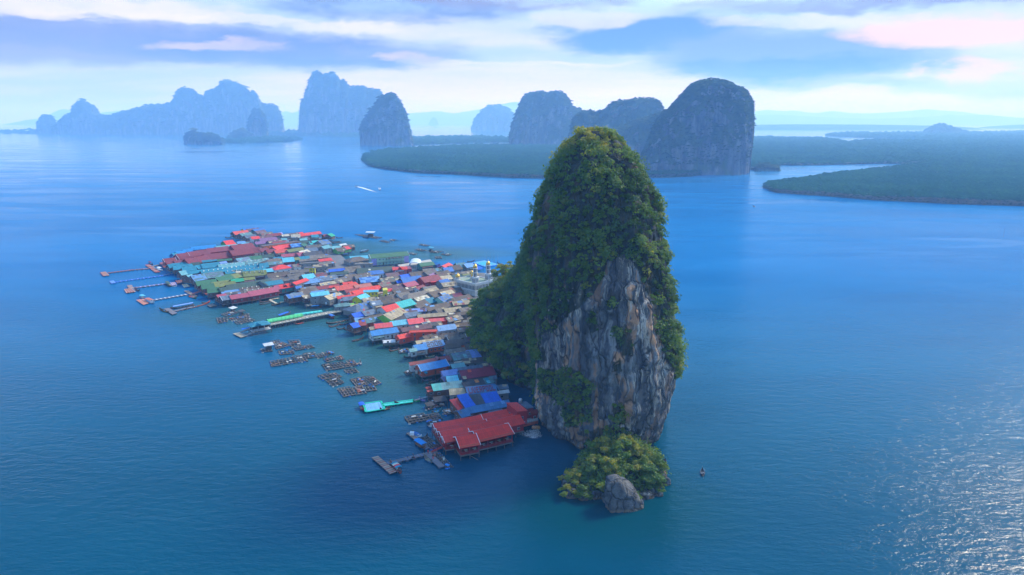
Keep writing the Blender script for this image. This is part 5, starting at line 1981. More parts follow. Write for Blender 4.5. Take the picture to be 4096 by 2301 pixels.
h_ = H('6', 1365, 1128, 1945, 1060, 158, 'steel', 'wood', 3.3, 'high', 'steel blue roof carrying a football word in red block letters')
roof_text(h_, 'LIVERPOOL', 'crimson', 0.04, 0.98, 0.14, 0.90)
quad_building('6', [(1945, 1060), (2000, 1085), (2065, 1190), (2050, 1205)], [7.6, 6.6, 5.4, 5.2], 'steel', 'wood', zb=2.0, label='small triangular blue roof at the end of the lettered roof')
h_ = H('6', 480, 205, 870, 150, 122, 'paleblue', 'orangewall', 2.9, 'stilt,w=5', 'pale blue roof with large grey block figures above brick walls')
roof_text(h_, '2006', 'grey', 0.12, 0.90, 0.12, 0.92)

# ---- big blue stilt hall and neighbours
h_ = H('6', 380, 665, 925, 556, 138, 'azure', 'orangewall', 2.9, 'stilt,high,gable', 'large bright blue gabled hall on tall stilts over green water')
quad_building('6', [(318, 738), (378, 668), (428, 800), (405, 818)], [5.2, 6.6, 5.2, 4.6], 'teal', None, parent=h_['o'])
h_ = H('6', 1238, 790, 1895, 702, 178, 'crimson', 'slate', 3.0, 'p=.42+beige+vermil+grey,u1=.33', 'long crimson roof with bare grey and orange patches')
h_ = H('6', 662, 1066, 855, 1040, 146, 'turquoise', 'wood', 3.0, 'k=turq,stilt,n=stilt_house')
h_ = H('6', 855, 1040, 1255, 990, 146, 'paleteal', 'wood', 3.0, 'k=turq,stilt,p=.45+cyan+greyteal+paleblue')
tag(COMPLEX['turq'], 'turquoise and streaky pale teal roofed house with brown deck', 'house')
H('6', 590, 1118, 622, 1112, 46, 'vermil', 'wood', 2.4, 'hip,stilt', 'orange hip roofed shelter beside turquoise house, the farther one')
H('6', 612, 1180, 660, 1174, 46, 'vermil', 'wood', 2.4, 'hip,stilt', 'orange hip roofed shelter beside turquoise house, the nearer one')

# ---- striped long houses
H('3', 372, 966, 535, 926, 62, 'red', 'white', 4.6, 'k=stripe,w=5')
H('3', 535, 916, 712, 870, 66, 'turquoise', 'greenwall', 4.6, 'k=stripe,w=5')
tag(COMPLEX['stripe'], 'two storey house with half red half turquoise roof and green bands', 'house')
H('3', 290, 1168, 485, 1148, 56, 'rose', 'white', 3.0, 'k=candy,w=4')
H('3', 475, 1138, 680, 1110, 58, 'cyan', 'white', 3.0, 'k=candy,w=4')
H('3', 680, 1112, 850, 1092, 64, 'rose', 'white', 3.0, 'k=candy,w=3')
tag(COMPLEX['candy'], 'long white house roofed rose, pale turquoise and rose again', 'house')
H('3', 240, 1252, 545, 1207, 62, 'azure', 'white', 3.0, 'stilt,w=6', 'azure roofed white stilt house at the edge of the green water')

# ---- yellow house, orange hotel
H('3', 165, 770, 330, 764, 26, 'cyan', 'yellow', 5.2, 'k=yellow,w=4,n=yellow_house')
H('3', 78, 842, 178, 806, 40, 'cyan', 'yellow', 4.0, 'k=yellow')
quad_building('3', [(385, 745), (440, 742), (445, 770), (388, 775)], 9.5, 'yellow', 'yellow', zb=2.0, parent=COMPLEX['yellow'])
tag(COMPLEX['yellow'], 'bright yellow two storey house with pale turquoise gabled roof', 'house')
h_ = H('2', 490, 348, 980, 284, 16, 'brown', 'orange', 5.4, 'flat,w=12', 'long orange two storey block with a row of dark windows')
b_ = MB().bar((-h_['hl'], -h_['wy'] - 0.5, 2.75), (h_['hl'], -h_['wy'] - 0.5, 2.75), 1.0, 0.15)
h_['part'](b_, 'balcony', m_wall('orange'))

# ---- school
h_ = H('7', 405, 608, 1172, 545, 86, 'green', 'mint', 6.2, 'w=11,gable', 'long two storey school with green roof and lilac end walls')
h_['o'].name = 'school'
hl, wy = h_['hl'], h_['wy']
for s_ in (-1, 1):
    h_['part'](MB().box((0, 0, 3.0), (hl * 0.26, 0.3, 5.9)), 'end_panel', m_wall('lilac'), Matrix.Translation((s_ * hl * 0.86, -wy - 0.12, 0)))
h_['part'](MB().box((0, 0, 0), (hl * 1.44, 1.3, 0.18)), 'balcony', m_wall('mint'), Matrix.Translation((0, -wy - 0.65, 3.0)))
_rb = MB()
for k in range(40):
    _rb.bar((-hl * 0.71 + hl * 1.42 * k / 39, 0, 0), (-hl * 0.71 + hl * 1.42 * k / 39, 0, 0.9), 0.05)
_rb.bar((-hl * 0.72, 0, 0.9), (hl * 0.72, 0, 0.9), 0.08)
h_['part'](_rb, 'railing', m_wall('mint'), Matrix.Translation((0, -wy - 1.25, 3.08)))
for k in range(9):
    h_['part'](MB().box((0, 0, 3.0), (0.35, 0.35, 6.0)), 'column', m_wall('mint'), Matrix.Translation((-hl * 0.71 + hl * 1.42 * k / 8, -wy - 1.2, 0)))
SCHOOL = h_['o']

# lilac gable with blue roof next to the green building
H('7', 1745, 770, 1830, 800, 30, 'blue', 'lilac', 3.6, '', 'lilac walled house with blue gable beside the arched hall')

# ---- white arched hall
_c = P(*px('7', 1332, 905), 2.0)
_ah = empty('arched_hall', _c, R(4))
_r = 0.5 * (P(*px('7', 1450, 900), 2.0) - P(*px('7', 1215, 905), 2.0)).length
for nm, r0, r1, y0, y1, mt in (('vault', _r, _r - 0.12, 0.0, 17.0, m_plain('white_sheet', (0.50, 0.52, 0.55), 0.45, 0.08)), ('front_arch', _r + 0.06, _r - 0.35, -0.25, 0.1, m_wall('slate'))):
    mb = MB()
    n = 22
    vs = []
    for rr, yy in ((r0, y0), (r0, y1), (r1, y1), (r1, y0)):
        for k in range(n + 1):
            a = math.pi * k / n
            vs.append((math.cos(a) * rr, yy, 2.6 + math.sin(a) * rr * 0.62))
    m1 = n + 1
    fs = []
    for j in range(4):
        for k in range(n):
            fs.append((j * m1 + k, j * m1 + k + 1, ((j + 1) % 4) * m1 + k + 1, ((j + 1) % 4) * m1 + k))
    mb.poly(vs, fs)
    mb.build(nm, mt, _ah)
for s_ in (-1, 1):
    for k in range(5):
        MB().box((s_ * (_r - 0.15), 0.2 + k * 4.1, 1.3), (0.3, 0.3, 2.6)).build('column', WHITE, _ah)
MB().box((0, 8.5, 0.05), (2 * _r, 17, 0.1)).build('floor', CONC, _ah)
for k in range(7):
    x_ = -_r + 0.5 + (2 * _r - 1.0) * k / 6
    MB().box((x_, 0, 1.3), (0.08, 0.08, 2.6)).build('gate_bar', WHITE, _ah)
tag(_ah, 'white barrel vaulted open hall beside the school yard', 'hall')

# ---- mosque with golden domes
def pm(x, y, z): return P(1780 + x / 6.89, 1000 + y / 6.89, z)
ZP = 11.2
_n, _l, _rt = pm(835, 935, ZP), pm(305, 795, ZP), pm(1315, 822, ZP)
ex = (_rt - _n); ex.z = 0; lx = ex.length; ex.normalize()
ey = (_l - _n); ey.z = 0; ly = ey.length; ey = Vector((-ex.y, ex.x, 0))
MQ = empty('mosque', (_n.x, _n.y, 2.0), math.atan2(ex.y, ex.x))
WM = m_plain('mosque_wall', (0.50, 0.46, 0.41), 0.75, 0.16, 0.4)
TM = m_plain('mosque_trim', (0.60, 0.58, 0.55), 0.7, 0.1, 0.6)
DM = m_plain('mosque_inside', (0.10, 0.085, 0.075), 0.85, 0.2)
GRM = m_plain('roof_green_film', (0.21, 0.25, 0.17), 0.9, 0.3, 0.25)
zt = ZP - 2.0
MB().box((lx / 2, ly / 2, 1.9), (lx - 1.0, ly - 1.0, 3.8)).build('ground_floor', WM, MQ)
MB().box((lx / 2, ly / 2, 3.95), (lx + 0.5, ly + 0.5, 0.5)).build('lower_cornice', TM, MQ)
MB().box((lx / 2, ly / 2, 6.0), (lx - 2.2, ly - 2.2, 3.7)).build('upper_floor', DM, MQ)
MB().box((lx / 2, ly / 2, 8.35), (lx, ly, 0.9)).build('upper_cornice', WM, MQ)
MB().box((lx / 2, ly / 2, 8.84), (lx - 0.6, ly - 0.6, 0.1)).build('roof', GRM, MQ)
for (x0, y0, x1, y1) in ((0, 0, lx, 0), (0, ly, lx, ly), (0, 0, 0, ly), (lx, 0, lx, ly)):
    MB().bar((x0, y0, 9.05), (x1, y1, 9.05), 0.35, 0.65).build('parapet', TM, MQ)


def arch_bay(w, h, d=0.35):
    """Two columns carrying a pointed arch."""
    mb = MB()
    n = 8
    pr = [(-w / 2, h), (-w / 2, h * 0.58)]
    r = w * 0.40
    for k in range(n + 1):
        a = math.pi * (1 - k / n)
        pr.append((math.cos(a) * r, h * 0.58 + (math.sin(a) ** 0.8) * (h * 0.30)))
    pr += [(w / 2, h * 0.58), (w / 2, h)]
    m_ = len(pr)
    vs = [(x, -d / 2, z) for x, z in pr] + [(x, d / 2, z) for x, z in pr]
    fs = [(k, (k + 1) % m_, m_ + (k + 1) % m_, m_ + k) for k in range(m_)]
    fs += [tuple(range(m_)), tuple(range(2 * m_ - 1, m_ - 1, -1))]
    mb.poly(vs, fs)
    for s in (-1, 1):
        mb.box((s * w * 0.45, 0, h * 0.29), (w * 0.10, d, h * 0.58))
    return mb


def bays(n, L, fx):
    me = arch_bay(L / n, 3.7).mesh('arch_bay'); me.materials.append(WM)
    pane = MB().box((0, 0.5, 1.1), (L / n * 0.7, 0.06, 2.2)).mesh('window_pane'); pane.materials.append(m_plain('mosque_glass', (0.16, 0.24, 0.25), 0.2, 0.2))
    for k in range(n):
        o = link('arch_bay', me, [], MQ); o.matrix_local = fx((k + 0.5) * L / n, 4.2)
        q = link('window_pane', pane, [], o)
    g = arch_bay(L / (n // 3), 3.3).mesh('ground_arch'); g.materials.append(WM)
    for k in range(n // 3):
        o = link('ground_arch', g, [], MQ); o.matrix_local = fx((k + 0.5) * L / (n // 3), 0.1)


bays(12, lx, lambda u, z: Matrix.Translation((u, 0.2, z)))
bays(15, ly, lambda u, z: Matrix.Translation((0.2, u, z)) @ Matrix.Rotation(-math.pi / 2, 4, 'Z'))


def onion(r, h):
    return [(r * 0.72, 0), (r * 0.93, h * 0.10), (r, h * 0.25), (r * 0.96, h * 0.40), (r * 0.80, h * 0.57), (r * 0.52, h * 0.71), (r * 0.24, h * 0.81), (r * 0.09, h * 0.89), (0.05, h)]


def dome_on(parent, c, r, h):
    d_ = MB().lathe(onion(r, h), 24, c).build('dome', GOLD, parent, True)
    MB().lathe([(0.04, 0), (0.12, 0.15), (0.04, 0.35), (0.10, 0.5), (0.03, 0.7), (0.01, 1.2)], 8, (c[0], c[1], c[2] + h - 0.05)).build('finial', GOLD, d_, True)
    return d_


def ring_arches(parent, c, r, n, z, h, mat, name):
    mb = MB()
    for k in range(n):
        a = 2 * math.pi * k / n
        b = 2 * math.pi * (k + 1) / n
        p = Vector((c[0] + r * math.cos(a), c[1] + r * math.sin(a), z))
        mb.box(None, (0.28, 0.28, h), M=Matrix.Translation(p + Vector((0, 0, h / 2))) @ Matrix.Rotation(a, 4, 'Z'))
    return mb.build(name, mat, parent)


# main dome on its octagonal drum
cx_, cy_ = lx * 0.56, ly * 0.50
MB().lathe([(3.6, 0), (3.6, 0.3), (3.1, 0.35), (3.1, 1.4), (3.5, 1.5), (3.5, 1.75), (2.4, 1.8)], 8, (cx_, cy_, 8.9)).build('drum', WM, MQ)
dome_on(MQ, (cx_, cy_, 10.6), 2.75, 5.4)


def small_tower(u, v, r):
    tw = MB().lathe([(r * 1.2, 0), (r * 1.2, 0.25), (r * 0.9, 0.3), (r * 0.9, 1.3), (r * 1.25, 1.4), (r * 1.25, 1.65), (r * 0.8, 1.7)], 10, (u, v, 8.9)).build('corner_drum', WM, MQ)
    dome_on(MQ, (u, v, 10.5), r * 1.05, 3.0)


small_tower(1.5, ly - 1.6, 1.55)
small_tower(lx - 1.6, ly - 1.6, 1.55)


def minaret(u, v):
    m_ = MB().box((u, v, 11.0), (3.3, 3.3, 4.4)).build('minaret', TM, MQ)
    for k in range(3):
        MB().box((u - 1.0 + k * 1.0, v - 1.68, 11.0), (0.45, 0.08, 2.6)).build('slit_window', DM, m_)
        MB().box((u - 1.68, v - 1.0 + k * 1.0, 11.0), (0.08, 0.45, 2.6)).build('slit_window', DM, m_)
    MB().lathe([(2.5, 0), (2.6, 0.2), (2.6, 0.45), (1.3, 0.5)], 8, (u, v, 13.2), ph=R(22.5)).build('gallery', TM, m_)
    z = 13.7
    for st in range(2):
        MB().lathe([(1.15, 0), (1.15, 2.9)], 8, (u, v, z), ph=R(22.5)).build('shaft', DM, m_)
        ring_arches(m_, (u, v), 1.45, 8, z, 2.7, TM, 'gallery_post')
        MB().lathe([(1.6, 0), (1.85, 0.2), (1.85, 0.42), (1.3, 0.5)], 8, (u, v, z + 2.6), ph=R(22.5)).build('gallery', TM, m_)
        z += 3.0
    d_ = MB().lathe(onion(1.55, 3.3), 20, (u, v, z)).build('dome', GOLD, m_, True)
    MB().lathe([(0.04, 0), (0.12, 0.15), (0.04, 0.35), (0.10, 0.5), (0.02, 1.0)], 8, (u, v, z + 3.2)).build('finial', GOLD, m_, True)


minaret(1.7, 1.7)
minaret(lx - 1.8, 2.6)
tag(MQ, 'cream mosque with golden onion domes and two minarets at the foot of the trees', 'mosque')

# ---- floating football pitch
def pf(x, y, z=0.55): return P(1780 + x / 6.89, 1000 + y / 6.89, z)
_fp = [pf(725, 345), pf(1090, 285), pf(1520, 400), pf(1120, 470)]
_cc = sum(_fp, Vector()) / 4
FP = empty('football_pitch', (_cc.x, _cc.y, 0.0))
mt_, t_, b_ = new_mat('pitch_floats')
g_ = t_.coord('Object')
n_ = t_.noise(g_, 0.12, 3, 0.5)
r_ = t_.math('SQRT', t_.math('ADD', t_.math('POWER', t_.xyz(g_)[0], 2.0), t_.math('POWER', t_.xyz(g_)[1], 2.0)))
cc_ = t_.mix(t_.ramp(r_, 6.5, 6.0), t_.mix(n_, s2l((74, 140, 160)), s2l((96, 160, 175))), s2l((20, 150, 185)))
t_.l.new(cc_, b_.inputs['Base Color'])
def slab(root, pts, z0, z1, name, mat):
    r = root.location
    up = [Vector((p.x - r.x, p.y - r.y, z1 - r.z)) for p in pts]
    dn = [Vector((p.x, p.y, z0 - r.z)) for p in up]
    mb = MB().poly(up + dn, [(0, 1, 2, 3), (7, 6, 5, 4), (0, 4, 5, 1), (1, 5, 6, 2), (2, 6, 7, 3), (3, 7, 4, 0)])
    return mb.build(name, mat, root)
slab(FP, _fp, -0.3, 0.5, 'float_deck', m_plain('blue_plastic', s2l((30, 100, 205)), 0.5, 0.12))
_in = [_cc + (p - _cc) * 0.93 for p in _fp]
slab(FP, _in, 0.4, 0.56, 'playing_surface', mt_)
for a, b in zip(_fp, _fp[1:] + _fp[:1]):
    n = int((b - a).length / 3.5)
    for k in range(n):
        p = a.lerp(b, k / n) - FP.location
        MB().box((p.x, p.y, 1.1), (0.16, 0.16, 1.6)).build('fence_post', m_plain('blue_post', s2l((20, 70, 150)), 0.6), FP)
for t0 in (0.12, 0.38, 0.62, 0.86):
    p = _fp[1].lerp(_fp[2], t0) - FP.location
    MB().tube((p.x, p.y, 0.3), (p.x, p.y, 8.5), 0.12, 0.08, 6).build('lamp_post', m_wall('slate'), FP)
tag(FP, 'blue floating football pitch with turquoise centre behind the mosque', 'football pitch')
for i, (q, lb) in enumerate((([(500, 372), (640, 355), (735, 400), (600, 425)], 'pale blue float raft beside the football pitch'), ([(700, 440), (860, 415), (1060, 500), (900, 545)], 'royal blue sheltered deck between football pitch and mosque'))):
    pts = [pf(*p, 2.2 if i else 0.5) for p in q]
    c_ = sum(pts, Vector()) / 4
    r_ = empty('float_raft' if not i else 'covered_deck', (c_.x, c_.y, 0))
    slab(r_, pts, -0.2 if not i else 1.9, 0.45 if not i else 2.2, 'deck', m_wall('paleblue' if not i else 'royal'))
    for k in range(4):
        p = pts[k] - r_.location
        MB().tube((p.x * 0.95, p.y * 0.95, -0.8), (p.x * 0.95, p.y * 0.95, 3.4), 0.12, 0.12, 6).build('post', POST, r_)
    tag(r_, lb, 'raft' if not i else 'deck')

# ---- concrete decks under the crowded part of the village
def deck_poly(name, pts, z, mat, kind='structure'):
    W = [P(x, y, z) for x, y in pts]
    bm = bmesh.new()
    up = [bm.verts.new(w) for w in W]
    dn = [bm.verts.new((w.x, w.y, z - 0.35)) for w in W]
    n = len(W)
    for i in range(n):
        bm.faces.new((up[i], dn[i], dn[(i + 1) % n], up[(i + 1) % n]))
    bmesh.ops.triangle_fill(bm, edges=[e for e in bm.edges if all(v in up for v in e.verts)], use_beauty=True)
    bmesh.ops.recalc_face_normals(bm, faces=bm.faces)
    me = bpy.data.meshes.new(name)
    bm.to_mesh(me); bm.free()
    return tag(link(name, me, mat), kind=kind)


deck_poly('village_ground', [(945, 968), (1010, 945), (1150, 948), (1290, 952), (1330, 985), (1345, 1005), (1380, 1035), (1400, 1058), (1480, 1072), (1560, 1064), (1640, 1078), (1720, 1088), (1800, 1088), (1900, 1090), (1990, 1095),
                             (2000, 1180), (1900, 1200), (1890, 1300), (1930, 1360), (1960, 1440), (1990, 1500), (1985, 1560), (1960, 1600), (1900, 1640), (1830, 1625), (1800, 1560), (1820, 1500), (1800, 1440), (1745, 1400),
                             (1650, 1372), (1540, 1340), (1460, 1300), (1420, 1262), (1370, 1235), (1320, 1205), (1220, 1165), (1100, 1150), (985, 1165), (900, 1185), (830, 1165), (790, 1130), (760, 1080), (745, 1055), (850, 1020), (905, 1000)], 1.55,
          m_plain('village_concrete', (0.13, 0.125, 0.12), 0.95, 0.35, 0.25))
deck_poly('school_yard', [(1590, 1060), (1720, 1038), (1735, 1052), (1700, 1072), (1620, 1085)], 1.9, m_plain('yard_concrete', (0.42, 0.38, 0.32), 0.9, 0.15, 0.2))
# ================================================================== PIERS, RAFTS, BOATS, PEOPLE
rs = random.Random(99)
REG.update({'a': (850, 1220, 5.1675), 'b': (1050, 1340, 4.134), 'c': (1400, 1560, 4.698), 'd': (1460, 1700, 5.1675), 'S': (0, 0, 1.0), 'D': (0, 0, 1 / 1.59)})


def W(reg, x, y, z=0.0):
    return P(*px(reg, x, y), z)


def bil(q, u, v):
    return q[0].lerp(q[1], u).lerp(q[3].lerp(q[2], u), v)


def planks(root, q, n, cols, gap=0.06, th=0.12, name='plank', along='u'):
    """Fills a four-cornered deck with separate planks, laid across its length."""
    o = root.location
    for k in range(n):
        a, b = k / n, (k + 1 - gap) / n
        if along == 'u':
            c4 = [bil(q, a, 0), bil(q, b, 0), bil(q, b, 1), bil(q, a, 1)]
        else:
            c4 = [bil(q, 0, a), bil(q, 1, a), bil(q, 1, b), bil(q, 0, b)]
        dz = rs.uniform(-0.015, 0.03)
        up = [p - o + Vector((0, 0, dz)) for p in c4]
        dn = [p - Vector((0, 0, th)) for p in up]
        MB().poly(up + dn, [(0, 1, 2, 3), (7, 6, 5, 4), (0, 4, 5, 1), (1, 5, 6, 2), (2, 6, 7, 3), (3, 7, 4, 0)]).build(name, m_wall(cols[k % len(cols)] if isinstance(cols, list) else cols), root)


def edge_floats(root, q, n, mat, r=0.4):
    o = root.location
    for v in (0.06, 0.94):
        for k in range(n):
            p = bil(q, (k + 0.5) / n, v) - o
            a = (q[1] - q[0]).normalized()
            MB().tube(Vector((p.x, p.y, 0.12 - o.z)) - a * 0.6, Vector((p.x, p.y, 0.12 - o.z)) + a * 0.6, r, r, 8).build('float', mat, root)


FLOATM = m_plain('float_drum', (0.05, 0.07, 0.10), 0.6, 0.3)
BLUEDRUM = m_plain('blue_drum', s2l((30, 110, 190)), 0.5, 0.15)


def pier(label, quads, cat='pier', name='floating_pier', z=0.65, floats=True, posts=0, fl=FLOATM):
    """quads: (four corners, number of planks, colours, direction, z)."""
    W0 = [[(p if isinstance(p, Vector) else W(*p, z)) for p in qd[0]] for qd in quads]
    c = sum((sum(w, Vector()) / 4 for w in W0), Vector()) / len(W0)
    root = empty(name, (c.x, c.y, 0))
    tag(root, label, cat)
    for qd, w in zip(quads, W0):
        planks(root, w, qd[1], qd[2], along=qd[3] if len(qd) > 3 else 'u')
        if floats:
            edge_floats(root, w, max(2, int((w[1] - w[0]).length / 2.6)), fl)
        if posts:
            n = max(2, int((w[1] - w[0]).length / posts))
            for k in range(n + 1):
                for v in (0.03, 0.97):
                    p = bil(w, k / n, v) - root.location
                    MB().tube((p.x, p.y, -1.2), (p.x, p.y, p.z - 0.1), 0.16, 0.16, 6).build('stilt', POST, root)
    return root


def strip(a, b, wpx):
    """A walkway between two pixels with a width in pixels of its region."""
    (r, x0, y0), (_, x1, y1) = a, b
    L = math.hypot(x1 - x0, y1 - y0)
    A, B = W(r, x0, y0, 0.65), W(r, x1, y1, 0.65)
    d = (B - A).normalized()
    n = Vector((-d.y, d.x, 0))
    sc_ = (W(r, x0, y0 + wpx, 0.65) - A).length / max(abs((W(r, x0, y0 + wpx, 0.65) - A).normalized().dot(n)), 0.3)
    w = n * wpx
    return [A + w / 2, B + w / 2, B - w / 2, A - w / 2]


# ---- the five piers reaching out to the west
pier('red planked floating pier with square head, farthest of the five piers', [
    ([('1', 172, 790), ('1', 250, 780), ('1', 305, 832), ('1', 215, 842)], 8, ['redplank', 'palepl']),
    (strip(('1', 285, 797), ('1', 650, 752), 3.2), 18, ['redplank', 'mauve']),
    (strip(('1', 650, 752), ('1', 845, 738), 2.6), 10, ['plank', 'redplank'])])
pier('red planked landing stage with white boats, nearest the maroon restaurant', [
    ([('1', 790, 687), ('1', 855, 680), ('1', 1008, 786), ('1', 935, 793)], 14, ['redplank', 'redplank', 'palepl'], 'v'),
    (strip(('1', 890, 706), ('1', 1050, 670), 2.2), 8, ['plank'])])
pier('narrow bright blue plastic float pier with small square head', [
    ([('1', 300, 910), ('1', 362, 902), ('1', 396, 936), ('1', 328, 944)], 6, ['periwinkle', 'blue']),
    (strip(('1', 385, 922), ('1', 1050, 832), 2.2), 34, ['royal', 'blue', 'royal', 'periwinkle']),
    (strip(('1', 1050, 832), ('1', 1210, 792), 1.6), 8, ['slate'])], fl=BLUEDRUM)
pier('greyish purple pier with L shaped head in the middle of the five', [
    ([('1', 538, 966), ('1', 605, 960), ('1', 668, 1042), ('1', 600, 1050)], 7, ['slatewood', 'palepl'], 'v'),
    ([('1', 502, 1022), ('1', 598, 1008), ('1', 668, 1058), ('1', 535, 1076)], 7, ['palepl', 'redplank']),
    (strip(('1', 640, 1002), ('1', 1090, 944), 3.2), 22, ['slatewood', 'lilac', 'slatewood']),
    ([('1', 1088, 940), ('1', 1210, 925), ('1', 1235, 965), ('1', 1140, 975)], 8, ['palepl', 'lilac'])])
pier('pier with white banded walkway and orange patched head', [
    ([('1', 668, 1172), ('1', 780, 1152), ('1', 842, 1216), ('1', 770, 1238)], 8, ['palepl', 'vermil', 'palepl']),
    (strip(('1', 885, 1174), ('1', 1378, 1092), 2.8), 26, ['white', 'slatewood', 'slatewood']),
    ([('1', 1330, 1046), ('1', 1388, 1040), ('1', 1522, 1118), ('1', 1462, 1130)], 12, ['palepl', 'plank'], 'v')])
pier('grey plank pier with long boats alongside, nearest of the five piers', [
    ([('1', 1050, 1292), ('1', 1130, 1282), ('1', 1236, 1352), ('1', 1168, 1372)], 8, ['plank', 'slatewood']),
    (strip(('1', 1195, 1322), ('1', 1450, 1266), 2.6), 14, ['plank', 'slatewood']),
    ([('1', 1640, 1238), ('1', 1720, 1222), ('1', 1790, 1250), ('1', 1690, 1268)], 7, ['plank'])])
# shore boardwalks of the halls
pier('red boardwalk on stilts along the front of the green halls', [
    ([W('1', 1470, 985, 1.9), W('1', 1500, 980, 1.9), W('1', 1690, 1105, 1.9), W('1', 1660, 1118, 1.9)], 14, ['redplank'], 'v'),
    ([W('1', 1440, 1080, 1.6), W('1', 1560, 1040, 1.9), W('1', 1575, 1055, 1.9), W('1', 1455, 1095, 1.6)], 8, ['redplank'])], 'boardwalk', 'boardwalk', floats=False, posts=4)
pier('red boardwalk on stilts in front of the maroon hall gable', [
    ([W('1', 990, 660, 2.0), W('1', 1060, 640, 2.0), W('1', 1110, 720, 2.0), W('1', 1060, 735, 2.0)], 8, ['redplank'], 'v')], 'boardwalk', 'boardwalk', floats=False, posts=4)
pier('dark red ramp deck where the purple pier meets the teal hall', [
    ([W('1', 1210, 905, 1.2), W('1', 1360, 880, 1.9), W('1', 1390, 915, 1.9), W('1', 1240, 945, 1.2)], 10, ['redplank', 'wood'])], 'boardwalk', 'boardwalk', floats=False, posts=4)
pier('brown timber deck on stilts below the long pink roof', [
    ([W('1', 1790, 1165, 1.9), W('1', 1850, 1150, 1.9), W('1', 1920, 1215, 1.9), W('1', 1860, 1230, 1.9)], 7, ['wood', 'redplank'], 'v')], 'deck', 'timber_deck', floats=False, posts=3)
pier('beige square raft deck beside the red ramp of the teal hall', [([('1', 1300, 958), ('1', 1372, 948), ('1', 1412, 985), ('1', 1330, 998)], 6, ['cream', 'beige'])], 'raft', 'deck_raft')

# ---- concrete jetty with arched canopy and blue pavilion
def mk_jetty():
    z = 2.3
    q = [W('2', 575, 1428, z), W('2', 1575, 1238, z), W('2', 1605, 1262, z), W('2', 640, 1452, z)]
    c = sum(q, Vector()) / 4
    root = empty('jetty', (c.x, c.y, 0))
    tag(root, 'long concrete jetty on posts with lamp poles leading to the blue pavilion', 'jetty')
    planks(root, q, 44, ['beige', 'concrete', 'cream', 'concrete'], 0.05, 0.3, 'slab')
    for v, nm in ((0.02, 'kerb'), (0.45, 'kerb'), (0.98, 'kerb')):
        a, b = bil(q, 0, v) - root.location, bil(q, 1, v) - root.location
        MB().bar(a + Vector((0, 0, 0.12)), b + Vector((0, 0, 0.12)), 0.28, 0.3).build(nm, m_wall('cream'), root)
    for k in range(28):
        for v in (0.04, 0.5, 0.96):
            p = bil(q, (k + 0.5) / 28, v) - root.location
            MB().tube((p.x, p.y, -1.2), (p.x, p.y, p.z - 0.2), 0.2, 0.2, 6).build('stilt', POST, root)
    for k in range(18):
        for v in (0.02, 0.98):
            p = bil(q, (k + 0.5) / 18, v) - root.location
            mb = MB().tube(p, p + Vector((0, 0, 3.0)), 0.05, 0.04, 6).bar(p + Vector((0, 0, 3.0)), p + Vector((0.6, 0, 3.05)), 0.05).box(p + Vector((0.6, 0, 3.0)), (0.3, 0.14, 0.08))
            mb.build('lamp_pole', m_wall('charcoal'), root)


mk_jetty()


def canopy(label, a, b, w, h, z, col, name='arched_canopy', segs=16):
    """Barrel canopy on posts between two points of its axis."""
    A, B = Vector((a.x, a.y, z)), Vector((b.x, b.y, z))
    d = (B - A); L = d.length; d.normalize()
    c = (A + B) / 2
    root = empty(name, (c.x, c.y, 0), math.atan2(d.y, d.x))
    tag(root, label, 'canopy')
    n = 10
    for k in range(segs):
        x0, x1 = -L / 2 + L * k / segs, -L / 2 + L * (k + 1) / segs - 0.04
        mb = MB()
        vs = []
        for rr in (1.0, 0.94):
            for x in (x0, x1):
                for i in range(n + 1):
                    an = math.pi * i / n
                    vs.append((x, math.cos(an) * w / 2 * rr, z + math.sin(an) * h * rr))
        m = n + 1
        fs = []
        for i in range(n):
            fs += [(i, i + 1, m + i + 1, m + i), (2 * m + i, 3 * m + i, 3 * m + i + 1, 2 * m + i + 1), (i, 2 * m + i, 2 * m + i + 1, i + 1), (m + i, m + i + 1, 3 * m + i + 1, 3 * m + i)]
        fs += [(0, m, 3 * m, 2 * m), (n, 2 * m + n, 3 * m + n, m + n)]
        mb.poly(vs, fs)
        mb.build('canopy_sheet', m_wall(col), root)
    for k in range(segs // 2 + 1):
        for s in (-1, 1):
            x = -L / 2 + 0.1 + (L - 0.2) * k / (segs // 2)
            MB().tube((x, s * w * 0.49, 0.2), (x, s * w * 0.49, z), 0.07, 0.07, 6).build('post', WHITE, root)
    MB().box((0, 0, 0.45), (L, w * 0.9, 0.3)).build('deck', m_wall('plank'), root)
    return root


LIN['springgreen'] = tuple(v * 0.9 for v in s2l((84, 190, 120)))
LIN['seagreen'] = tuple(v * 0.9 for v in s2l((70, 195, 185)))
canopy('long light green arched canopy along the jetty', W('2', 580, 1400, 3.2), W('2', 1060, 1312, 3.2), 4.6, 1.5, 2.9, 'springgreen')
canopy('turquoise canopy continuing the green one towards the village', W('2', 960, 1300, 3.2), W('2', 1335, 1248, 3.2), 3.4, 0.8, 2.6, 'seagreen', segs=12)

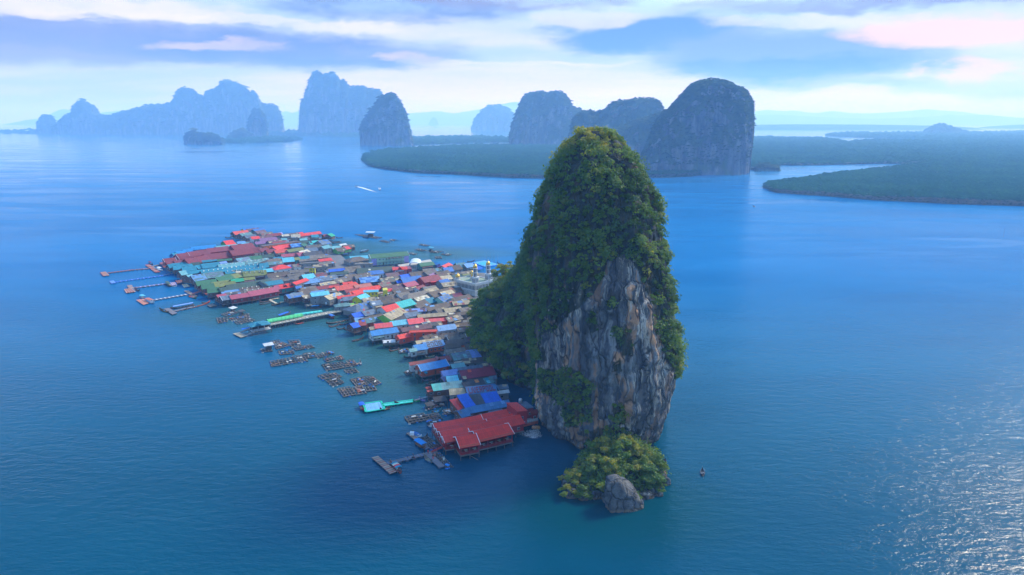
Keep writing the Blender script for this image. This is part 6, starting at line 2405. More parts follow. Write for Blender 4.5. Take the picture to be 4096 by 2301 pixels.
_pv = H('a', 890, 350, 1040, 325, 92, 'teal', 'white', 3.0, 'hip,stilt,open,n=pavilion', 'teal hip roofed pavilion with white rails at the jetty end')
_pv['o'].name = 'pavilion'
(_q) = _pv
_g = MB().prism([(0, 1.5), (-1.8, 0.2), (1.8, 0.2)], -1.6, 1.6).mesh('front_gable')
_go = link('front_gable', _g, m_roof('teal'), _pv['o'])
_go.matrix_local = Matrix.Translation((-_pv['L'] * 0.35, -_pv['hw'] * 0.62, _pv['eave'] + 0.2)) @ Matrix.Rotation(R(90), 4, 'Z')
pier('concrete landing platform floating below the teal pavilion', [([('a', 418, 590), ('a', 560, 568), ('a', 735, 632), ('a', 585, 672)], 8, ['beige', 'concrete'])], 'platform', 'landing_platform')
pier('steep gangway with rails from landing platform to teal pavilion', [([W('a', 690, 612, 0.8), W('a', 900, 530, 2.6), W('a', 915, 545, 2.6), W('a', 715, 628, 0.8)], 8, ['concrete'])], 'gangway', 'gangway', floats=False)
pier('dark covered gangway under a blue tarpaulin beside the pavilion', [([W('a', 560, 560, 0.8), W('a', 800, 470, 2.6), W('a', 830, 495, 2.6), W('a', 600, 570, 0.8)], 8, ['charcoal']), ([W('a', 595, 490, 3.2), W('a', 760, 458, 4.0), W('a', 775, 470, 4.0), W('a', 612, 508, 3.2)], 4, ['royal'])], 'gangway', 'gangway', floats=False)
# other decks
pier('L shaped bamboo jetty in the lagoon behind the fish cages', [(strip(('2', 615, 1098), ('2', 745, 1075), 1.6), 8, ['cream', 'beige']), (strip(('2', 615, 1100), ('2', 710, 1150), 1.6), 8, ['cream', 'beige']), (strip(('2', 760, 1135), ('2', 860, 1118), 1.4), 6, ['beige'])], floats=False, posts=3)
pier('brown timber deck on posts in front of the grey two storey house', [([W('2', 1095, 1165, 2.0), W('2', 1400, 1125, 2.0), W('2', 1420, 1140, 2.0), W('2', 1120, 1190, 2.0)], 14, ['plank', 'beige'])], 'deck', 'timber_deck', floats=False, posts=3)
pier('beige concrete apron where the jetty meets the village', [([W('2', 1600, 1240, 2.2), W('2', 1680, 1225, 2.2), W('2', 1810, 1280, 2.2), W('2', 1730, 1296, 2.2)], 9, ['beige', 'concrete'], 'v')], 'deck', 'timber_deck', floats=False, posts=3)
pier('tan deck along the front of the turquoise roofed house', [([W('6', 595, 1315, 1.9), W('6', 1000, 1262, 1.9), W('6', 1008, 1285, 1.9), W('6', 600, 1338, 1.9)], 14, ['palepl', 'plank'])], 'deck', 'timber_deck', floats=False, posts=3)
pier('grey railed gangway from tan deck down to turquoise float', [([W('c', 1195, 190, 0.7), W('c', 1470, 112, 1.9), W('c', 1480, 130, 1.9), W('c', 1205, 206, 0.7)], 10, ['slatewood', 'concrete'])], 'gangway', 'gangway', floats=False)

# ---- turquoise float with blue stripes
_tf = pier('turquoise plastic float platform with pale blue stripes and long arm', [
    ([('c', 252, 260), ('c', 580, 212), ('c', 648, 352), ('c', 300, 410)], 22, ['periwinkle', 'cyan'], 'u'),
    ([('c', 600, 266), ('c', 1180, 188), ('c', 1186, 220), ('c', 622, 300)], 34, ['cyan', 'seagreen'], 'u')], 'platform', 'float_platform', fl=m_plain('green_float', s2l((10, 170, 140)), 0.5, 0.1))
for (a, b) in (((252, 258), (580, 210)), ((580, 210), (650, 355)), ((650, 355), (300, 412)), ((300, 412), (250, 258)), ((600, 263), (1180, 186)), ((622, 302), (1186, 222))):
    A, B = W('c', *a, 0.72) - _tf.location, W('c', *b, 0.72) - _tf.location
    MB().bar(A, B, 0.9, 0.18).build('edge_float', m_plain('green_float', s2l((10, 170, 140)), 0.5, 0.1), _tf)

# ---- jetty of the red restaurant
pier('weathered brown plank landing stage, redder at one end, far from the rock', [([('d', 135, 672), ('d', 270, 640), ('d', 655, 960), ('d', 515, 1008)], 26, ['palepl', 'palepl', 'plank', 'palepl', 'redplank'], 'v')], 'pier', 'landing_stage')
pier('grey plank walkway joining landing stage to restaurant floats', [([('d', 432, 768), ('d', 1190, 580), ('d', 1250, 625), ('d', 490, 815)], 30, ['slatewood', 'slatewood', 'plank'], 'u')], 'walkway', 'floating_walkway')
pier('broad grey plank float beside blue drum fish cages', [([('d', 1255, 615), ('d', 1375, 590), ('d', 1650, 850), ('d', 1530, 885)], 22, ['plank', 'slatewood'], 'v'), ([('d', 1180, 585), ('d', 1490, 520), ('d', 1500, 560), ('d', 1250, 622)], 12, ['plank', 'slatewood'])], 'pier', 'plank_float')
pier('plank float with white box where the blue and white boat lies', [([('d', 850, 165), ('d', 935, 150), ('d', 1125, 285), ('d', 1030, 310)], 14, ['plank', 'palepl'], 'v'), ([('d', 1030, 310), ('d', 1125, 290), ('d', 1330, 470), ('d', 1260, 500)], 14, ['plank', 'slatewood'], 'v')], 'pier', 'plank_float')
_bx = W('d', 975, 205, 0.66)
_b = empty('storage_box', _bx); MB().box((0, 0, 0.55), (1.5, 1.2, 1.1)).build('body', WHITE, _b); MB().box((0, 0, 1.14), (1.6, 1.3, 0.1)).build('lid', WHITE, _b)
tag(_b, 'white storage box standing on the plank float near the blue and white boat', 'box')
_rp = pier('red railed ramp from restaurant down to the plank floats', [([W('d', 1355, 540, 0.8), W('d', 1690, 395, 1.9), W('d', 1715, 425, 1.9), W('d', 1385, 568, 0.8)], 14, ['redplank', 'redwall'], 'u')], 'ramp', 'ramp', floats=False)
for pts in ([(1350, 535, 0.8), (1685, 388, 1.9)], [(1388, 570, 0.8), (1718, 428, 1.9)]):
    rail_run(_rp, 'railing', [W('d', *p) - _rp.location for p in pts], 0, RW, 0.9, 0.05, 1.0)


# ---- fish cage rafts
BAMBOO = m_plain('raft_timber', (0.15, 0.125, 0.10), 0.9, 0.35, 1.2)
DRIFT = m_plain('raft_grey_timber', (0.085, 0.08, 0.075), 0.9, 0.35, 1.2)
CLUTTER = [m_plain('orange_net', (0.30, 0.09, 0.04), 0.8), m_plain('pale_tarp', (0.42, 0.44, 0.45), 0.7), m_plain('blue_tarp', s2l((30, 120, 190)), 0.6), m_plain('foam_block', (0.55, 0.52, 0.45), 0.8), m_plain('rust_net', (0.13, 0.06, 0.04), 0.9)]


def raft(label, q, n, m, group='fish cage rafts', hut=None, clutter=3, z=0.4, dark=True):
    Q = [W(*p, z) for p in q]
    c = sum(Q, Vector()) / 4
    root = empty('fish_raft', (c.x, c.y, 0))
    tag(root, label, 'raft', group)
    o = root.location
    for k in range(n + 1):
        a, b = bil(Q, k / n, -0.01) - o, bil(Q, k / n, 1.01) - o
        MB().bar(a, b, rs.uniform(0.26, 0.5), 0.16).build('beam', BAMBOO if rs.random() < 0.5 else DRIFT, root)
    for k in range(m + 1):
        a, b = bil(Q, -0.01, k / m) - o, bil(Q, 1.01, k / m) - o
        up = Vector((0, 0, 0.17))
        MB().bar(a + up, b + up, rs.uniform(0.26, 0.5), 0.16).build('beam', BAMBOO if rs.random() < 0.5 else DRIFT, root)
    for i in range(n + 1):
        for j in range(m + 1):
            if (i in (0, n) or j in (0, m)) and rs.random() < 0.6:
                p = bil(Q, i / n, j / m) - o
                MB().tube((p.x - 0.45, p.y, 0.1), (p.x + 0.45, p.y, 0.1), 0.3, 0.3, 7).build('float', rs.choice([FLOATM, FLOATM, BLUEDRUM, CLUTTER[3]]), root)
    for i in range(n):
        for j in range(m):
            if rs.random() < 0.8:
                c4 = [bil(Q, (i + a) / n, (j + b) / m) - o for a, b in ((0.08, 0.08), (0.92, 0.08), (0.92, 0.92), (0.08, 0.92))]
                zz = rs.uniform(0.04, 0.22)
                up = [Vector((p.x, p.y, zz)) for p in c4]
                dn = [Vector((p.x, p.y, zz - 0.02)) for p in c4]
                MB().poly(up + dn, [(0, 1, 2, 3), (7, 6, 5, 4), (0, 4, 5, 1), (1, 5, 6, 2), (2, 6, 7, 3), (3, 7, 4, 0)]).build('net', BLACK, root)
    for k in range(clutter):
        p = bil(Q, rs.uniform(0.1, 0.9), rs.uniform(0.1, 0.9)) - o
        mt = rs.choice(CLUTTER)
        if rs.random() < 0.5:
            a = rs.random() * 3
            MB().box((p.x, p.y, p.z + 0.3), (rs.uniform(0.8, 2.0), rs.uniform(0.5, 1.0), 0.35), a).build('crate', mt, root)
        else:
            q2 = p + Vector((rs.uniform(-2, 2), rs.uniform(-2, 2), 0))
            MB().bar(p + Vector((0, 0, 0.3)), q2 + Vector((0, 0, 0.35)), 0.3, 0.12).build('loose_plank', rs.choice([BAMBOO, m_wall('palepl')]), root)
    if hut:
        hp, hw_, hl_, hh_, hc_ = hut
        p = W(*hp, z) - o
        ax = (Q[1] - Q[0]).normalized()
        M0 = Matrix.Translation(p) @ Matrix.Rotation(math.atan2(ax.y, ax.x), 4, 'Z')
        for sx in (-1, 1):
            for sy in (-1, 1):
                MB().box(None, (0.14, 0.14, hh_), M=M0 @ Matrix.Translation((sx * hl_ * 0.45, sy * hw_ * 0.45, hh_ / 2))).build('post', DRIFT, root)
        rm = MB().prism([(-hw_ / 2 - 0.3, hh_), (hw_ / 2 + 0.3, hh_ + 0.6), (hw_ / 2 + 0.3, hh_ + 0.52), (-hw_ / 2 - 0.3, hh_ - 0.08)], -hl_ / 2 - 0.3, hl_ / 2 + 0.3).mesh('roof')
        r_ = link('roof', rm, m_roof(hc_), root)
        r_.matrix_local = M0
        MB().box(None, (hl_ * 0.6, hw_ * 0.5, hh_ * 0.6), M=M0 @ Matrix.Translation((0, hw_ * 0.1, hh_ * 0.3))).build('store', DRIFT, root)
    return root


def RQ(r, *p):
    return [(r, *a) for a in p]


raft('fish cage raft in the lagoon with pale tarpaulin roof hut on top', RQ('a', (175, 195), (430, 110), (535, 155), (330, 240)), 4, 3, clutter=8, hut=(('a', 430, 120), 3, 4, 1.8, 'white'))
raft('small square fish cage nearest the open sea before the lagoon', RQ('a', (88, 265), (300, 250), (312, 345), (125, 378)), 3, 2, clutter=2)
raft('fish cage raft carrying a dark round roofed store', RQ('a', (538, 230), (740, 175), (770, 270), (620, 300)), 3, 3, clutter=6, hut=(('a', 605, 205), 3, 3.4, 2.4, 'charcoal'))
raft('narrow fish cage strip with white bundle beside dark store raft', RQ('a', (345, 285), (540, 245), (580, 285), (400, 325)), 4, 1, clutter=4)
raft('low cluttered fish cage raft right beside the teal pavilion', RQ('a', (445, 340), (780, 270), (880, 320), (520, 398)), 5, 2, clutter=9)
raft('square cage raft with white awning standing alone in blue water', RQ('a', (1000, 915), (1190, 880), (1230, 950), (1035, 980)), 3, 2, clutter=1, hut=(('a', 1165, 925), 3.2, 4.6, 2.8, 'white'))
raft('small dark fish cage, farthest of the cages beyond the awning raft', RQ('b', (135, 105), (275, 85), (290, 120), (165, 150)), 3, 2, clutter=2)
raft('fish cage raft piled with orange nets and brown timber', RQ('b', (205, 170), (330, 120), (475, 175), (235, 232)), 5, 2, clutter=12)
raft('fish cage raft topped with long white bundle', RQ('b', (430, 95), (600, 85), (635, 170), (490, 198)), 3, 3, clutter=5)
raft('open bamboo fish cage frame behind the striped cages', RQ('b', (502, 212), (800, 165), (852, 205), (560, 252)), 6, 2, clutter=2)
raft('short fish cage raft with turquoise bundle on its end', RQ('b', (268, 268), (500, 245), (525, 305), (300, 328)), 4, 2, clutter=4)
raft('long line of fish cages, seaward end with open frames', RQ('b', (130, 440), (500, 370), (555, 455), (155, 522)), 6, 3, clutter=5)
raft('middle part of the long cage line, red net on deck', RQ('b', (490, 355), (680, 335), (745, 430), (555, 458)), 4, 3, clutter=9)
raft('village end of the long cage line, brown bundles on deck', RQ('b', (670, 310), (855, 285), (890, 365), (710, 392)), 3, 3, clutter=6)
raft('slim bamboo cage between long cage line and brown hut raft', RQ('b', (882, 325), (1050, 300), (1085, 345), (920, 382)), 4, 2, clutter=2)
raft('little raft heaped with brown brush and pink planks', RQ('b', (1045, 285), (1165, 270), (1188, 308), (1075, 325)), 2, 1, clutter=10)
raft('dark fish cage with heavy black floats', RQ('b', (1005, 395), (1150, 365), (1220, 410), (1070, 452)), 3, 2, clutter=1)
raft('small raft decked with pink planks', RQ('b', (1210, 365), (1305, 350), (1352, 395), (1260, 418)), 3, 1, clutter=5)
raft('large fish cage raft with blue canoe and laundry at one end', RQ('b', (990, 490), (1320, 445), (1470, 520), (1060, 590)), 7, 3, clutter=5)
raft('cluttered platform with washing at the end of the large cage raft', RQ('b', (1385, 430), (1500, 412), (1575, 500), (1450, 520)), 2, 2, clutter=11)
raft('lone four cell fish cage with clear water inside', RQ('b', (1345, 578), (1525, 553), (1580, 608), (1420, 636)), 3, 2, clutter=1)
raft('dark netted cage raft with long plank bridge, upper half', RQ('b', (922, 680), (1095, 628), (1200, 690), (1000, 738)), 3, 2, clutter=1)
raft('small cage attached behind the dark netted cage raft', RQ('b', (1110, 650), (1215, 630), (1315, 692), (1210, 712)), 2, 2, clutter=2)
raft('dark netted cage raft with long plank bridge, lower half', RQ('b', (1035, 740), (1240, 700), (1350, 790), (1165, 850)), 3, 3, clutter=2)
raft('busy fish cage raft covered with white sacks and timber', RQ('b', (1460, 735), (1640, 700), (1765, 820), (1560, 850)), 5, 4, clutter=14)
raft('fish cage wing leading to reddish landing plank', RQ('b', (1655, 690), (1820, 690), (1960, 800), (1850, 838)), 3, 4, clutter=5)
raft('six cell bamboo fish cage nearest the turquoise float', RQ('b', (1245, 890), (1440, 855), (1540, 985), (1345, 1025)), 4, 4, clutter=1)
raft('fish cage with red brown net hung over its frame', RQ('b', (1480, 870), (1650, 850), (1715, 965), (1545, 992)), 3, 3, clutter=6)
raft('short cage on the far side of the red brown net cage', RQ('b', (1690, 860), (1840, 838), (1890, 912), (1730, 930)), 3, 2, clutter=3)
raft('large fish cage raft in front of the dark tarpaulin raft', RQ('c', (1030, 510), (1380, 440), (1460, 560), (1120, 630)), 5, 3, clutter=3)
raft('fish cage raft with bright green net on deck', RQ('c', (1400, 480), (1650, 440), (1730, 540), (1480, 590)), 4, 3, clutter=3)
raft('fish cages tucked under the corner of the red restaurant', RQ('c', (1440, 580), (1640, 545), (1745, 600), (1560, 650)), 4, 2, clutter=3)
raft('dark cage raft between orange boat and red ramp', RQ('d', (1150, 300), (1290, 235), (1540, 440), (1370, 500)), 4, 4, clutter=4)
raft('cage raft lined with pale blue drums beside the plank float', RQ('d', (1395, 610), (1540, 575), (1805, 855), (1690, 890)), 3, 7, clutter=4)
raft('raft with black tarpaulin tent and pale store boxes', RQ('c', (1480, 200), (1740, 165), (1780, 300), (1590, 325)), 3, 2, clutter=8, hut=(('c', 1690, 250), 4, 5, 1.8, 'charcoal'))
raft('small raft under a grey black tarpaulin heap', RQ('c', (1400, 325), (1540, 290), (1590, 345), (1430, 370)), 2, 2, clutter=4, hut=(('c', 1500, 325), 2.5, 3, 1.2, 'charcoal'))
raft('cluttered work raft below the bright red lean-to', RQ('c', (1755, 385), (1870, 360), (1930, 440), (1800, 470)), 2, 2, clutter=10)
raft('work raft loaded with white sacks under azure house', RQ('6', (-30, 370), (160, 330), (180, 400), (0, 430)), 3, 2, clutter=12)
raft('red canopied tiny float at the tip of the blue hall', RQ('6', (95, 815), (185, 795), (225, 860), (140, 880)), 2, 1, clutter=4)
# rafts in the bay behind the village
BK = 'fish rafts in the bay behind the village'
raft('long dark fish raft with pale roofed shelter far behind the village', RQ('7', (105, 200), (330, 205), (660, 258), (540, 282)), 7, 2, BK, hut=(('7', 425, 238), 4, 9, 4.5, 'white'), clutter=6)
raft('dark oblong fish raft next to the long sheltered one', RQ('7', (605, 330), (700, 315), (838, 352), (750, 370)), 4, 2, BK, clutter=3)
raft('small fish raft with pale bundle, farthest out', RQ('7', (805, 312), (890, 293), (965, 312), (890, 330)), 3, 2, BK, clutter=4)
raft('dark fish raft in mid bay, nothing on deck', RQ('7', (1415, 410), (1490, 392), (1655, 420), (1575, 437)), 4, 2, BK, clutter=2)
raft('greyish fish raft between mid bay raft and school', RQ('7', (1325, 515), (1415, 487), (1580, 520), (1500, 543)), 4, 2, BK, clutter=3)
raft('fish raft with teal box hut at one end', RQ('7', (1645, 560), (1700, 530), (1930, 545), (1770, 578)), 5, 2, BK, hut=(('7', 1672, 545), 4, 5, 3.6, 'teal'), clutter=6)
raft('reddish brown fish raft near the teal box hut', RQ('7', (1878, 607), (1940, 585), (2100, 605), (2015, 630)), 4, 2, BK, clutter=5)
raft('small fish raft touching the end of the school', RQ('7', (1205, 588), (1260, 570), (1385, 595), (1310, 615)), 3, 2, BK, clutter=3)
raft('short tan fish raft close to the green hall', RQ('7', (1752, 655), (1880, 652), (1890, 688), (1760, 690)), 4, 2, BK, clutter=2)


# ---- boats
def lofted_hull(L, B, bow=1.0, stern=0.5, D=0.75):
    """Open boat: sweeping sheer, pointed raised bow, narrow stern."""
    n = 16
    rows = []
    for i in range(n + 1):
        s = i / n
        hb = B / 2 * (math.sin(math.pi * min(1.0, (s * 0.92 + 0.10))) ** 0.62 if s < 0.98 else 0.03)
        if s > 0.5: hb *= (1 - ((s - 0.5) / 0.5) ** 2.6) + 0.02
        hb = max(hb, 0.03)
        zs = 0.45 + stern * 0.5 * (1 - s) ** 3 + bow * 1.5 * max(0, s - 0.55) ** 2 / 0.2
        zk = -0.3 + (bow * 1.0 * max(0, s - 0.7) ** 2 / 0.09) + 0.25 * max(0, 0.2 - s)
        zk = min(zk, zs - 0.15)
        x = (s - 0.5) * L
        th = 0.05
        zf = max(zk + 0.12, min(0.05, zs - 0.12))
        rows.append([(x, 0, zk), (x, hb * 0.62, zk + (zs - zk) * 0.25), (x, hb, zs), (x, max(hb - th, 0.005), zs), (x, max(hb * 0.6, 0.004), zf), (x, 0, zf - 0.002),
                     (x, -max(hb * 0.6, 0.004), zf), (x, -max(hb - th, 0.005), zs), (x, -hb, zs), (x, -hb * 0.62, zk + (zs - zk) * 0.25)])
    m = len(rows[0])
    vs = [p for r in rows for p in r]
    fs, mi = [], []
    for i in range(n):
        for k in range(m):
            fs.append((i * m + k, i * m + (k + 1) % m, (i + 1) * m + (k + 1) % m, (i + 1) * m + k))
            mi.append(1 if k in (2, 7) else (2 if 3 <= k <= 6 else 0))
    fs += [tuple(range(m)), tuple(range((n + 1) * m - 1, n * m - 1, -1))]
    mi += [0, 0]
    mb = MB()
    for f_, i_ in zip(fs, mi):
        pass
    o = len(mb.v)
    mb.v += vs; mb.f += fs; mb.m += mi
    return mb


def boat(label, bow, stern, hull='wood', trim='palepl', inside='darkwood', canopy=None, cano=(0.2, 0.75), cols=None, motor=True, beam=None, group='longtail boats', cat='boat', cargo=0, name='longtail_boat', ribbon=None, z=0.0):
    A, S_ = W(*bow, 0.3), W(*stern, 0.3)
    d = A - S_; d.z = 0
    L = max(3.2, d.length)
    c = (A + S_) / 2
    root = empty(name, (c.x, c.y, z), math.atan2(d.y, d.x))
    tag(root, label, cat, group)
    B = beam or min(2.3, max(1.0, L * 0.15))
    me = lofted_hull(L, B).mesh('hull', True)
    for m_ in (m_wall(hull), m_wall(trim), m_wall(inside)):
        me.materials.append(m_)
    link('hull', me, [], root)
    for s in (0.28, 0.42, 0.56):
        x = (s - 0.5) * L
        MB().box((x, 0, 0.34), (0.3, B * 0.82, 0.06)).build('bench', m_wall(trim), root)
    if canopy:
        x0, x1 = (cano[0] - 0.5) * L, (cano[1] - 0.5) * L
        cols = cols or [canopy]
        n = len(cols)
        for k in range(n):
            a, b = x0 + (x1 - x0) * k / n, x0 + (x1 - x0) * (k + 1) / n
            w, hz = B * 0.55, 1.95
            pr = [(-w, hz), (-w * 0.6, hz + 0.22), (0, hz + 0.30), (w * 0.6, hz + 0.22), (w, hz), (w, hz - 0.05), (0, hz + 0.24), (-w, hz - 0.05)]
            MB().prism(pr, a, b).build('canopy', m_wall(cols[k]), root)
        for x in (x0 + 0.1, (x0 + x1) / 2, x1 - 0.1):
            for s in (-1, 1):
                MB().tube((x, s * B * 0.44, 0.4), (x, s * B * 0.48, 1.95), 0.035, 0.035, 6).build('canopy_post', m_wall('charcoal'), root)
    if motor:
        x = -0.44 * L
        e_ = MB().box((x, 0, 0.95), (0.7, 0.4, 0.4)).build('engine', m_wall('charcoal'), root)
        MB().tube((x - 0.2, 0, 0.95), (x - 2.6, 0.1, 0.15), 0.04, 0.03, 6).build('propeller_shaft', m_wall('slate'), e_)
        MB().tube((x + 0.3, 0, 1.0), (x + 1.3, 0, 1.35), 0.03, 0.03, 6).build('tiller', m_wall('slate'), e_)
    if ribbon:
        MB().box((0.475 * L, 0, 1.15), (0.14, 0.2, 0.55)).build('bow_ribbon', m_wall(ribbon), root)
    for k in range(cargo):
        MB().box((rs.uniform(-0.3, 0.3) * L, rs.uniform(-0.2, 0.2) * B, 0.42), (0.6, 0.45, 0.35), rs.random() * 3).build('crate', rs.choice(CLUTTER), root)
    return root


def B2(r, x0, y0, x1, y1): return ((r, x0, y0), (r, x1, y1))


def boat_(label, r, x0, y0, x1, y1, **k): return boat(label, *B2(r, x0, y0, x1, y1), **k)


boat_('dark longtail boat with blue canopy and red bow at the turquoise float', 'c', 262, 395, 205, 300, hull='brick', trim='palepl', canopy='royal', cano=(0.0, 0.62), ribbon='red', beam=2.2)
boat_('orange longtail boat under long turquoise blue canopy', 'c', 1420, 1105, 1235, 985, hull='wood', trim='palepl', inside='orange', canopy='azure', cano=(0.1, 0.9), ribbon='orange', beam=2.4)
boat_('longtail boat with green, cream and pink striped canopy', 'd', 520, 790, 735, 990, hull='charcoal', trim='palepl', inside='brick', canopy='teal', cano=(0.12, 0.62), cols=['teal', 'rose', 'cream', 'teal'], ribbon='charcoal', beam=2.2, cargo=3)
boat_('blue and white open boat tied to the plank float', 'd', 1175, 270, 985, 150, hull='white', trim='paleblue', inside='blue', beam=2.3, cargo=2)
boat_('grey open boat tied to the broad grey plank float', 'd', 1215, 655, 1385, 770, hull='slate', trim='beige', inside='grey', beam=1.9)
boat_('dark narrow boat wedged between cage raft and blue and white boat', 'd', 1300, 225, 1190, 300, hull='darkwood', trim='slate', beam=1.2)
boat_('brown narrow boat lying along the arm of the turquoise float', 'c', 835, 262, 1178, 245, hull='darkwood', trim='plank', beam=1.5, motor=False)
boat_('small brown boat with white box at the corner of the turquoise float', 'c', 562, 385, 750, 345, hull='darkwood', trim='palepl', cargo=2, beam=1.4)
boat_('small green boat tied under the railed gangway', 'c', 1190, 218, 1305, 205, hull='emerald', trim='emerald', inside='green', beam=1.3, motor=False)
boat_('tiny lilac rowing boat near the railed gangway', 'c', 1312, 180, 1402, 200, hull='lilac', trim='lilac', inside='purple', beam=1.2, motor=False)
boat_('pale boat with dark gear moored at the restaurant corner', 'c', 1585, 720, 1470, 640, hull='slate', trim='white', inside='charcoal', beam=2.4, canopy='blue', cano=(0.1, 0.3), cargo=3)
boat_('teal and tan boat lying behind the green net raft', 'c', 1730, 390, 1540, 425, hull='greyteal', trim='cyan', beam=1.6, cargo=2)
boat_('blue speedboat with orange canopy at the orange patched pier head', '1', 925, 1222, 815, 1178, hull='white', trim='white', inside='paleblue', canopy='salmon', cano=(0.05, 0.7), beam=3.0, name='speedboat', motor=False, group='tour boats')
boat_('white tour boat with cream canopy behind orange patched pier head', '1', 790, 1160, 730, 1125, hull='slate', trim='white', canopy='cyan', cano=(0.2, 0.8), beam=2.6, name='tour_boat', motor=False, group='tour boats')
boat_('white speedboat moored at the red landing stage, larger one', '1', 1040, 772, 950, 735, hull='white', trim='white', inside='white', beam=2.6, name='speedboat', motor=False, canopy='white', cano=(0.3, 0.7), group='tour boats')
boat_('white speedboat moored at the red landing stage, smaller one', '1', 935, 745, 885, 712, hull='white', trim='white', inside='white', beam=2.2, name='speedboat', motor=False, group='tour boats')
boat_('longtail boat with crimson canopy at the tip of the red landing stage', '1', 905, 690, 845, 668, hull='darkwood', trim='slate', canopy='crimson', cano=(0.1, 0.7), group='tour boats')
boat_('dark boat tied to the L shaped purple pier head', '1', 722, 1052, 650, 1025, hull='darkwood', trim='mauve', canopy='mauve', cano=(0.1, 0.6))
boat_('dark green canopied boat at the shore end of the purple pier', '1', 1150, 1000, 1090, 945, hull='darkgreen', trim='slate', canopy='darkgreen', cano=(0.05, 0.8), beam=2.3)
boat_('white and blue small boat beside the beige raft deck', '1', 1235, 985, 1165, 985, hull='white', trim='paleblue', inside='slate', motor=False)
boat_('green boat loaded with orange crates at white banded pier', '1', 1505, 1155, 1390, 1118, hull='green', trim='olive', inside='vermil', beam=2.2, cargo=4)
boat_('olive boat at the head of the nearest grey pier', '1', 990, 1300, 1125, 1345, hull='darkgreen', trim='olive', beam=2.2, cargo=2)
boat_('long slim brown boat with pale blue cover by grey pier', '1', 1145, 1300, 1470, 1240, hull='wood', trim='palepl', canopy='periwinkle', cano=(0.05, 0.9), beam=1.8)
boat_('long wooden boat with red cargo and upturned yellow bow', '1', 1690, 1210, 1350, 1300, hull='brick', trim='olive', inside='wood', beam=2.0, cargo=3)
boat_('dark boat with pale deck behind the nearest grey pier', '1', 1690, 1200, 1575, 1215, hull='charcoal', trim='slate')
boat_('brown boat moored in front of the long pink hall', '2', 475, 1140, 605, 1120, hull='wood', trim='palepl')
boat_('dark slim boat moored in front of the long pink hall', '2', 475, 1172, 628, 1135, hull='charcoal', trim='slate')
boat_('dark boat at the end of the bamboo jetty', '2', 640, 1185, 765, 1150, hull='darkwood', trim='wood')
boat_('brown boat under the slate stilt house in the lagoon', '2', 940, 1130, 1040, 1105, hull='wood', trim='plank')
boat_('blue canopied longtail boat behind the green arched canopy', '2', 905, 1290, 720, 1355, hull='charcoal', trim='slate', canopy='royal', cano=(0.1, 0.8), ribbon='charcoal', beam=2.0)
boat_('longtail boat with bright blue canopy below the brown timber deck', '2', 1335, 1205, 1175, 1225, hull='wood', trim='plank', canopy='azure', cano=(0.1, 0.75))
boat_('red floored boat on the near side of the jetty', '2', 960, 1442, 1085, 1420, hull='wood', trim='redplank', inside='vermil')
boat_('brown longtail boat with blue canopy where jetty meets village', '2', 1505, 1365, 1420, 1320, hull='brick', trim='wood', canopy='blue', cano=(0.25, 0.9), beam=2.2)
boat_('small boat with white cover in the bay behind the stilt hut', '7', 385, 535, 205, 570, hull='darkwood', trim='brick', canopy='slate', cano=(0.05, 0.7), beam=2.2)
boat_('dark longtail boat tied to the long sheltered fish raft', '7', 385, 278, 270, 258, hull='charcoal', trim='darkwood')
boat_('black longtail boat with raised bow beside the football pitch', '7', 2570, 745, 2420, 765, hull='charcoal', trim='darkwood', ribbon='charcoal')
boat_('longtail boat half hidden by the tree beside the football pitch', 'S', 1988, 1052, 2008, 1058, hull='charcoal', trim='blue')
boat_('dark boat moored behind the farthest red roofs', '2', 1435, 305, 1585, 300, hull='charcoal', trim='darkwood')
boat_('second dark boat lying closer to the white roof at the back', '2', 1480, 325, 1590, 305, hull='darkwood', trim='mauve')
boat_('dark boat alongside the stilt decks at the back edge', '2', 1585, 462, 1715, 458, hull='darkwood', trim='olive')
boat_('blue tarped boat beside the stilt decks at the back edge', '2', 1610, 500, 1710, 490, hull='charcoal', trim='blue', canopy='blue', cano=(0.1, 0.8))
boat_('brown boats end one, at the emerald hut at the back', '2', 1530, 248, 1620, 245, hull='wood', trim='brick', cargo=2)
boat_('dark boat at the very corner of the farthest stilt houses', '2', 0, 248, 90, 240, hull='charcoal', trim='charcoal')
boat_('brown longtail boat lowest of the cluster by the striped patched roof', '4', 45, 325, 160, 295, hull='wood', trim='plank')
boat_('grey brown longtail boat with long pale deck in the same cluster', '4', 15, 290, 300, 232, hull='darkwood', trim='beige', beam=2.0)
boat_('small boat piled with sacks by the patched roof stilts', '4', 165, 300, 270, 270, hull='wood', trim='cream', cargo=4)
boat_('dark boat just in front of the blue corner stilt house', '4', 135, 350, 235, 335, hull='charcoal', trim='wood')
boat_('narrow dark boat beside the sack boat', '4', 220, 355, 320, 345, hull='charcoal', trim='slate')
boat_('dark longtail boat with shaft out, moored off the azure house', '4', 458, 455, 320, 490, hull='charcoal', trim='wood', beam=1.8)
boat_('second boat moored off the azure house, nearer the stilts', '4', 450, 410, 350, 405, hull='darkwood', trim='plank')
boat_('twin brown boat under the white flat roof, outer one', '4', 755, 612, 875, 578, hull='wood', trim='slate')
boat_('twin brown boat under the white flat roof, inner one', '4', 760, 580, 870, 555, hull='darkwood', trim='plank')
boat_('dark boat under the pale teal corner of the azure house', '6', 80, 530, 265, 500, hull='charcoal', trim='slate')
boat_('boat with green deck and blue cover under block figure roof', '6', 515, 520, 710, 480, hull='cream', trim='olive', inside='green', cargo=3)
boat_('grey narrow boat in the water below the blue hall', '6', 455, 1010, 660, 960, hull='slate', trim='beige', inside='charcoal', beam=1.5)
boat_('grey narrow boat lying behind the turquoise roofed house', '6', 830, 980, 600, 1050, hull='charcoal', trim='slate', beam=1.5)
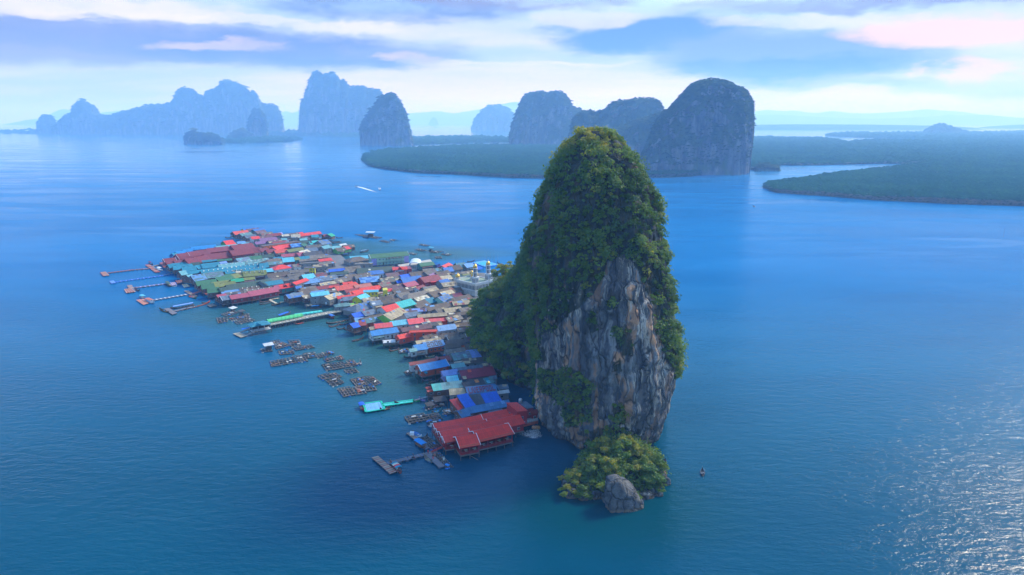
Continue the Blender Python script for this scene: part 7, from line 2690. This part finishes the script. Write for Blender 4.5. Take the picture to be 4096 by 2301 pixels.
boat_('small black boat at the corner of the turquoise roofed house', '6', 650, 1075, 555, 1090, hull='charcoal', trim='charcoal', beam=1.4)
boat_('white and blue canoe hanging off the large cage raft', 'b', 1612, 440, 1632, 495, hull='bluewall', trim='white', motor=False, beam=1.1, name='canoe', cat='canoe', group='canoes')
# boats under way
boat_('dark motor boat trailing a long white wake in mid bay', 'S', 1419, 744, 1430, 747, hull='charcoal', trim='charcoal', beam=3.0, group='boats under way')
boat_('dark motor boat with short V wake in mid bay', 'S', 1520.5, 763, 1519.5, 757, hull='charcoal', trim='charcoal', beam=2.6, group='boats under way')
boat_('small dark boat crossing the channel by the right hand mangroves', 'S', 3012, 824, 3020, 828, hull='charcoal', trim='charcoal', beam=3.0, group='boats under way')
boat_('lone dark fishing boat with pale foam beside the rock', 'S', 2808, 1880, 2813, 1902, hull='charcoal', trim='slate', beam=1.6, group='boats under way')
boat_('tiny boat curving away behind the pointed island', 'S', 1428, 575, 1434, 576, hull='charcoal', trim='charcoal', beam=4.0, group='boats under way')
boat_('white speck of a boat off the mangrove spit', 'S', 945, 617, 949, 615, hull='white', trim='white', beam=3.0, group='boats under way')


# ---- foam: wakes and the pump outfall
def foam_mat():
    m, t, b = new_mat('foam')
    g = t.coord('Object')
    n = t.noise(g, 1.3, 5.0, 0.7)
    e = t.node('ShaderNodeAttribute', attribute_name='dens').outputs['Fac']
    b.inputs['Base Color'].default_value = (0.75, 0.78, 0.8, 1)
    b.inputs['Roughness'].default_value = 0.8
    a = t.ramp(t.math('ADD', n, t.math('SUBTRACT', e, 0.75)), 0.25, 0.75)
    t.put(b.inputs['Alpha'], t.math('MULTIPLY', a, 0.9))
    return m


FOAM = foam_mat()


def wake(pts, w0, w1, d0=0.9, d1=0.1, reg='S'):
    Wp = [W(reg, *p, 0.05) for p in pts]
    V, F, A = [], [], []
    n = 24
    dist = [0]
    for a, b in zip(Wp[:-1], Wp[1:]):
        dist.append(dist[-1] + (b - a).length)
    for k in range(n + 1):
        s = dist[-1] * k / n
        i = min(len(dist) - 2, max(j for j in range(len(dist)) if dist[j] <= s + 1e-6))
        f = (s - dist[i]) / max(dist[i + 1] - dist[i], 1e-6)
        p = Wp[i].lerp(Wp[i + 1], f)
        d = (Wp[i + 1] - Wp[i]).normalized()
        nn = Vector((-d.y, d.x, 0))
        w = w0 + (w1 - w0) * k / n
        for j, e in ((-1, 0), (-0.5, 0.8), (0, 1), (0.5, 0.8), (1, 0)):
            V.append(p + nn * w * j / 2)
            A.append(e * (d0 + (d1 - d0) * k / n))
        if k:
            for j in range(4):
                a = (k - 1) * 5 + j
                F.append((a, a + 1, a + 6, a + 5))
    o = link('wake_foam', np_mesh('wake_foam', [v[:] for v in V], F, attr={'dens': A}), FOAM)
    tag(o, kind='stuff')


wake([(1421, 745), (1450, 752), (1490, 764), (1540, 781)], 5.5, 16, 1.5, 0.25)
wake([(1518, 758), (1512, 747), (1506, 738)], 3, 9, 1.0, 0.05)
wake([(1521, 758), (1521, 747), (1520, 738)], 3, 9, 1.0, 0.05)
wake([(3016, 826), (3030, 833), (3056, 844)], 3, 6, 0.8, 0.1)
wake([(2806, 1876), (2800, 1888), (2808, 1918)], 1.6, 2.4, 0.6, 0.25)
wake([(2815, 1874), (2824, 1890), (2812, 1920)], 1.6, 2.4, 0.6, 0.2)
wake([(1430, 576), (1405, 582), (1412, 590), (1450, 598)], 8, 24, 0.8, 0.2)


def outfall():
    """Water thrown out by a pump between the restaurant and the cliff: droplets and a foamy sheet."""
    rng = np.random.default_rng(77)
    a = W('8', 1925, 655, 1.4)
    n = 900
    t = rng.random(n) ** 0.8
    c = W('8', 1560, 760, 0.05)
    c2 = W('8', 1990, 800, 0.05)
    b = np.array([(c.lerp(c2, float(r)))[:] for r in rng.random(n)])
    A = np.array(a[:])
    p = A + (b - A) * t[:, None]
    p[:, 2] = np.maximum(0.06, 1.2 * (1 - t) + 0.7 * np.sin(np.pi * t) * rng.random(n))
    p += rng.normal(0, 0.25, p.shape) * np.array([1, 1, 0.3])
    p[:, 2] = np.maximum(p[:, 2], 0.05)
    r = rng.uniform(0.04, 0.11, n)
    tet = np.array([(1, 1, 1), (-1, -1, 1), (-1, 1, -1), (1, -1, -1)], float) * 0.8
    V = (p[:, None] + tet[None] * r[:, None, None]).reshape(-1, 3)
    F = (np.array([(0, 1, 2), (0, 3, 1), (0, 2, 3), (1, 3, 2)])[None] + (np.arange(n) * 4)[:, None, None]).reshape(-1, 3)
    o = link('water_spray', np_mesh('water_spray', V, F), m_plain('spray_drops', (0.55, 0.6, 0.62), 0.3, 0.05))
    tag(o, kind='stuff')
    pts = [W('8', x, y, 0.045) for x, y in ((1530, 765), (1600, 730), (1850, 690), (1990, 680), (2015, 760), (1990, 850), (1850, 860), (1650, 800))]
    cc = sum(pts, Vector()) / len(pts)
    V = [cc] + [cc.lerp(q, 0.6) for q in pts] + pts
    m = len(pts)
    F = [(0, 1 + k, 1 + (k + 1) % m, 1 + (k + 1) % m) for k in range(m)]
    F3 = [(0, 1 + k, 1 + (k + 1) % m) for k in range(m)]
    for k in range(m):
        F3 += [(1 + k, 1 + m + k, 1 + m + (k + 1) % m), (1 + k, 1 + m + (k + 1) % m, 1 + (k + 1) % m)]
    o = link('outfall_foam', np_mesh('outfall_foam', [v[:] for v in V], F3, attr={'dens': [0.85] + [0.7] * m + [0.0] * m}), FOAM)
    tag(o, kind='stuff')


outfall()


# ---- people on the walkway
def person(label, at, top, legs, rz, skin=(0.25, 0.14, 0.09), cap=None, lean=0.0, skirt=False):
    root = empty('person', at, rz)
    tag(root, label, 'person')
    J = {'pel': (0, 0, 0.95), 'chest': (0.03 + lean * 0.2, 0, 1.28), 'neck': (0.04 + lean * 0.3, 0, 1.47), 'head': (0.06 + lean * 0.35, 0, 1.62), 'crown': (0.06 + lean * 0.35, 0, 1.70),
         'shL': (0.03 + lean * 0.25, 0.19, 1.40), 'elL': (0.05 + lean * 0.3, 0.25, 1.12), 'haL': (0.16 + lean * 0.3, 0.22, 0.90), 'shR': (0.03 + lean * 0.25, -0.19, 1.40), 'elR': (0.0 + lean * 0.3, -0.26, 1.12), 'haR': (0.10 + lean * 0.3, -0.24, 0.88),
         'hiL': (0, 0.10, 0.88), 'knL': (0.06, 0.11, 0.48), 'anL': (0.0, 0.11, 0.08), 'toL': (0.16, 0.12, 0.04), 'hiR': (0, -0.10, 0.88), 'knR': (0.0, -0.11, 0.48), 'anR': (-0.08, -0.11, 0.08), 'toR': (0.08, -0.12, 0.04)}
    E = [('pel', 'chest'), ('chest', 'neck'), ('neck', 'head'), ('head', 'crown'), ('chest', 'shL'), ('shL', 'elL'), ('elL', 'haL'), ('chest', 'shR'), ('shR', 'elR'), ('elR', 'haR'),
         ('pel', 'hiL'), ('hiL', 'knL'), ('knL', 'anL'), ('anL', 'toL'), ('pel', 'hiR'), ('hiR', 'knR'), ('knR', 'anR'), ('anR', 'toR')]
    rad = {'pel': .15, 'chest': .16, 'neck': .065, 'head': .105, 'crown': .085, 'shL': .075, 'elL': .05, 'haL': .04, 'shR': .075, 'elR': .05, 'haR': .04, 'hiL': .10, 'knL': .065, 'anL': .045, 'toL': .04, 'hiR': .10, 'knR': .065, 'anR': .045, 'toR': .04}
    if skirt:
        for k in ('knL', 'knR'): rad[k] = 0.12
        for k in ('anL', 'anR'): rad[k] = 0.10
    keys = list(J)
    me = bpy.data.meshes.new('body')
    me.from_pydata([J[k] for k in keys], [(keys.index(a), keys.index(b)) for a, b in E], [])
    o = bpy.data.objects.new('body', me)
    COL.objects.link(o)
    o.parent = root
    md = o.modifiers.new('skin', 'SKIN')
    for i, k in enumerate(keys):
        me.skin_vertices[0].data[i].radius = (rad[k], rad[k])
    me.skin_vertices[0].data[0].use_root = True
    ss = o.modifiers.new('smooth', 'SUBSURF'); ss.levels = 1; ss.render_levels = 1
    m, t, b = new_mat('clothed_body')
    z = t.xyz(t.coord('Object'))[2]
    c = t.mix(t.ramp(z, 0.93, 0.95, 0, 1, False), LIN[legs], LIN[top])
    c = t.mix(t.ramp(z, 1.46, 1.48, 0, 1, False), c, skin)
    c = t.mix(t.ramp(z, 1.66, 1.67, 0, 1, False), c, LIN[cap] if cap else (0.02, 0.015, 0.012))
    t.l.new(c, b.inputs['Base Color'])
    b.inputs['Roughness'].default_value = 0.8
    me.materials.append(m)
    return root


person('person in dark blue with light blue cap on the grey walkway', W('d', 882, 685, 0.68), 'blue', 'dark', R(200), cap='cyan')
person('person in brown with pale hat bending over baggage on the walkway', W('d', 1003, 668, 0.68), 'wood', 'charcoal', R(190), cap='cream', lean=0.5)
person('person in dark clothes by the orange boat', W('d', 1228, 580, 0.68), 'dark', 'dark', R(250))
person('person in red at the foot of the red ramp', W('d', 1306, 602, 0.68), 'red', 'brick', R(150))
person('person in a pink skirt on the broad grey plank float', W('d', 1407, 700, 0.68), 'charcoal', 'rose', R(260), skirt=True)
_bg = empty('baggage', W('d', 990, 680, 0.68)); MB().box((0, 0, 0.22), (0.8, 0.5, 0.44)).build('bag', m_wall('charcoal'), _bg); MB().box((0.55, 0.1, 0.15), (0.4, 0.4, 0.3), 0.4).build('bag', m_wall('brick'), _bg)
tag(_bg, 'dark baggage set down on the grey walkway beside the bending person', 'baggage')


# ---- poles
def pole(label, at, h, r=0.09, arm=False, group='poles standing in the village'):
    o = empty('utility_pole', at)
    tag(o, label, 'pole', group)
    MB().tube((0, 0, -1.5), (0, 0, h), r, r * 0.7, 7).build('shaft', m_wall('slate') if arm else POST, o)
    if arm:
        MB().bar((-0.7, 0, h - 0.5), (0.7, 0, h - 0.5), 0.1).build('crossarm', POST, o)
    return o


for lb, at, h in (('tall grey pole in the water beside bright red lean-to', ('c', 1830, 355), 9), ('thin pole rising before the maroon patched roof', ('6', 1100, 870), 9), ('pole at the corner of the block figure roof', ('6', 858, 290), 9),
                  ('antenna mast between grey houses behind the school lane', ('7', 42, 800), 14), ('lamp mast in front of the brown hip roof by the school', ('7', 232, 790), 13), ('utility pole in front of the mosque corner', ('S', 1905, 1172), 12),
                  ('pole beside the azure stilt house', ('4', 1365, 470), 7), ('mast rising by the yellow house', ('2', 1590, 1090), 10), ('twin tower post left over the bay behind mosque', ('7', 2172, 830), 10), ('twin tower post with tank over the bay', ('7', 2210, 830), 10)):
    pole(lb, W(*at, 0.0), h, 0.1, 'utility' in lb or 'mast' in lb)
for k, (x, y) in enumerate(((2690, 1010), (4013, 950))):
    pole(('thin marker stake in open water beside the rock', 'thin marker stake in open water near the picture edge')[k], W('S', x, y), 7 + 3 * k, 0.12, False, 'marker stakes')
_sp = [('2', 545, 1230), ('2', 760, 1320), ('2', 845, 1300), ('4', 770, 640), ('4', 870, 680), ('4', 1090, 1010), ('c', 1455, 465), ('4', 250, 400), ('2', 1180, 1380), ('2', 1275, 1370), ('4', 480, 470), ('4', 560, 560)]
_sl = ['in front of the two boats by the pink hall', 'behind the green arched canopy, seaward one', 'behind the green arched canopy, village one', 'just off the white sack raft', 'off the pale teal corner of the azure house', 'off the stern of the grey narrow boats', 'rising from the green net cage raft', 'near the longtail boat with its shaft out', 'on the near side of the jetty, outer one', 'on the near side of the jetty, inner one', 'between moored longtail boat and azure house', 'in the green water before the white flat roof']
_proto = None
for p in _sp:
    if _proto is None:
        _proto = empty('mooring_stake', W(*p)); MB().tube((0, 0, -1.2), (0.1, 0, 3.6), 0.07, 0.05, 6).build('shaft', POST, _proto)
        tag(_proto, 'thin bare mooring stake standing in the green water off the stilt houses', 'stake', 'mooring stakes')
    else:
        c = copy_tree(_proto); c.location = W(*p)
        c['label'] = 'thin mooring stake ' + _sl[_sp.index(p)]
_proto['label'] = 'thin mooring stake ' + _sl[0]
# mooring rope of the restaurant
_ro = MB().bar(W('8', 640, 1045, 1.9), W('8', 905, 1195, 0.02), 0.07).build('rope', m_wall('beige'))
tag(_ro, 'pale rope slanting from the restaurant corner into the water', 'rope')


# ================================================================== TREES AND ROCKS AT THE FOOT
LEAF_CACHE = {}


def tree_parts(kind, seed, h, cr):
    """Tapered trunk with limbs, and a crown of leaf clumps carried by them."""
    r = random.Random(seed)
    rng = np.random.default_rng(seed)
    tr = MB()
    th = h * (0.45 if kind != 'tall' else 0.6)
    base_r = 0.05 * h ** 0.9 * 0.55 + 0.05
    bend = Vector((r.uniform(-0.15, 0.15) * h, r.uniform(-0.15, 0.15) * h, 0))
    p0, p1 = Vector((0, 0, -0.6)), Vector((bend.x * 0.4, bend.y * 0.4, th))
    tr.tube(p0, p1, base_r, base_r * 0.65, 7)
    tips = []
    nb = 7 if kind != 'tall' else 9
    for k in range(nb):
        an = k * 2.4 + r.random()
        el = r.uniform(0.15, 1.1)
        ln = cr * r.uniform(0.55, 0.95)
        s = p0.lerp(p1, r.uniform(0.6, 1.0))
        e = s + Vector((math.cos(an) * math.cos(el) * ln, math.sin(an) * math.cos(el) * ln, math.sin(el) * ln * (h - th) / cr * 0.75))
        tr.tube(s, e, base_r * 0.42, base_r * 0.16, 5)
        tips.append(e)
    top = p1 + Vector((bend.x * 0.4, bend.y * 0.4, (h - th) * 0.72))
    tr.tube(p1, top, base_r * 0.6, base_r * 0.15, 6)
    tips.append(top)
    pts, rads = [], []
    for e in tips:
        for j in range(3 if kind != 'tall' else 2):
            pts.append((e + Vector((r.gauss(0, cr * 0.22), r.gauss(0, cr * 0.22), r.gauss(0, cr * 0.16))))[:])
            rads.append(cr * r.uniform(0.24, 0.42) * (0.8 if kind == 'tall' else 1))
    pts, rads = np.array(pts), np.array(rads)
    nr = pts - np.array([0, 0, th * 0.9]); nr /= np.maximum(np.linalg.norm(nr, axis=1, keepdims=True), 1e-6)
    t0 = rng.random()
    V, F, T = leaf_clumps(pts, nr, rads, 70, seed, 0.30, np.clip(t0 * 0.5 + rng.random(len(pts)) * 0.5, 0, 1))
    return tr.mesh('trunk'), np_mesh('crown', V, F, attr={'tint': T})


PROTO = {}


def tree(label, at, h, cr, kind='broad', leaves=None, seed=1, group=None, cat='tree', name='tree'):
    root = empty(name, at, (seed * 2.39996) % 6.28)
    tag(root, label, cat, group)
    key = (kind, seed % 5)
    if key not in PROTO:
        PROTO[key] = tree_parts(kind, 40 + seed % 5 + (10 if kind == 'tall' else 0), 8.0, 3.2)
    tm, cm = PROTO[key]
    s = (cr / 3.2, cr / 3.2, h / 8.0)
    lv = leaves or JUNGLE
    ck = (key, lv.name)
    if ck not in PROTO:
        c2 = cm.copy(); c2.materials.clear(); c2.materials.append(lv)
        PROTO[ck] = c2
    if not tm.materials:
        tm.materials.append(BARK)
    a = link('trunk', tm, [], root); a.scale = s
    b = link('crown', PROTO[ck], [], root); b.scale = s
    return root


def islet_z(p):
    """Height of the foot islet below a point, read from the rock itself."""
    dg = bpy.context.view_layer.depsgraph
    hit, loc, nrm, idx = GREAT_ROCK.ray_cast(Vector((p.x, p.y, 14.0)), Vector((0, 0, -1)))
    return loc.z if hit else 1.0


# (photo pixel of the crown centre in the 2576 frame, crown radius in px, height, leaves, label)
FOOT = [
    (1566, 1152, 26, 7.5, 1, 'rounded bright green tree in the middle of the foot islet'),
    (1640, 1185, 30, 5.5, 1, 'wide yellow green tree at the outer edge of the foot islet'),
    (1655, 1160, 16, 5.5, 1, 'small yellow green flat topped tree on the islet shoulder'),
    (1440, 1200, 26, 5.0, 0, 'olive bushy tree at the restaurant side tip of the islet'),
    (1432, 1222, 20, 3.8, 1, 'low yellow green bush overhanging the islet tip'),
    (1502, 1172, 26, 6.0, 0, 'dense dark tree behind the olive tree on the islet'),
    (1470, 1225, 24, 4.0, 0, 'low dark bush over the small shore boulders'),
    (1505, 1215, 24, 4.2, 1, 'yellow green shrub beside the big boulder'),
    (1530, 1180, 26, 6.0, 0, 'dark round tree above the big boulder'),
    (1550, 1205, 16, 4.0, 1, 'yellow shrub growing over the back of the big boulder'),
    (1585, 1200, 20, 4.2, 1, 'golden green shrub on the sunny side of the boulder'),
    (1600, 1230, 18, 3.0, 1, 'yellow bush hanging down the boulder flank'),
    (1612, 1175, 24, 6.0, 0, 'dark leafy tree between bright round tree and outer edge'),
    (1600, 1150, 22, 6.0, 0, 'blue green tree close under the cliff on the islet'),
    (1520, 1145, 26, 7.0, 0, 'deep green tree at the cliff foot above the islet'),
    (1630, 1212, 20, 4.0, 0, 'dark green bush above the shore by the outer boulders'),
    (1662, 1212, 16, 3.6, 1, 'bright small bush on the outermost islet rocks'),
    (1462, 1192, 18, 4.5, 0, 'mid green tree at the water side below the orange streaks'),
    (1572, 1120, 26, 7.5, 0, 'large dark tree climbing the cliff foot'),
    (1500, 1115, 20, 6.0, 1, 'light green tree on the ledge of the cliff foot'),
    (1540, 1095, 22, 6.0, 0, 'dark bush higher on the ledge of the cliff foot'),
    (1485, 1205, 22, 4.4, 0, 'olive shrub in the middle of the islet front'),
    (1620, 1145, 18, 5.0, 0, 'small dark tree under the right flank of the cliff'),
]
for i, (dx, dy, rp, h, br, lb) in enumerate(FOOT):
    zc = 6.5 if dy < 1190 else 4.0
    p = PD(dx, dy, zc + (3 if dy < 1130 else 0))
    g = islet_z(p)
    mpp = (p - Vector((0, 0, CAM_H))).length / 1717.0
    tree(lb, (p.x, p.y, max(0.2, g - 0.3)), h, rp * mpp * 0.9, 'broad', BRIGHT if br and i in (0, 1, 2, 3, 7, 10, 16) else JUNGLE, 3 + i, 'trees on the foot islet')

# trees between the rock and the village
LOBE_T = [
    (1277, 655, 28, 15, 0, 'tall', 'tall lone tree standing against the water behind the mosque'),
    (1262, 700, 22, 11, 0, 'broad', 'dark tree just in front of the tall lone tree'),
    (1225, 748, 26, 9, 1, 'broad', 'yellow green tree directly below the mosque'),
    (1190, 765, 22, 8, 1, 'broad', 'bright olive tree at the village edge below the mosque'),
    (1250, 745, 26, 10, 0, 'broad', 'deep green tree beside the mosque corner'),
    (1200, 795, 26, 9, 0, 'broad', 'leafy tree nearest the beige roofed houses'),
    (1190, 830, 22, 8, 0, 'broad', 'rounded tree behind the brown roofs at the village edge'),
    (1225, 800, 28, 10, 1, 'broad', 'fresh green tree in the middle of the wooded foot'),
    (1210, 855, 24, 9, 0, 'broad', 'tree shading the blue cabin'),
    (1245, 850, 28, 10, 1, 'broad', 'light green tree above the blue cabin'),
    (1225, 885, 24, 9, 0, 'broad', 'dark tree in front of the blue cabin'),
    (1255, 905, 24, 9, 1, 'broad', 'olive tree over the periwinkle roof'),
    (1285, 940, 24, 8, 0, 'broad', 'drooping dark tree above the crimson roof'),
    (1318, 965, 22, 7, 1, 'broad', 'yellow green bush on the lowest tip of the wooded foot'),
    (1290, 880, 28, 10, 1, 'broad', 'bright tree half way up the wooded foot'),
    (1330, 930, 24, 8, 0, 'broad', 'olive shrub where wooded foot meets bare cliff'),
]
for i, (dx, dy, rp, h, br, kd, lb) in enumerate(LOBE_T):
    # walk along the sight line until the rock is met, else stand on the ground plane
    u = (dx * 1.59 - CX) / F_PX
    v = ((dy + rp * 0.5) * 1.59 - CY) / F_PX
    d = Vector((u, CP - v * SP, -(SP + v * CP))).normalized()
    hit, loc, nrm, idx = GREAT_ROCK.ray_cast(Vector((0, 0, CAM_H)), d)
    p = loc if hit else P(dx * 1.59, (dy + rp * 0.8) * 1.59, 1.5)
    if i == 0:
        p = P(dx * 1.59, 712 * 1.59, 2.0)
    mpp = (p - Vector((0, 0, CAM_H))).length / 1717.0
    tree(lb, (p.x, p.y, max(0.5, p.z - 1.0)), h, rp * mpp, kd, BRIGHT if br else JUNGLE, 31 + i, 'trees at the wooded foot of the rock')


def boulder(label, dx, dy, wpx, hpx, seed, name='boulder', depth=0.8, cat='rock', lean=0.0, group='boulders at the foot of the rock', sides=2.6, taper=0.38, slant=0.0):
    """Angular block standing in the water; dx, dy mark the middle of its waterline."""
    p = PD(dx, dy, 0)
    dist = (p - Vector((0, 0, CAM_H))).length
    mpp = dist / 1717.0
    w, h = wpx * mpp, hpx * mpp * 1.13
    bm = bmesh.new()
    bmesh.ops.create_icosphere(bm, subdivisions=4, radius=1.0)
    v = np.array([x.co[:] for x in bm.verts])
    f = np.array([[q.index for q in t_.verts] for t_ in bm.faces])
    bm.free()
    s = (np.abs(v) ** sides).sum(1) ** (-1 / sides)
    v = v * s[:, None]
    n = fbm(v * 1.3 + seed * 7.7, 4, seed)
    n2 = np.abs(fbm(v * 3.1 + seed, 3, seed + 3))
    v = v * (1 + 0.26 * n - 0.18 * n2 + 0.05 * fbm(v * 9, 2, seed + 8))[:, None]
    q = v * np.array([w / 2, w / 2 * depth, h * 0.62])
    up = np.clip((q[:, 2] + h * 0.62) / (h * 1.24), 0, 1)
    q[:, 0] *= 1.0 - taper * up ** 1.4
    q[:, 1] *= 1.0 - 0.35 * up
    q[:, 0] += lean * up * w
    q[:, 2] += h * 0.40
    q[:, 2] -= slant * h * np.clip(q[:, 0] / w + 0.22, 0, 1) * np.clip(q[:, 2] / h, 0, 1)
    o = link(name, np_mesh(name, q, f, smooth=True, attr={'moss': np.clip(fbm(q * 0.5, 3, seed) - 0.2, 0, 0.5)}), BOULDER)
    o.location = (p.x, p.y + w * 0.35 * depth, 0)
    o.rotation_euler = (0, 0, (seed * 0.7) % 0.6 - 0.3)
    tag(o, label, cat, group)
    return o


boulder('big grey angular boulder standing in the water before the islet', 1571, 1284, 92, 68, 5, depth=0.85, lean=-0.05, sides=5.0, taper=0.10, slant=0.95)
for i, (dx, dy, w, h, lb) in enumerate(((1440, 1256, 34, 20, 'flat pale boulder at the islet tip, first along the shore'), (1470, 1261, 34, 16, 'pale boulder under the low dark bush'), (1500, 1257, 30, 16, 'pale cracked boulder left of the dark shore gap'),
                                      (1517, 1256, 12, 12, 'small upright stone in the dark gap beside the big boulder'), (1612, 1278, 18, 16, 'small block leaning on the big boulder'), (1627, 1240, 26, 26, 'green topped block on the sunny shore'),
                                      (1640, 1246, 16, 16, 'small dark stone beside the green topped block'), (1660, 1250, 22, 10, 'low rock under the outer bushes'), (1678, 1222, 22, 16, 'outermost dark rock on the islet'), (1672, 1185, 16, 26, 'dark rock face under the flat topped tree'))):
    boulder(lb, dx, dy, w, h, 20 + i)


# ================================================================== LABELS FOR THE CROWDED HOUSES
LAND = [('the mosque', 1900, 1115), ('the school', 1557, 1020), ('the arched hall', 1655, 1062), ('the football pitch', 1950, 1058), ('the yellow house', 1480, 1180), ('the orange block', 1112, 977), ('the checkered roof', 1254, 967),
        ('the red hip roof', 1122, 1072), ('the red restaurant', 1890, 1730), ('the red letters', 1930, 1555), ('the blue hall', 1735, 1468), ('the lime gable', 1570, 1250), ('the striped house', 1587, 1222), ('the blue pavilion', 1040, 1305),
        ('the maroon hall', 830, 1015), ('the teal hall', 880, 1075), ('the green halls', 880, 1135), ('the long pink roof', 1030, 1165), ('the crimson roof', 1910, 1500), ('the periwinkle roof', 1900, 1408), ('the azure house', 1535, 1330),
        ('the block figures', 1735, 1372), ('the dormered roof', 1146, 1142), ('the blue cabin', 1912, 1338), ('the yellow cube', 1240, 1075), ('the purple roof', 1065, 958), ('the rose and turquoise house', 1592, 1292),
        ('the long red back roof', 1238, 934), ('the lilac gable', 1745, 1060), ('the jetty', 1280, 1265), ('the black netted cages', 1330, 1510), ('the brown deck', 1265, 1215)]
tag(COMPLEX['maroon'], 'maroon roofed restaurant hall of many stepped gables beside the red landing stage', 'restaurant')
tag(COMPLEX['bluehall'], 'row of stepped blue roofs behind the maroon restaurant hall', 'restaurant')
tag(COMPLEX['tealhall'], 'teal roofed restaurant hall of many long steps beside the blue float pier', 'restaurant')
tag(COMPLEX['greenhall'], 'green and olive roofed restaurant halls behind the red boardwalk', 'restaurant')
tag(COMPLEX['longpink'], 'long dusty pink roofed hall on stilts along the lagoon', 'hall')

OWN = {('yellow', 'flat'): 'yellow walled cube house with brown flat roof', }
CW = {'azure': 'bright blue', 'royal': 'royal blue', 'paleblue': 'pale blue', 'periwinkle': 'periwinkle', 'steel': 'steel blue', 'paleteal': 'pale teal', 'greyteal': 'grey teal', 'darkgreen': 'dark green', 'vermil': 'orange red', 'brick': 'brick red', 'rose': 'pink red',
      'slate': 'bluish grey', 'charcoal': 'charcoal', 'emerald': 'emerald', 'grey': 'weathered grey', 'brown': 'grey brown', 'beige': 'beige', 'mauve': 'mauve brown'}
ORD = ['nearest', 'second', 'third', 'fourth', 'fifth', 'sixth', 'seventh', 'eighth', 'ninth', 'tenth', 'eleventh', 'twelfth']
groups_ = {}
for h in HOUSES:
    if h['key']:
        continue
    if h['label']:
        tag(h['o'], h['label'], 'house')
        continue
    x, y = h['px']
    ds = sorted(((math.hypot(lx_ - x, (ly_ - y) * 1.6), n, lx_, ly_) for n, lx_, ly_ in LAND))
    ds = [d for d in ds if d[0] > 22] or ds
    d0 = ds[0]
    vx, vy = x - d0[2], (y - d0[3]) * 1.6
    best = max(ds[1:9], key=lambda q: (((q[2] - d0[2]) * vx + (q[3] - d0[3]) * 1.6 * vy) / (math.hypot(q[2] - d0[2], (q[3] - d0[3]) * 1.6) * math.hypot(vx, vy) + 1e-6)) - q[0] / 1500.0)
    cw = CW.get(h['roof'], h['roof'])
    groups_.setdefault((cw, d0[1], best[1]), []).append((d0[0], h))
for (cw, l1, l2), hs in groups_.items():
    hs.sort(key=lambda q: q[0])
    for k, (d_, h) in enumerate(hs):
        lab = f'{cw} roofed house from {l1} towards {l2}' if len(hs) == 1 else f'{ORD[min(k, 11)]} {cw} roofed house from {l1} towards {l2}'
        if len(lab.split()) > 16: lab = lab.replace(' roofed house', ' roof')
        tag(h['o'], lab, 'house')
for h in HOUSES:
    if not h['key']:
        h['o']['group'] = 'stilt houses of the village'
